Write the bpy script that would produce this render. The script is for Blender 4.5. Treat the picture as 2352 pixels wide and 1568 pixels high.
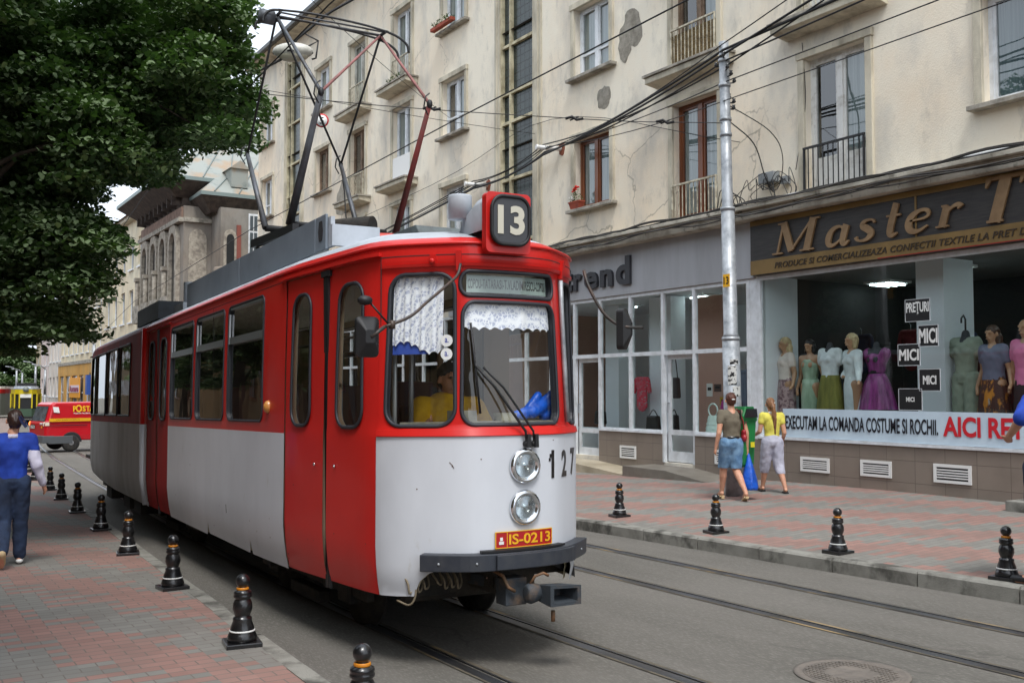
import bpy, bmesh, math, random, bisect
import numpy as np
from mathutils import Vector, Matrix
from mathutils.geometry import tessellate_polygon
for o in list(bpy.data.objects): bpy.data.objects.remove(o)
SC = bpy.context.scene; COL = SC.collection
R = math.radians; PI = math.pi
rnd = random.Random(7)
# ---------------------------------------------------------------- camera, sky, sun
EYE = 1.73; TH = math.atan(1446/2300.); PT = math.atan(110/2300.)
cam = bpy.data.cameras.new('camera'); co = bpy.data.objects.new('camera', cam); COL.objects.link(co)
co.location = (0, 0, EYE); co.rotation_euler = (R(90)+PT, 0, -TH)
cam.sensor_width = 36; cam.lens = 36*2300/2352.; cam.clip_start = .05; cam.clip_end = 2000
SC.camera = co
w = bpy.data.worlds.new('World'); SC.world = w; w.use_nodes = True
nt = w.node_tree; nt.nodes.clear()
SUN_EL, SUN_AZ = R(60), R(200)          # azimuth clockwise from +Y
sky = nt.nodes.new('ShaderNodeTexSky'); sky.sky_type = 'NISHITA'; sky.sun_disc = False
sky.sun_elevation = SUN_EL; sky.sun_rotation = SUN_AZ; sky.dust_density = 4; sky.air_density = 1.2; sky.ozone_density = 1
hs = nt.nodes.new('ShaderNodeHueSaturation'); hs.inputs['Saturation'].default_value = .25; hs.inputs['Value'].default_value = 1.0
mxw = nt.nodes.new('ShaderNodeMix'); mxw.data_type = 'RGBA'; mxw.inputs[0].default_value = .55
mxw.inputs[7].default_value = (8.3, 9.3, 10.6, 1)     # even veil of overcast cloud
bg = nt.nodes.new('ShaderNodeBackground'); bg.inputs['Strength'].default_value = .125
ow = nt.nodes.new('ShaderNodeOutputWorld')
nt.links.new(sky.outputs[0], hs.inputs['Color']); nt.links.new(hs.outputs[0], mxw.inputs[6])
nt.links.new(mxw.outputs[2], bg.inputs[0]); nt.links.new(bg.outputs[0], ow.inputs[0])
sl = bpy.data.lights.new('sun', 'SUN'); sl.energy = 1.5; sl.angle = R(16); sl.color = (1, .98, .95)
so = bpy.data.objects.new('sun', sl); COL.objects.link(so); so.location = (-20, -20, 40)
sd = Vector((math.sin(SUN_AZ)*math.cos(SUN_EL), math.cos(SUN_AZ)*math.cos(SUN_EL), math.sin(SUN_EL)))
so.rotation_euler = sd.to_track_quat('Z', 'Y').to_euler()
SC.view_settings.view_transform = 'Standard'; SC.view_settings.look = 'None'
SC.view_settings.exposure = .66; SC.view_settings.gamma = 1
SC.render.engine = 'CYCLES'
SC.cycles.max_bounces = 8; SC.cycles.transparent_max_bounces = 16; SC.cycles.caustics_reflective = False; SC.cycles.caustics_refractive = False

# ---------------------------------------------------------------- helpers
def lin(c):
    if isinstance(c, (int, float)): c = (c, c, c)
    return tuple(((x/255.)/12.92 if x/255. <= .04045 else ((x/255.+.055)/1.055)**2.4) for x in c)
MATS = {}
def mat(name, c, rough=.6, metal=0, c2=None, sc=4., lo=.4, hi=.65, stretch=(1, 1, 1), bump=0, bsc=60, spec=.5, coat=0, c3=None, sc3=1, lo3=.55, hi3=.7, emit=0, rvar=0, sheen=0):
    """c, c2, c3 : sRGB 0..255 colours mixed by noise"""
    if name in MATS: return MATS[name]
    m = bpy.data.materials.new(name); m.use_nodes = True; n = m.node_tree; N = n.nodes; b = N['Principled BSDF']
    b.inputs['Roughness'].default_value = rough; b.inputs['Metallic'].default_value = metal
    b.inputs['Specular IOR Level'].default_value = spec; b.inputs['Coat Weight'].default_value = coat; b.inputs['Coat Roughness'].default_value = .08
    if sheen: b.inputs['Sheen Weight'].default_value = sheen
    cur = None
    tc = N.new('ShaderNodeNewGeometry'); mp = N.new('ShaderNodeMapping'); mp.inputs['Scale'].default_value = stretch
    n.links.new(tc.outputs['Position'], mp.inputs['Vector'])
    def layer(base, col, s, a, z, det=6):
        t = N.new('ShaderNodeTexNoise'); t.inputs['Scale'].default_value = s; t.inputs['Detail'].default_value = det; t.inputs['Roughness'].default_value = .6
        n.links.new(mp.outputs[0], t.inputs['Vector'])
        r = N.new('ShaderNodeMapRange'); r.inputs[1].default_value = a; r.inputs[2].default_value = z; n.links.new(t.outputs['Fac'], r.inputs[0])
        x = N.new('ShaderNodeMix'); x.data_type = 'RGBA'; n.links.new(r.outputs[0], x.inputs[0])
        if isinstance(base, tuple): x.inputs[6].default_value = base+(1,)
        else: n.links.new(base, x.inputs[6])
        x.inputs[7].default_value = lin(col)+(1,)
        return x.outputs[2], r.outputs[0]
    base = lin(c); f = None
    if c2 is not None: base, f = layer(base, c2, sc, lo, hi)
    if c3 is not None: base, _ = layer(base, c3, sc3, lo3, hi3)
    if isinstance(base, tuple): b.inputs['Base Color'].default_value = base+(1,)
    else: n.links.new(base, b.inputs['Base Color'])
    if rvar and f is not None:
        r = N.new('ShaderNodeMapRange'); r.inputs[3].default_value = rough; r.inputs[4].default_value = min(1, rough+rvar); n.links.new(f, r.inputs[0]); n.links.new(r.outputs[0], b.inputs['Roughness'])
    if bump:
        t = N.new('ShaderNodeTexNoise'); t.inputs['Scale'].default_value = bsc; t.inputs['Detail'].default_value = 4; n.links.new(tc.outputs['Position'], t.inputs['Vector'])
        bp = N.new('ShaderNodeBump'); bp.inputs['Strength'].default_value = bump; bp.inputs['Distance'].default_value = .02
        n.links.new(t.outputs['Fac'], bp.inputs['Height']); n.links.new(bp.outputs[0], b.inputs['Normal'])
    if emit:
        b.inputs['Emission Color'].default_value = lin(c)+(1,); b.inputs['Emission Strength'].default_value = emit
    MATS[name] = m; return m
def glass(name, tint=(220, 232, 230), refl=1.0, ior=1.5, dark=1.0):
    if name in MATS: return MATS[name]
    m = bpy.data.materials.new(name); m.use_nodes = True; n = m.node_tree; N = n.nodes; N.clear()
    o = N.new('ShaderNodeOutputMaterial'); mx = N.new('ShaderNodeMixShader'); t = N.new('ShaderNodeBsdfTransparent'); g = N.new('ShaderNodeBsdfGlossy')
    t.inputs[0].default_value = tuple(x*dark for x in lin(tint))+(1,); g.inputs['Roughness'].default_value = .015; g.inputs[0].default_value = (1, 1, 1, 1)
    ge = N.new('ShaderNodeNewGeometry'); dt = N.new('ShaderNodeVectorMath'); dt.operation = 'DOT_PRODUCT'; n.links.new(ge.outputs['Normal'], dt.inputs[0]); n.links.new(ge.outputs['Incoming'], dt.inputs[1])
    ab = N.new('ShaderNodeMath'); ab.operation = 'ABSOLUTE'; n.links.new(dt.outputs['Value'], ab.inputs[0])
    on = N.new('ShaderNodeMath'); on.operation = 'SUBTRACT'; on.inputs[0].default_value = 1; n.links.new(ab.outputs[0], on.inputs[1])
    f = N.new('ShaderNodeMath'); f.operation = 'POWER'; f.inputs[1].default_value = 4.2; n.links.new(on.outputs[0], f.inputs[0])
    a = N.new('ShaderNodeMath'); a.operation = 'MULTIPLY_ADD'; a.inputs[1].default_value = min(.95, 1.0*refl+.2); a.inputs[2].default_value = .085*refl; a.use_clamp = True
    tx = N.new('ShaderNodeTexNoise'); tx.inputs['Scale'].default_value = 1.3; gg = N.new('ShaderNodeNewGeometry'); n.links.new(gg.outputs['Position'], tx.inputs['Vector'])
    bp = N.new('ShaderNodeBump'); bp.inputs['Strength'].default_value = .05; bp.inputs['Distance'].default_value = .05
    n.links.new(tx.outputs['Fac'], bp.inputs['Height']); n.links.new(bp.outputs[0], g.inputs['Normal'])
    n.links.new(f.outputs[0], a.inputs[0]); n.links.new(a.outputs[0], mx.inputs[0]); n.links.new(t.outputs[0], mx.inputs[1]); n.links.new(g.outputs[0], mx.inputs[2]); n.links.new(mx.outputs[0], o.inputs[0])
    MATS[name] = m; return m

def sp(pts, k=5):
    P = [Vector(p) for p in pts]; Q = [P[0]*2-P[1]]+P+[P[-1]*2-P[-2]]; out = []
    for i in range(1, len(Q)-2):
        a, b, c, d = Q[i-1:i+3]
        for j in range(k):
            t = j/k; out.append(.5*((2*b)+(c-a)*t+(2*a-5*b+4*c-d)*t*t+(3*b-a-3*c+d)*t**3))
    return out+[P[-1]]
class MB:
    def __init__(s): s.v = []; s.f = []; s.m = []; s.sm = []
    def add(s, vs, fs, m=0, sm=False):
        b = len(s.v); s.v += [tuple(p) for p in vs]
        for f in fs: s.f.append(tuple(b+i for i in f)); s.m.append(m); s.sm.append(sm)
        return s
    def box(s, x0, x1, y0, y1, z0, z1, m=0, T=None):
        vs = [(x, y, z) for x in (x0, x1) for y in (y0, y1) for z in (z0, z1)]
        if T: vs = [T(p) for p in vs]
        return s.add(vs, [(0, 1, 3, 2), (4, 6, 7, 5), (0, 4, 5, 1), (2, 3, 7, 6), (0, 2, 6, 4), (1, 5, 7, 3)], m)
    def bar(s, a, b, w, h=None, m=0, up=(0, 0, 1)):
        a = Vector(a); b = Vector(b); d = (b-a).normalized(); u = Vector(up)
        sd_ = d.cross(u)
        if sd_.length < 1e-4: sd_ = d.cross(Vector((1, 0, 0)))
        sd_.normalize(); u = sd_.cross(d).normalized(); h = h or w
        q = [a+sd_*i*w/2+u*j*h/2 for i, j in ((-1, -1), (1, -1), (1, 1), (-1, 1))]+[b+sd_*i*w/2+u*j*h/2 for i, j in ((-1, -1), (1, -1), (1, 1), (-1, 1))]
        return s.add(q, [(3, 2, 1, 0), (4, 5, 6, 7), (0, 1, 5, 4), (1, 2, 6, 5), (2, 3, 7, 6), (3, 0, 4, 7)], m)
    def tube(s, pts, r, n=8, m=0, caps=True, sm=True):
        pts = [Vector(p) for p in pts]; rs = r if isinstance(r, (list, tuple)) else [r]*len(pts)
        vs = []; pu = None
        for i, p in enumerate(pts):
            d = (pts[min(i+1, len(pts)-1)]-pts[max(i-1, 0)]).normalized()
            if pu is None: pu = d.orthogonal().normalized()
            pu = (pu-d*pu.dot(d)); pu = pu.normalized() if pu.length > 1e-6 else d.orthogonal().normalized()
            q = d.cross(pu)
            for k in range(n):
                a = 2*PI*k/n; vs.append(p+(pu*math.cos(a)+q*math.sin(a))*rs[i])
        fs = [(i*n+k, i*n+(k+1) % n, (i+1)*n+(k+1) % n, (i+1)*n+k) for i in range(len(pts)-1) for k in range(n)]
        s.add(vs, fs, m, sm)
        if caps:
            b = len(s.v)-len(vs); s.f += [tuple(b+k for k in range(n))[::-1], tuple(b+(len(pts)-1)*n+k for k in range(n))]; s.m += [m, m]; s.sm += [False, False]
        return s
    def lathe(s, prof, n=20, c=(0, 0, 0), m=0, sm=True, T=None):
        vs = [(c[0]+r*math.cos(2*PI*k/n), c[1]+r*math.sin(2*PI*k/n), c[2]+z) for r, z in prof for k in range(n)]
        if T: vs = [T(p) for p in vs]
        fs = [(i*n+k, i*n+(k+1) % n, (i+1)*n+(k+1) % n, (i+1)*n+k) for i in range(len(prof)-1) for k in range(n)]
        s.add(vs, fs, m, sm); b = len(s.v)-len(vs)
        s.f += [tuple(b+k for k in range(n))[::-1], tuple(b+(len(prof)-1)*n+k for k in range(n))]; s.m += [m, m]; s.sm += [sm, sm]
        return s
    def ball(s, c, r, n=12, m=0, sq=(1, 1, 1), T=None):
        k = max(4, n//2)
        prof = [(r*math.sin(PI*i/k) if 0 < i < k else r*.02, -r*math.cos(PI*i/k)) for i in range(k+1)]
        f = (lambda p: (c[0]+p[0]*sq[0], c[1]+p[1]*sq[1], c[2]+p[2]*sq[2]))
        g = (lambda p: T(f(p))) if T else f
        return s.lathe(prof, n, (0, 0, 0), m, True, g)
    def prism(s, poly, h, axis='z', o=0, m=0, T=None):
        """poly of (a,b); extruded o..o+h along the axis. x: (y,z)  y: (x,z)  z: (x,y)"""
        def P(a, b, t): return (t, a, b) if axis == 'x' else ((a, t, b) if axis == 'y' else (a, b, t))
        n = len(poly); vs = [P(a, b, o) for a, b in poly]+[P(a, b, o+h) for a, b in poly]
        if T: vs = [T(p) for p in vs]
        tr = [tuple(t) for t in tessellate_polygon([[Vector((a, b, 0)) for a, b in poly]])]
        fs = [t for t in tr]+[tuple(i+n for i in t[::-1]) for t in tr]+[(i, (i+1) % n, (i+1) % n+n, i+n) for i in range(n)]
        return s.add(vs, fs, m)
    def build(s, name, mats, parent=None, world=True, bevel=0, recalc=True, T=None):
        vs = s.v
        if T: vs = [T(p) for p in vs]
        if parent is not None and world:
            L = wloc(parent); vs = [(p[0]-L[0], p[1]-L[1], p[2]-L[2]) for p in vs]
        me = bpy.data.meshes.new(name); me.from_pydata([tuple(p) for p in vs], [], s.f)
        for mm in (mats if isinstance(mats, (list, tuple)) else [mats]): me.materials.append(mm)
        me.polygons.foreach_set('material_index', s.m); me.polygons.foreach_set('use_smooth', s.sm)
        if recalc:
            bm = bmesh.new(); bm.from_mesh(me); bmesh.ops.recalc_face_normals(bm, faces=bm.faces); bm.to_mesh(me); bm.free()
        me.update()
        o = bpy.data.objects.new(name, me); COL.objects.link(o)
        if parent is not None: o.parent = parent
        if bevel:
            bv = o.modifiers.new('bevel', 'BEVEL'); bv.width = bevel; bv.segments = 2; bv.limit_method = 'ANGLE'; bv.angle_limit = R(40)
            bv.harden_normals = False
        return o
def wloc(o):
    L = Vector((0, 0, 0))
    while o is not None: L = L+Vector(o.location); o = o.parent
    return L
def tag(o, label=None, cat=None, group=None, kind=None):
    if label: o['label'] = label
    if cat: o['category'] = cat
    if group: o['group'] = group
    if kind: o['kind'] = kind
    return o
def thing(name, label, cat, loc=(0, 0, 0), rz=0, group=None):
    o = bpy.data.objects.new(name, None); COL.objects.link(o); o.location = loc; o.rotation_euler = (0, 0, rz); o.empty_display_size = .2
    return tag(o, label, cat, group)
def copy_tree(o, parent=None):
    c = o.copy(); COL.objects.link(c)
    if parent is not None: c.parent = parent
    for ch in [x for x in bpy.data.objects if x.parent == o]: copy_tree(ch, c)
    return c
def text_mesh(body, size=1, bold=0, ext=.01, shear=0, align='CENTER', spacing=1.0, xs=1.0, bev=0):
    cu = bpy.data.curves.new('t', 'FONT'); cu.body = body; cu.size = size; cu.offset = bold; cu.extrude = ext; cu.shear = shear; cu.align_x = align
    cu.space_character = spacing; cu.resolution_u = 4; cu.bevel_depth = bev
    o = bpy.data.objects.new('t', cu); COL.objects.link(o); dg = bpy.context.evaluated_depsgraph_get(); dg.update()
    me = bpy.data.meshes.new_from_object(o.evaluated_get(dg)); bpy.data.objects.remove(o); bpy.data.curves.remove(cu)
    v = [(p.co.x*xs, p.co.y, p.co.z) for p in me.vertices]; f = [tuple(p.vertices) for p in me.polygons]; bpy.data.meshes.remove(me)
    return v, f
def fit_text(body, x0, x1, z0, z1, bold=.02, ext=.004, shear=0, spacing=1.0):
    """text scaled to fill the rectangle x0..x1, z0..z1 ; returns verts (a, b, depth)"""
    v, f = text_mesh(body, 1, bold, ext, shear, 'LEFT', spacing)
    ax = min(p[0] for p in v); bx = max(p[0] for p in v); ay = min(p[1] for p in v); by = max(p[1] for p in v)
    return [(x0+(p[0]-ax)/(bx-ax)*(x1-x0), z0+(p[1]-ay)/(by-ay)*(z1-z0), p[2]) for p in v], f
def rrect(a0, a1, b0, b1, r, n=5):
    pts = []
    for (cx, cy, s) in ((a1-r, b1-r, 0), (a0+r, b1-r, 90), (a0+r, b0+r, 180), (a1-r, b0+r, 270)):
        for i in range(n+1):
            t = R(s+90*i/n); pts.append((cx+r*math.cos(t), cy+r*math.sin(t)))
    return pts
def gz(y):
    if y < 25: return -.019*y
    if y < 60: return -.475-.012*(y-25)
    return -.895-.004*(y-60)
def ip(t, T):
    if t <= T[0][0]: return T[0][1]
    for (a, va), (b, vb) in zip(T, T[1:]):
        if t <= b: return va+(vb-va)*(t-a)/(b-a)
    return T[-1][1]
def sheet(name, xs_fn, ys, zo, m, nx=1, lab=None):
    """strip of ground between xs_fn(y)=(x0,x1) following the street slope"""
    b = MB(); vs = []
    for y in ys:
        x = xs_fn(y)
        for i in range(nx+1):
            X = x[0]+(x[1]-x[0])*i/nx; vs.append((X, y, zo(X, y) if callable(zo) else gz(y)+zo))
    n = nx+1; b.add(vs, [(j*n+i, j*n+i+1, (j+1)*n+i+1, (j+1)*n+i) for j in range(len(ys)-1) for i in range(nx)])
    o = b.build(name, m); o['kind'] = 'structure'; return o
# ---------------------------------------------------------------- materials
M_asph = mat('asphalt', (112, 108, 102), .9, c2=(97, 94, 88), sc=1.6, stretch=(1, .22, 1), lo=.38, hi=.68, c3=(140, 136, 128), sc3=90, lo3=.5, hi3=.8, bump=.5, bsc=260, spec=.3)
def crack(m, base_c, sc=.55, k=.55):
    n = m.node_tree; N = n.nodes; b = N['Principled BSDF']; src = b.inputs['Base Color'].links[0].from_socket
    g = N.new('ShaderNodeNewGeometry'); t = N.new('ShaderNodeTexNoise'); t.inputs['Scale'].default_value = 3; t.inputs['Detail'].default_value = 5; n.links.new(g.outputs['Position'], t.inputs['Vector'])
    v = N.new('ShaderNodeVectorMath'); v.operation = 'MULTIPLY_ADD'; v.inputs[1].default_value = (.5, .5, 0); n.links.new(t.outputs['Color'], v.inputs[0]); n.links.new(g.outputs['Position'], v.inputs[2])
    o = N.new('ShaderNodeTexVoronoi'); o.feature = 'DISTANCE_TO_EDGE'; o.inputs['Scale'].default_value = sc; n.links.new(v.outputs[0], o.inputs['Vector'])
    r = N.new('ShaderNodeMapRange'); r.inputs[1].default_value = .002; r.inputs[2].default_value = .007; r.inputs[3].default_value = k; r.inputs[4].default_value = 0; n.links.new(o.outputs['Distance'], r.inputs[0])
    t2 = N.new('ShaderNodeTexNoise'); t2.inputs['Scale'].default_value = .35; n.links.new(g.outputs['Position'], t2.inputs['Vector'])
    r2 = N.new('ShaderNodeMapRange'); r2.inputs[1].default_value = .5; r2.inputs[2].default_value = .6; n.links.new(t2.outputs['Fac'], r2.inputs[0])
    q = N.new('ShaderNodeMath'); q.operation = 'MULTIPLY'; n.links.new(r.outputs[0], q.inputs[0]); n.links.new(r2.outputs[0], q.inputs[1])
    x = N.new('ShaderNodeMix'); x.data_type = 'RGBA'; n.links.new(q.outputs[0], x.inputs[0]); n.links.new(src, x.inputs[6]); x.inputs[7].default_value = lin(base_c)+(1,); n.links.new(x.outputs[2], b.inputs['Base Color'])
crack(M_asph, (62, 60, 56), .45, .3)
M_kerb = mat('kerb stone', (140, 138, 130), .88, c2=(108, 105, 98), sc=3, lo=.45, hi=.7, c3=(80, 78, 72), sc3=2.6, lo3=.49, hi3=.62, bump=.3, bsc=90)
M_blk = mat('black gloss paint', (19, 19, 21), .3, c2=(38, 37, 36), sc=14, lo=.5, hi=.8, coat=.5, bump=.15, bsc=40)
M_wht = mat('white paint', (225, 225, 222), .45)
M_upvc = mat('white window frame', (222, 226, 230), .4, c2=(200, 203, 205), sc=5)
M_orange = mat('orange paint', (196, 122, 24), .5)
M_steel = mat('galvanised steel', (176, 180, 184), .42, .35, c2=(130, 135, 140), sc=6, rvar=.2)
M_rail = mat('rail steel', (112, 114, 120), .4, .8, c2=(96, 94, 92), sc=1.5)
M_rub = mat('black rubber', (24, 24, 26), .55)
M_dark = mat('dark interior', (38, 38, 40), .9)
M_cable = mat('cable', (20, 20, 22), .6)
def stucco(name, c, dirt, z0=0, patch=(168, 160, 146)):
    m = bpy.data.materials.new(name); m.use_nodes = True; n = m.node_tree; N = n.nodes; b = N['Principled BSDF']; b.inputs['Roughness'].default_value = .9
    b.inputs['Specular IOR Level'].default_value = .2
    g = N.new('ShaderNodeNewGeometry')
    def noise(scale, st, a, z, det=7, rough=.62):
        mp = N.new('ShaderNodeMapping'); mp.inputs['Scale'].default_value = st; n.links.new(g.outputs['Position'], mp.inputs['Vector'])
        t = N.new('ShaderNodeTexNoise'); t.inputs['Scale'].default_value = scale; t.inputs['Detail'].default_value = det; t.inputs['Roughness'].default_value = rough; n.links.new(mp.outputs[0], t.inputs['Vector'])
        r = N.new('ShaderNodeMapRange'); r.inputs[1].default_value = a; r.inputs[2].default_value = z; n.links.new(t.outputs['Fac'], r.inputs[0]); return r.outputs[0]
    def mix(fac, a, col, k=1.0):
        x = N.new('ShaderNodeMix'); x.data_type = 'RGBA'
        q = N.new('ShaderNodeMath'); q.operation = 'MULTIPLY'; q.inputs[1].default_value = k; n.links.new(fac, q.inputs[0]); n.links.new(q.outputs[0], x.inputs[0])
        if isinstance(a, tuple): x.inputs[6].default_value = a+(1,)
        else: n.links.new(a, x.inputs[6])
        x.inputs[7].default_value = lin(col)+(1,); return x.outputs[2]
    c1 = mix(noise(.35, (1, 1, 1), .4, .65), lin(c), tuple(min(255, x+o) for x, o in zip(c, (-2, -10, -16))))
    c2 = mix(noise(1.1, (1, 1, .5), .46, .74), c1, dirt, .75)
    c3 = mix(noise(3.0, (1, 1, .45), .55, .8, 9, .72), c2, tuple(x*.78 for x in dirt), .6)
    c4 = mix(noise(9, (1, 1, 1), .62, .7, 9, .75), c3, patch, .5)
    n.links.new(c4, b.inputs['Base Color'])
    t = N.new('ShaderNodeTexNoise'); t.inputs['Scale'].default_value = 45; t.inputs['Detail'].default_value = 6; n.links.new(g.outputs['Position'], t.inputs['Vector'])
    bp = N.new('ShaderNodeBump'); bp.inputs['Strength'].default_value = .3; bp.inputs['Distance'].default_value = .015; n.links.new(t.outputs['Fac'], bp.inputs['Height']); n.links.new(bp.outputs[0], b.inputs['Normal'])
    MATS[name] = m; return m
M_wall = stucco('yellow cream stucco', (237, 229, 211), (182, 179, 172))
crack(M_wall, (120, 112, 98), .38, .5)
M_wallp = mat('pale trim plaster', (206, 198, 178), .88, c2=(150, 143, 128), sc=2.5, lo=.42, hi=.7, stretch=(1, 1, .4), bump=.25, bsc=50, spec=.2)
M_sill = mat('weathered sill', (168, 162, 150), .9, c2=(112, 107, 98), sc=4, lo=.4, hi=.65, bump=.3)
M_tile = None
def tiled(name, ca, cb, w_, h_, mort, axes='YZ', off=0.0, ms=.012, rough=.5, pattern=False, bump=.1, c2=None):
    m = bpy.data.materials.new(name); m.use_nodes = True; n = m.node_tree; N = n.nodes; b = N['Principled BSDF']; b.inputs['Roughness'].default_value = rough
    g = N.new('ShaderNodeNewGeometry'); sp = N.new('ShaderNodeSeparateXYZ'); cb_ = N.new('ShaderNodeCombineXYZ'); n.links.new(g.outputs['Position'], sp.inputs[0])
    n.links.new(sp.outputs[axes[0]], cb_.inputs[0]); n.links.new(sp.outputs[axes[1]], cb_.inputs[1])
    br = N.new('ShaderNodeTexBrick'); n.links.new(cb_.outputs[0], br.inputs['Vector']); br.offset = .5 if pattern else off
    br.inputs['Scale'].default_value = 1; br.inputs['Brick Width'].default_value = w_; br.inputs['Row Height'].default_value = h_; br.inputs['Mortar Size'].default_value = ms; br.inputs['Mortar Smooth'].default_value = .3
    br.inputs['Mortar'].default_value = lin(mort)+(1,)
    if not pattern:
        br.inputs['Color1'].default_value = lin(ca)+(1,); br.inputs['Color2'].default_value = lin(cb)+(1,); colr = br.outputs['Color']
    else:
        # which paver: row / column index, then a woven two colour layout of diagonal bands
        def mth(op, a, bb=None, c=None):
            q = N.new('ShaderNodeMath'); q.operation = op
            for i, x in enumerate((a, bb, c)):
                if x is None: continue
                if isinstance(x, (int, float)): q.inputs[i].default_value = x
                else: n.links.new(x, q.inputs[i])
            return q.outputs[0]
        row = mth('FLOOR', mth('DIVIDE', sp.outputs[axes[1]], h_)); par = mth('MODULO', mth('ABSOLUTE', row), 2)
        col = mth('FLOOR', mth('ADD', mth('DIVIDE', sp.outputs[axes[0]], w_), mth('MULTIPLY', par, .5)))
        ph = mth('ADD', mth('MULTIPLY', col, 1.05), mth('MULTIPLY', row, .21))
        big = mth('SINE', ph); wv = mth('MULTIPLY', mth('SUBTRACT', par, .5), .8)
        cv = N.new('ShaderNodeCombineXYZ'); n.links.new(col, cv.inputs[0]); n.links.new(row, cv.inputs[1])
        wn = N.new('ShaderNodeTexWhiteNoise'); wn.noise_dimensions = '2D'; n.links.new(cv.outputs[0], wn.inputs['Vector'])
        val = mth('ADD', mth('ADD', big, wv), mth('MULTIPLY', mth('SUBTRACT', wn.outputs['Value'], .5), .9))
        sel = mth('GREATER_THAN', val, -.05)
        def tone(c):
            x = N.new('ShaderNodeMix'); x.data_type = 'RGBA'; n.links.new(wn.outputs['Value'], x.inputs[0]); x.inputs[6].default_value = lin(c)+(1,); x.inputs[7].default_value = tuple(min(1, k*1.22) for k in lin(c))+(1,); return x.outputs[2]
        x = N.new('ShaderNodeMix'); x.data_type = 'RGBA'; n.links.new(sel, x.inputs[0]); n.links.new(tone(ca), x.inputs[6]); n.links.new(tone(cb), x.inputs[7])
        y = N.new('ShaderNodeMix'); y.data_type = 'RGBA'; n.links.new(br.outputs['Fac'], y.inputs[0]); n.links.new(x.outputs[2], y.inputs[6]); y.inputs[7].default_value = lin(mort)+(1,)
        colr = y.outputs[2]
    t = N.new('ShaderNodeTexNoise'); t.inputs['Scale'].default_value = 1.7; t.inputs['Detail'].default_value = 8; n.links.new(g.outputs['Position'], t.inputs['Vector'])
    r = N.new('ShaderNodeMapRange'); r.inputs[1].default_value = .45; r.inputs[2].default_value = .8; r.inputs[4].default_value = .55; n.links.new(t.outputs['Fac'], r.inputs[0])
    x = N.new('ShaderNodeMix'); x.data_type = 'RGBA'; n.links.new(r.outputs[0], x.inputs[0]); n.links.new(colr, x.inputs[6]); x.inputs[7].default_value = lin(c2 or mort)+(1,)
    n.links.new(x.outputs[2], b.inputs['Base Color'])
    bp = N.new('ShaderNodeBump'); bp.inputs['Strength'].default_value = bump*3; bp.inputs['Distance'].default_value = .004; bp.invert = True; n.links.new(br.outputs['Fac'], bp.inputs['Height'])
    n.links.new(bp.outputs[0], b.inputs['Normal'])
    MATS[name] = m; return m
M_pave = tiled('pavers', (120, 118, 112), (138, 107, 98), .215, .105, (106, 99, 92), 'XY', ms=.005, rough=.9, pattern=True, bump=.12, c2=(108, 101, 94))
M_plinth = tiled('plinth tiles', (136, 125, 114), (130, 119, 109), .5, .33, (105, 95, 86), 'YZ', ms=.006, rough=.35, bump=.1)
# ---------------------------------------------------------------- ground
YS = [-30, -10, 0, 5, 10, 15, 20, 25, 30, 40, 50, 60, 80, 110, 160, 260]
KL = [(-30, 1.6), (0, 1.98), (6.2, 2.29), (9.2, 2.45), (15.5, 2.78), (22, 3.12), (30, 3.6), (40, 4.3), (60, 6.0), (110, 11), (260, 26)]
KR = [(-30, 8.2), (25, 8.28), (40, 9.0), (60, 10.6), (110, 15.5), (260, 30)]
kl = lambda y: ip(y, KL); kr = lambda y: ip(y, KR)
sheet('ground', lambda y: (-150, 160), [-60]+YS[1:]+[600], lambda x, y: gz(y)-.05, mat('earth', (110, 106, 96), .95))
sheet('road', lambda y: (kl(y)-.1, kr(y)+.1), YS, 0, M_asph, 2)
def padz(x, y):   # right pavement climbs to the shop fronts
    k = max(0, min(1, (x-kr(y)-.16)/4.7)); a = gz(y)+.14
    top = .20 if y < 11 else .20-.024*(y-11)
    top = max(top, a+.02)
    return a+(top-a)*k
sheet('pavement_right', lambda y: (kr(y)+.16, kr(y)+5.2), [-30, -10]+[i*2 for i in range(-4, 16)]+[35, 40, 50, 60, 80, 110], padz, M_pave, 6)
sheet('pavement_left', lambda y: (-6.5, kl(y)-.13), [-30, -10]+[i*2 for i in range(-4, 16)]+[35, 40, 50, 60, 80, 110], .14, M_pave, 4)
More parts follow.
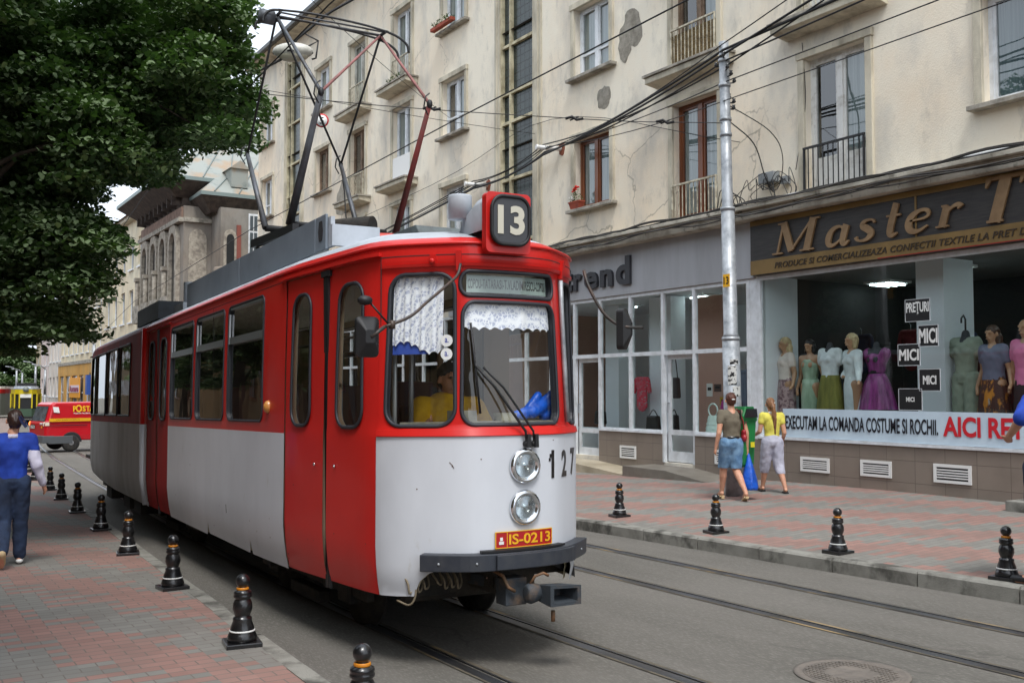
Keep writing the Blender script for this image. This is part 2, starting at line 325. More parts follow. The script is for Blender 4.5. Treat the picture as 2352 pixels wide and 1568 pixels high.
for nm, fn, a, b_ in (('kerb_right', kr, 0, .17), ('kerb_left', kl, -.14, 0)):
    m = MB(); y = -12.; r2 = random.Random(3)
    while y < 90:
        L = 1.0 if y < 30 else 4.0; j = r2.uniform(-.006, .006); g_ = .008
        y0, y1 = y+g_, y+L-g_
        q = [(fn(y0)+a+j, y0), (fn(y0)+b_+j, y0), (fn(y1)+b_+j, y1), (fn(y1)+a+j, y1)]
        hz = .143+r2.uniform(-.004, .004)
        ch = .02
        fx0 = (a == 0)
        vs = []
        for (X, Y) in q: vs.append((X, Y, gz(Y)-.05))
        e = ch if fx0 else -ch
        for k, (X, Y) in enumerate(q):
            edge = (k in (0, 3)) if fx0 else (k in (1, 2))
            vs.append((X, Y, gz(Y)+hz-(ch if edge else 0)))
        for k, (X, Y) in enumerate(q):
            edge = (k in (0, 3)) if fx0 else (k in (1, 2))
            vs.append((X+(e if edge else 0), Y, gz(Y)+hz))
        m.add(vs, [(0, 1, 5, 4), (1, 2, 6, 5), (2, 3, 7, 6), (3, 0, 4, 7), (4, 5, 9, 8), (5, 6, 10, 9), (6, 7, 11, 10), (7, 4, 8, 11), (8, 9, 10, 11)])
        y += L
    o = m.build(nm, M_kerb); o['kind'] = 'structure'
    j = MB(); j.add([(fn(-12)+a+.012, -12, gz(-12)-.04), (fn(-12)+b_-.012, -12, gz(-12)-.04), (fn(-12)+a+.012, -12, gz(-12)+.13), (fn(-12)+b_-.012, -12, gz(-12)+.13),
        (fn(25)+a+.012, 25, gz(25)-.04), (fn(25)+b_-.012, 25, gz(25)-.04), (fn(25)+a+.012, 25, gz(25)+.13), (fn(25)+b_-.012, 25, gz(25)+.13)], [(0, 1, 3, 2), (4, 6, 7, 5), (0, 2, 6, 4), (1, 5, 7, 3), (2, 3, 7, 6)])
# rails : grooved tram rails let into the asphalt
RL = {'a': [(-12, 3.24), (5.4, 3.30), (9, 3.36), (12.5, 3.50), (19, 3.93), (27, 4.41), (40, 5.2), (60, 7.0), (110, 12)],
      'c': [(-12, 5.9), (3.7, 6.11), (8.6, 6.28), (14, 6.5), (27, 7.3), (40, 8.1), (60, 9.9), (110, 14.9)]}
def rail(T, dx, lab):
    ys = [-12+i*1.5 for i in range(34)]+[45, 55, 70, 90, 110]
    m = MB(); vs = []
    prof = [(-.062, .002, 1), (-.045, .005, 1), (.002, .005, 0), (.028, .007, 0), (.034, -.02, 1), (.055, -.02, 1), (.060, .004, 0), (.075, .004, 1), (.11, .002, 1)]
    def XX(y):
        return ip(y-1.2, T)*.25+ip(y, T)*.5+ip(y+1.2, T)*.25+dx
    for y in ys:
        for px, pz, _ in prof: vs.append((XX(y)+px, y, gz(y)+pz+.004))
    n = len(prof)
    for j in range(len(ys)-1):
        for i in range(n-1):
            m.add([], [])
    fs = []; ms = []
    for j in range(len(ys)-1):
        for i in range(n-1): fs.append((j*n+i, j*n+i+1, (j+1)*n+i+1, (j+1)*n+i)); ms.append(0 if i in (1, 2, 6) else (2 if i in (3, 4, 5) else 1))
    m.v = vs; m.f = fs; m.m = ms; m.sm = [False]*len(fs)
    r = m.build('tram_rail', [M_rail, mat('rail edge sealing', (96, 88, 74), .9, c2=(60, 57, 52), sc=5, c3=(150, 128, 92), sc3=1.2, lo3=.55, hi3=.65), mat('groove', (16, 15, 14), .8)], None)
    tag(r, lab, 'rail', 'tram rails set in the road')
rail(RL['a'], 0, 'left rail of the track that the red tram runs on'); rail(RL['a'], 1.0, 'right rail of the track that the red tram runs on')
rail(RL['c'], 0, 'inner rail of the empty track beside the red tram'); rail(RL['c'], 1.06, 'rail of the empty track nearest the right kerb')
# manhole
def T_gnd(p): return (p[0], p[1], p[2]+gz(p[1]))
mh = thing('manhole_cover', 'round rusty grey iron manhole cover in the asphalt between the two tracks', 'manhole cover', (5.28, 4.33, gz(4.33)))
m = MB(); m.lathe([(.36, .002), (.36, .008), (.335, .009), (.33, .006), (.30, .006)], 40, (5.28, 4.33, 0), T=T_gnd)
m.build('frame_ring', mat('rusty iron', (118, 110, 102), .8, .15, c2=(100, 94, 88), sc=12, bump=.2), mh)
m = MB(); m.lathe([(.30, .006), (.298, .0085), (.15, .009), (.145, .0065), (.05, .0065)], 40, (5.28, 4.33, 0), T=T_gnd)
for i in range(-9, 10):
    for j in range(-9, 10):
        x, y = i*.032, j*.032
        if .16 < math.hypot(x, y) < .285: m.box(5.28+x-.010, 5.28+x+.010, 4.33+y-.010, 4.33+y+.010, .007, .0125, T=T_gnd)
m.build('lid', MATS['rusty iron'], mh)
# bollards
bp_ = [(.097, .03), (.099, .055), (.090, .08), (.082, .094), (.082, .105), (.078, .115), (.077, .125), (.062, .165), (.064, .175), (.060, .187), (.047, .193), (.056, .212), (.066, .245), (.063, .28), (.052, .303), (.047, .312), (.060, .32), (.061, .333), (.055, .340), (.060, .348), (.057, .361), (.041, .367), (.039, .372)]
ballp = [(.039, .384)]+[(.047*math.cos(t), .428+.046*math.sin(t)) for t in [R(a) for a in range(-60, 90, 15)]]+[(.004, .4745)]
B0 = thing('bollard', 'x', 'bollard', (0, 0, 0), 0, 'black ornamental bollards along the kerbs')
m = MB(); m.lathe(bp_, 8, m=0, sm=False); 
for r_, z_ in ():
    pass
m2 = MB(); m2.lathe(bp_, 20); m2.build('post', M_blk, B0, bevel=0)
m = MB(); m.box(-.118, .118, -.118, .118, -.01, .032); m.build('base_plate', M_blk, B0, bevel=.006)
m = MB(); m.lathe(ballp, 16); m.build('ball_finial', M_blk, B0)
m = MB(); m.lathe([(.0405, .370), (.0415, .373), (.0415, .382), (.040, .386)], 20); m.build('orange_ring', M_orange, B0)
m = MB(); m.lathe([(.084, .095), (.0855, .097), (.085, .104), (.083, .106)], 20); m.build('white_ring', M_wht, B0)
LB = [(4.45, 1.96, 'nearest bollard on the left pavement, cut by the bottom of the picture'), (6.76, 2.10, 'second bollard from the bottom on the left kerb, on a square base'), (9.21, 2.23, 'third bollard from the camera on the left kerb, beside the tram door'),
      (11.67, 2.34, 'fourth bollard from the camera on the left kerb'), (14.2, 2.50, 'fifth bollard on the left kerb, beside the joint of the tram'), (16.86, 2.62, 'sixth bollard on the left kerb, beside the rear half of the tram'), (19.5, 2.76, 'seventh bollard on the left kerb'), (21.9, 2.89, 'eighth bollard on the left kerb, just right of the walking woman hand'), (25.2, 3.0, 'far bollard half hidden by the sleeve of the woman in blue'), (28.2, 3.2, 'farthest bollard on the left, below the red van')]
RB = [(11.18, 8.81, 'farthest bollard on the right kerb, beside the tram front'), (9.12, 8.68, 'bollard on the right kerb in front of the woman in denim shorts'), (7.18, 8.57, 'bollard on the right kerb near the middle of the paved strip'), (5.27, 8.51, 'nearest bollard on the right kerb, at the right edge of the picture')]
first = True
for (y, x, lab) in LB+RB:
    o = B0 if first else copy_tree(B0); first = False
    zz = gz(y)+.14 if x < 5 else padz(x, y)
    o.location = (x, y, zz); o.rotation_euler = (0, 0, R(rnd.uniform(-12, 12))); o['label'] = lab
# ---------------------------------------------------------------- the yellow apartment building
FX = 13.10
bld = thing('apartment_building', 'long weathered cream yellow apartment block with shops on its ground floor', 'building', (FX, 16, gz(16)))
M_glu = glass('upper window glass', (196, 204, 204), 1.6, 1.5)
M_curt = mat('net curtain', (228, 232, 230), .9, c2=(176, 188, 188), sc=2, stretch=(1, 14, .3), lo=.4, hi=.6)
M_curtb = mat('blue grey curtain', (120, 142, 150), .9, c2=(160, 176, 180), sc=2, stretch=(1, 12, .3))
M_brown = mat('brown window frame', (120, 66, 34), .35, c2=(98, 52, 28), sc=3, stretch=(1, 1, .3), coat=.2)
M_oldw = mat('old grey white paint', (196, 196, 188), .7, c2=(140, 136, 124), sc=5, lo=.45, hi=.7, stretch=(1, 1, .4))
M_oldb = mat('old wood frame', (134, 112, 92), .7, c2=(94, 76, 60), sc=5)
M_room = mat('room wall', (70, 72, 72), .95)
M_ironc = mat('cream iron railing', (205, 198, 176), .6, c2=(140, 130, 110), sc=9)
M_iron = mat('black iron railing', (28, 28, 30), .45)
WX = {'w': [], 'd': []}
holes = []
cols = [(-7.0, 'd'), (-3.2, 'w'), (.1, 'd'), (3.4, 'w'), (6.86, 'w'), (10.15, 'd'), (13.47, 'd'), (16.72, 'w'), (19.86, 's'), (23.05, 'w'), (26.32, 'd'), (29.65, 'd'), (32.7, 'w'), (35.75, 's'), (38.75, 'w')]
style = {(16.72, 0): 'b', (13.47, 0): 'b', (13.47, 1): 'o', (29.65, 1): 'o', (29.65, 2): 'g', (32.7, 0): 'o', (32.7, 1): 'o', (29.65, 0): 'o', (38.75, 0): 'o', (10.15, 0): 'p', (10.15, 1): 'p'}
FM = {'b': M_brown, 'w': M_upvc, 'o': M_oldb, 'g': M_oldw, 'p': mat('chalky white paint', (224, 224, 220), .6, c2=(176, 172, 162), sc=6, lo=.5, hi=.75)}
def bx(m, x0, x1, y0, y1, z0, z1, k=0): m.box(x0, x1, y0, y1, z0, z1, k)
for (y, k) in cols:
    if k == 's': holes.append((y, y+1.52, 4.93, 14.4)); continue
    for L in range(3 if y > 9 else 2):
        base = 2.98*L
        if k == 'w': holes.append((y+.14, y+1.42, 5.74+base, 7.32+base))
        else: holes.append((y+.12, y+1.36, 4.94+base+(.04 if L else 0), 7.30+base))
SH = [(-7.0, 12.66, .88, 3.72), (12.86, 40.0, .30, 3.70)]
holes += [(a, b, c, d) for a, b, c, d in SH]
def grid_wall(m, x, Y0, Y1, Z0, Z1, holes, k=0):
    ys = sorted({Y0, Y1}|{v for h in holes for v in h[:2] if Y0 < v < Y1}); zs = sorted({Z0, Z1}|{v for h in holes for v in h[2:] if Z0 < v < Z1})
    for a, b in zip(ys, ys[1:]):
        for c, d in zip(zs, zs[1:]):
            cy, cz = (a+b)/2, (c+d)/2
            if any(h[0] < cy < h[1] and h[2] < cz < h[3] for h in holes): continue
            m.add([(x, a, c), (x, b, c), (x, b, d), (x, a, d)], [(0, 1, 2, 3)], k)
BY0, BY1, BZ1 = -8.0, 40.75, 15.06
m = MB(); grid_wall(m, FX, BY0, BY1, -1.2, BZ1, holes)
for (a, b, c, d) in holes:          # reveals
    dp = .20 if (a, b, c, d) not in SH else .14
    m.add([(FX, a, c), (FX+dp, a, c), (FX+dp, a, d), (FX, a, d)], [(0, 1, 2, 3)]); m.add([(FX, b, c), (FX+dp, b, c), (FX+dp, b, d), (FX, b, d)], [(0, 1, 2, 3)])
    m.add([(FX, a, c), (FX+dp, a, c), (FX+dp, b, c), (FX, b, c)], [(0, 1, 2, 3)]); m.add([(FX, a, d), (FX+dp, a, d), (FX+dp, b, d), (FX, b, d)], [(0, 1, 2, 3)])
for yy in (BY0, BY1): m.add([(FX, yy, -1.2), (FX+12, yy, -1.2), (FX+12, yy, BZ1), (FX, yy, BZ1)], [(0, 1, 2, 3)])
m.add([(FX+12, BY0, -1.2), (FX+12, BY1, -1.2), (FX+12, BY1, BZ1), (FX+12, BY0, BZ1)], [(0, 1, 2, 3)])
m.build('wall', M_wall, bld, recalc=False)
# rooms behind the upper windows
m = MB(); m.add([(FX+1.6, BY0, 4.7), (FX+1.6, BY1, 4.7), (FX+1.6, BY1, BZ1), (FX+1.6, BY0, BZ1)], [(0, 1, 2, 3)])
for z in (4.7, 7.75, 10.73, 13.7): m.add([(FX+.01, BY0, z), (FX+1.6, BY0, z), (FX+1.6, BY1, z), (FX+.01, BY1, z)], [(0, 1, 2, 3)])
m.build('room_backing', M_room, bld, recalc=False)
# roof and eaves
m = MB(); bx(m, FX-.55, FX+12, BY0, BY1+.3, BZ1, BZ1+.14); m.build('eaves', M_wallp, bld)
m = MB(); m.prism([(FX-.7, BZ1+.15), (FX+12.2, BZ1+.15), (FX+6, BZ1+2.2)], BY1+.5-BY0, 'y', BY0); bx(m, FX-.72, FX-.6, BY0, BY1+.5, BZ1+.02, BZ1+.16)
m.build('roof', mat('grey roof sheet', (96, 98, 98), .6, .2, c2=(70, 68, 64), sc=2), bld)
# cornice above the shops
m = MB(); bx(m, FX-.34, FX-.003, BY0, BY1, 4.70, 4.86); bx(m, FX-.44, FX-.003, BY0, BY1, 4.863, 4.93)
m.build('cornice', mat('cornice concrete', (188, 182, 168), .9, c2=(140, 134, 122), sc=2.2, lo=.42, hi=.66, c3=(84, 80, 72), sc3=5, lo3=.6, hi3=.72, bump=.3, spec=.2), bld, bevel=.01)
def opening(y0, y1, z0, z1, kind, st, L):
    """one window or french door with its raised surround"""
    fm = FM[st]; X = FX+.13; up = .07
    nm = 'window' if kind == 'w' else 'balcony_door'
    m = MB(); f = .065
    # outer frame
    for (a, b, c, d) in ((y0, y0+f, z0, z1), (y1-f, y1, z0, z1), (y0+f, y1-f, z1-f, z1), (y0+f, y1-f, z0, z0+f)): bx(m, X, X+up, a, b, c, d)
    ym = (y0+y1)/2 if kind == 'd' or st != 'b' else y0+(y1-y0)*.52
    bx(m, X-.012, X+up, ym-.055, ym+.055, z0+f, z1-f)
    tz = None
    if kind == 'd': 
        tz = z0+.62 if st == 'p' else z0+.16
        for (a, b) in ((y0+f, ym-.055), (ym+.055, y1-f)): bx(m, X+.01, X+up, a, b, z0+f, tz)
        if st == 'p':
            for (a, b) in ((y0+f+.05, ym-.1), (ym+.1, y1-f-.05)): bx(m, X-.002, X+.01, a, b, z0+.14, tz-.09)
    else:
        tz = z0+f
        if st in 'wg' and L == 1: 
            bx(m, X+.004, X+up, y0+f, y1-f, z0+.50, z0+.55)
    sash = .045
    for (a, b) in ((y0+f, ym-.055), (ym+.055, y1-f)):
        for (p, q, c, d) in ((a, a+sash, tz, z1-f), (b-sash, b, tz, z1-f), (a+sash, b-sash, z1-f-sash, z1-f), (a+sash, b-sash, tz, tz+sash)): bx(m, X+.012, X+up-.01, p, q, c, d)
    w_ = m.build(nm, fm, bld)
    m = MB()
    for (a, b) in ((y0+f, ym-.055), (ym+.055, y1-f)): m.add([(X+.04, a+.02, tz+.02), (X+.04, b-.02, tz+.02), (X+.04, b-.02, z1-f-.02), (X+.04, a+.02, z1-f-.02)], [(0, 1, 2, 3)])
    m.build('pane', M_glu, w_, recalc=False)
    # curtains inside
    m = MB(); r3 = random.Random(int(y0*31+L*7)); cm = M_curt if r3.random() < .7 else M_curtb
    sides = r3.choice([(0, .45), (0, 1), (.5, 1), (0, 1), (0, 1), (.12, 1)])
    a = y0+.05+(y1-y0-.1)*sides[0]; b = y0+.05+(y1-y0-.1)*sides[1]; n = 24; vs = []
    for i in range(n+1):
        yy = a+(b-a)*i/n; xx = X+.085+.014*math.sin(i*2.1)
        vs += [(xx, yy, z0+.05), (xx, yy, z1-.04)]
    m.add(vs, [(2*i, 2*i+2, 2*i+3, 2*i+1) for i in range(n)], 0, True); m.build('curtain', cm, w_, recalc=False)
    # surround
    m = MB(); s = .13; p = .055
    bx(m, FX-p, FX+.012, y0-s, y0-.003, z0, z1); bx(m, FX-p, FX+.012, y1+.003, y1+s, z0, z1); bx(m, FX-p-.02, FX+.012, y0-s-.02, y1+s+.02, z1+.003, z1+.14)
    m.build('surround', M_wallp, w_, bevel=.008)
    if kind == 'w':
        m = MB(); m.box(FX-.17, FX+.12, y0-s-.09, y1+s+.05, z0-.075, z0-.003); m.build('sill', M_sill, w_, bevel=.008)
    return w_
def railing(y0, y1, z0, h, ma, X, nb=11):
    m = MB(); bx(m, X-.02, X+.02, y0, y1, z0+h-.035, z0+h); bx(m, X-.012, X+.012, y0+.02, y1-.02, z0+.07, z0+.09)
    for e in (y0, y1-.03): bx(m, X-.014, X+.014, e, e+.03, z0, z0+h-.036)
    for i in range(1, nb): y = y0+(y1-y0)*i/nb; bx(m, X-.007, X+.007, y-.007, y+.007, z0+.091, z0+h-.036)
    return m.build('balcony_railing', ma, bld)
for (y, k) in cols:
    if k == 's': continue
    for L in range(3 if y > 9 else 2):
        st = style.get((y, L), 'w'); base = 2.98*L
        if k == 'w': opening(y+.14, y+1.42, 5.74+base, 7.32+base, 'w', st, L)
        else:
            z0 = 4.94+base+(.04 if L else 0)
            opening(y+.12, y+1.36, z0, 7.30+base, 'd', st, L)
            if not (y == 26.32 and L == 1):
                railing(y+.12, y+1.36, z0, .84 if L or y < 12 else .78, M_iron if (y == 10.15 and L == 0) else M_ironc, FX-.075, 12)
            else:
                m = MB(); bx(m, FX-.03, FX+.0, y+.14, y+1.34, z0+.02, z0+.8); m.build('balcony_panel', M_wht, bld)
            if L:
                m = MB(); m.prism([(FX-.42, z0-.19), (FX-.003, z0-.25), (FX-.003, z0-.07), (FX-.42, z0-.07)], 2.05, 'y', y-.30); m.build('balcony_slab', M_wallp, bld, bevel=.01)
                m = MB(); bx(m, FX-.46, FX-.003, y-.34, y+1.79, z0-.067, z0-.02); m.build('slab_coping', M_sill, bld)
# hooks on french balcony : brick reed mat
m = MB(); z0 = 4.98+2.98
m.box(FX-.055, FX-.04, 13.6, 14.85, z0+.1, z0+.72); m.build('reed_screen', mat('reed mat', (128, 108, 72), .95, c2=(78, 64, 42), sc=8, stretch=(1, 2, 9), lo=.4, hi=.6, bump=.5), bld)
# stair towers : glass block strips in a concrete grid
M_gb = tiled('dark glass blocks', (40, 50, 48), (52, 62, 58), .2, .2, (26, 30, 30), 'YZ', ms=.012, rough=.25, bump=.4, c2=(60, 66, 62))
for y in (19.86, 35.75):
    y1 = y+1.52; X = FX+.10
    st = MB(); 
    for a, b in ((y, y+.05), (y1-.05, y1), (y+1.05, y+1.11)): bx(st, X-.10, X+.03, a, b, 4.94, 14.4)
    zs = [4.94, 5.35, 6.92, 8.36, 9.10, 10.32, 11.9, 13.3, 14.33]
    for z in zs: bx(st, X-.085, X+.03, y+.05, y+1.05, z, z+.07); bx(st, X-.085, X+.03, y+1.11, y1-.05, z, z+.07)
    s_ = st.build('stairwell_window', mat('cream concrete frame', (205, 196, 165), .8, c2=(150, 140, 112), sc=3), bld)
    g_ = MB(); rr = random.Random(5)
    for za, zb in zip(zs, zs[1:]):
        for a, b in ((y+.05, y+1.05), (y+1.11, y1-.05)):
            g_.add([(X, a, za+.07), (X, b, za+.07), (X, b, zb), (X, a, zb)], [(0, 1, 2, 3)])
    g_.build('glass_blocks', M_gb, s_, recalc=False)
    m = MB()
    for (ya, yb) in ((y-.36, y-.002), (y1+.002, y1+.24)):
        bx(m, FX-.04, FX-.002, ya, yb, 4.94, 14.5); bx(m, FX-.065, FX-.041, ya+.1, yb-.1, 4.94, 14.5)
    m.build('stairwell_surround', M_wallp, bld)
def blob_patch(cy, cz, ry, rz, seed, X, th=.012, n=26):
    r4 = random.Random(seed); a = [r4.uniform(.7, 1.2) for _ in range(n)]; a = [(a[i-1]+a[i]*2+a[(i+1) % n])/4+r4.uniform(-.05, .05) for i in range(n)]
    m = MB(); m.prism([(cy+ry*a[i]*math.cos(2*PI*i/n), cz+rz*a[i]*math.sin(2*PI*i/n)) for i in range(n)], th, 'x', X-th)
    return m
M_bare = mat('bare render', (158, 152, 140), .95, c2=(124, 118, 106), sc=6, bump=.5, bsc=40)
for i, (cy, cz, ry, rz) in enumerate([(16.15, 9.25, .35, .45), (17.1, 8.05, .26, .26), (31.6, 8.2, .7, .6), (16.35, 8.9, .22, .3)]):
    blob_patch(cy, cz, ry, rz, i+2, FX, .004+.001*i).build('bare_patch', M_bare, bld)
# ---------------------------------------------------------------- shop fronts
M_shopg = glass('shop glass', (236, 243, 242), .42, 1.45)
M_inw = mat('shop white wall', (224, 228, 232), .7)
M_inp = mat('shop pink wall', (190, 150, 134), .8)
M_ind = mat('shop back wall', (34, 33, 34), .9)
M_inf = mat('shop floor', (120, 110, 100), .5)
m = MB()
# plinth under the Master shop and the other shop's window bays
bx(m, FX-.03, FX+.10, -7.0, 12.66, -.2, .872)
bx(m, FX-.03, FX+.10, 12.662, 14.28, -.25, .858); bx(m, FX-.03, FX+.10, 15.22, 17.28, -.4, .858)
bx(m, FX-.03, FX+.10, 18.25, 22.0, -.5, .858); bx(m, FX-.03, FX+.10, 23.0, 40, -1, .858)
m.build('tiled_plinth', M_plinth, bld)
m = MB(); bx(m, FX-.012, FX+.12, 12.668, 12.855, .862, 3.70); m.build('shop_pier', M_upvc, bld)
# interior boxes
m = MB(); X0, X1 = FX+.12, FX+4.0
def room(y0, y1, zf, zc_, k_back, k_side, k_floor, k_ceil):
    m.add([(X1, y0, zf), (X1, y1, zf), (X1, y1, zc_), (X1, y0, zc_)], [(0, 1, 2, 3)], k_back)
    m.add([(X0, y0, zf), (X1, y0, zf), (X1, y0, zc_), (X0, y0, zc_)], [(0, 1, 2, 3)], k_side); m.add([(X0, y1, zf), (X1, y1, zf), (X1, y1, zc_), (X0, y1, zc_)], [(0, 1, 2, 3)], k_side)
    m.add([(X0, y0, zf), (X1, y0, zf), (X1, y1, zf), (X0, y1, zf)], [(0, 1, 2, 3)], k_floor); m.add([(X0, y0, zc_), (X1, y0, zc_), (X1, y1, zc_), (X0, y1, zc_)], [(0, 1, 2, 3)], k_ceil)
room(-7, 12.66, .25, 3.74, 2, 2, 3, 4); room(12.70, 22, .22, 3.72, 0, 1, 3, 0); room(22.05, 40, .1, 3.72, 2, 2, 3, 2)
m.build('shop_interior', [M_inw, M_inp, M_ind, M_inf, mat('shop ceiling', (120, 120, 118), .9)], bld, recalc=False)
m = MB(); bx(m, FX+.13, FX+1.6, -7, 12.64, .255, .84); m.build('display_platform', mat('display cloth', (120, 118, 116), .9), bld)
m = MB(); bx(m, FX+.13, FX+1.0, 15.24, 17.26, .225, .85); bx(m, FX+.13, FX+1.0, 12.72, 14.26, .225, .85); bx(m, FX+.13, FX+1.0, 18.3, 21.9, .225, .85); m.build('display_platform', M_inw, bld)
# white pillars in the shop window
m = MB(); bx(m, FX+.50, FX+1.25, 9.33, 9.81, .842, 3.735); bx(m, FX+.13, FX+.95, 12.60, 12.645, .842, 3.735); bx(m, FX+.4, FX+.9, 3.0, 3.8, .842, 3.735); m.build('white_pillar', M_inw, bld)
m = MB(); bx(m, FX+.9, FX+.96, 14.2, 15.26, .3, 3.6); bx(m, FX+1.02, FX+3.9, 13.3, 13.36, .3, 3.6); m.build('pink_panel', M_inp, bld)
m = MB(); bx(m, FX+.9, FX+1.3, 16.0, 16.7, .3, 3.7); bx(m, FX+1.4, FX+1.9, 18.4, 18.9, .3, 3.7); m.build('white_column', M_inw, bld)
# frames : mullions, transom, sills
def shop_frame(name, ys, z0, z1, trans, doors, X=FX+.0):
    m = MB(); W_ = .075
    for y in ys: bx(m, X-.02, X+.06, y-W_/2, y+W_/2, z0 if not any(abs(y-d) < .05 for dd in doors for d in dd) else .30, z1)
    for a, b in zip(ys, ys[1:]):
        a2, b2 = a+W_/2+.001, b-W_/2-.001
        isd = any(abs(a-dd[0]) < .05 for dd in doors)
        bx(m, X-.018, X+.06, a2, b2, z1-.07, z1)
        if trans: bx(m, X-.018, X+.06, a2, b2, trans-.04, trans+.04)
        if not isd: bx(m, X-.018, X+.06, a2, b2, z0, z0+.07); bx(m, X-.06, X-.02, a2-.03, b2+.03, z0-.005, z0+.035)
    return m.build(name, M_upvc, bld)
T_ys = [12.88, 14.30, 15.21, 16.23, 17.27, 18.20, 19.15, 20.2, 21.2, 22.05, 23.0]+[23.0+1.307*i for i in range(1, 14)]
fr = shop_frame('shopfront_frame', T_ys, .86, 3.70, 2.45, [(14.30, 15.21), (17.27, 18.20), (22.05, 23.0)])
m = MB()
for a, b in zip(T_ys, T_ys[1:]):
    dr = any(abs(a-d) < .05 for d in (14.30, 17.27, 22.05))
    for c, d in ((2.49, 3.63),)+(() if dr else ((.93, 2.41),)): m.add([(FX+.03, a+.03, c), (FX+.03, b-.03, c), (FX+.03, b-.03, d), (FX+.03, a+.03, d)], [(0, 1, 2, 3)])
m.build('shop_pane', M_shopg, fr, recalc=False)
fr2 = shop_frame('shopfront_frame', [-7, -2.0, 3.2, 7.0-.0, 12.62], .88, 3.72, None, [])
m = MB()
for a, b in ((-7, -2), (-2, 3.2), (3.2, 7.0), (7.0, 10.9), (10.9, 12.6)): m.add([(FX+.03, a+.004, .93), (FX+.03, b-.004, .93), (FX+.03, b-.004, 3.66), (FX+.03, a+.004, 3.66)], [(0, 1, 2, 3)])
m.build('shop_pane', M_shopg, fr2, recalc=False)
def shop_door(y0, y1, zt, z0):
    m = MB(); X = FX+.08; y0 += .045; y1 -= .045
    for a, b, c, d in ((y0, y0+.09, z0, zt), (y1-.09, y1, z0, zt), (y0+.09, y1-.09, zt-.09, zt), (y0+.09, y1-.09, z0, z0+.2), (y0+.09, y1-.09, z0+.52, z0+.62)): bx(m, X, X+.05, a, b, c, d)
    d_ = m.build('shop_door', M_upvc, bld); m = MB()
    for c, d in ((z0+.2, z0+.52), (z0+.62, zt-.09)): m.add([(X+.025, y0+.09, c), (X+.025, y1-.09, c), (X+.025, y1-.09, d), (X+.025, y0+.09, d)], [(0, 1, 2, 3)])
    m.build('pane', M_shopg, d_, recalc=False)
    m = MB(); m.bar((X-.05, y1-.05, z0+.95), (X-.05, y1-.05, z0+1.15), .02); bx(m, X-.05, X, y1-.06, y1-.04, z0+1.13, z0+1.15); m.build('handle', M_steel, d_)
for a in ((14.30, 15.21, 2.41, .32), (17.27, 18.20, 2.41, .26), (22.05, 23.0, 2.41, .2)): shop_door(*a)
# ramps in front of the doors
M_ramp = mat('ramp tiles', (122, 116, 106), .6, c2=(106, 99, 90), sc=3)
def ramp(lab, ya, yb, yc, za, zb, xw, ma, nm='tiled_ramp'):
    # flat ya..yb at za, falling to zb at yc (towards the camera)
    t = thing(nm, lab, 'ramp', (FX-.5, (ya+yb)/2, zb))
    m = MB(); x0, x1 = xw, FX-.034; lo = -.35
    pts = [(ya, za), (yb, za-.01), (yc, zb)]
    vs = [(x0, y, z) for y, z in pts]+[(x1, y, z) for y, z in pts]+[(x0, ya, lo), (x0, yc, lo), (x1, ya, lo), (x1, yc, lo)]
    m.add(vs, [(0, 1, 4, 3), (1, 2, 5, 4), (0, 1, 2, 7, 6), (3, 4, 5, 9, 8), (0, 3, 8, 6), (2, 5, 9, 7)]); m.build('ramp_body', ma, t, bevel=.006)
ramp('grey tiled ramp at the shop door behind the woman in denim shorts', 15.45, 14.2, 13.05, .25, .10, 12.25, M_ramp)
ramp('cream tiled ramp at the farther shop door beside the tram', 19.5, 17.3, 15.48, .22, .07, 12.3, mat('cream ramp tiles', (176, 164, 142), .55, c2=(150, 138, 116), sc=2))
# grilles
def grille(yc_, zc2, w_, h_, lab):
    t = thing('vent_grille', lab, 'vent', (FX-.03, yc_, zc2), 0, 'white vents in the tiled plinth')
    m = MB(); y0, y1, z0, z1 = yc_-w_/2, yc_+w_/2, zc2-h_/2, zc2+h_/2; X = FX-.03
    for a, b, c, d in ((y0, y0+.045, z0, z1), (y1-.045, y1, z0, z1), (y0+.045, y1-.045, z1-.045, z1), (y0+.045, y1-.045, z0, z0+.04)): bx(m, X-.022, X-.002, a, b, c, d)
    m.build('frame', M_wht, t); m = MB(); n = 4
    for i in range(n): z = z0+.04+(h_-.085)*(i+1)/(n+1); m.box(X-.02, X-.004, y0+.046, y1-.046, z-.009, z+.009)
    m.build('slats', M_wht, t, recalc=False); m = MB(); bx(m, X-.0035, X-.001, y0+.03, y1-.03, z0+.03, z1-.03); m.build('dark_gap', M_blk, t)
for a in ((8.88, .515, .60, .27, 'white slatted vent in the plinth, the one nearest the right picture edge'), (10.19, .505, .57, .25, 'white slatted vent in the plinth, the middle one under the banner'), (11.39, .49, .60, .24, 'white slatted vent in the plinth just right of the girl in yellow'), (13.45, .49, .56, .26, 'white slatted vent in the plinth half hidden by the denim shorts'), (16.28, .44, .52, .26, 'white slatted vent in the plinth between the two ramps')): grille(*[a[0], a[1], a[2], a[3], a[4]])
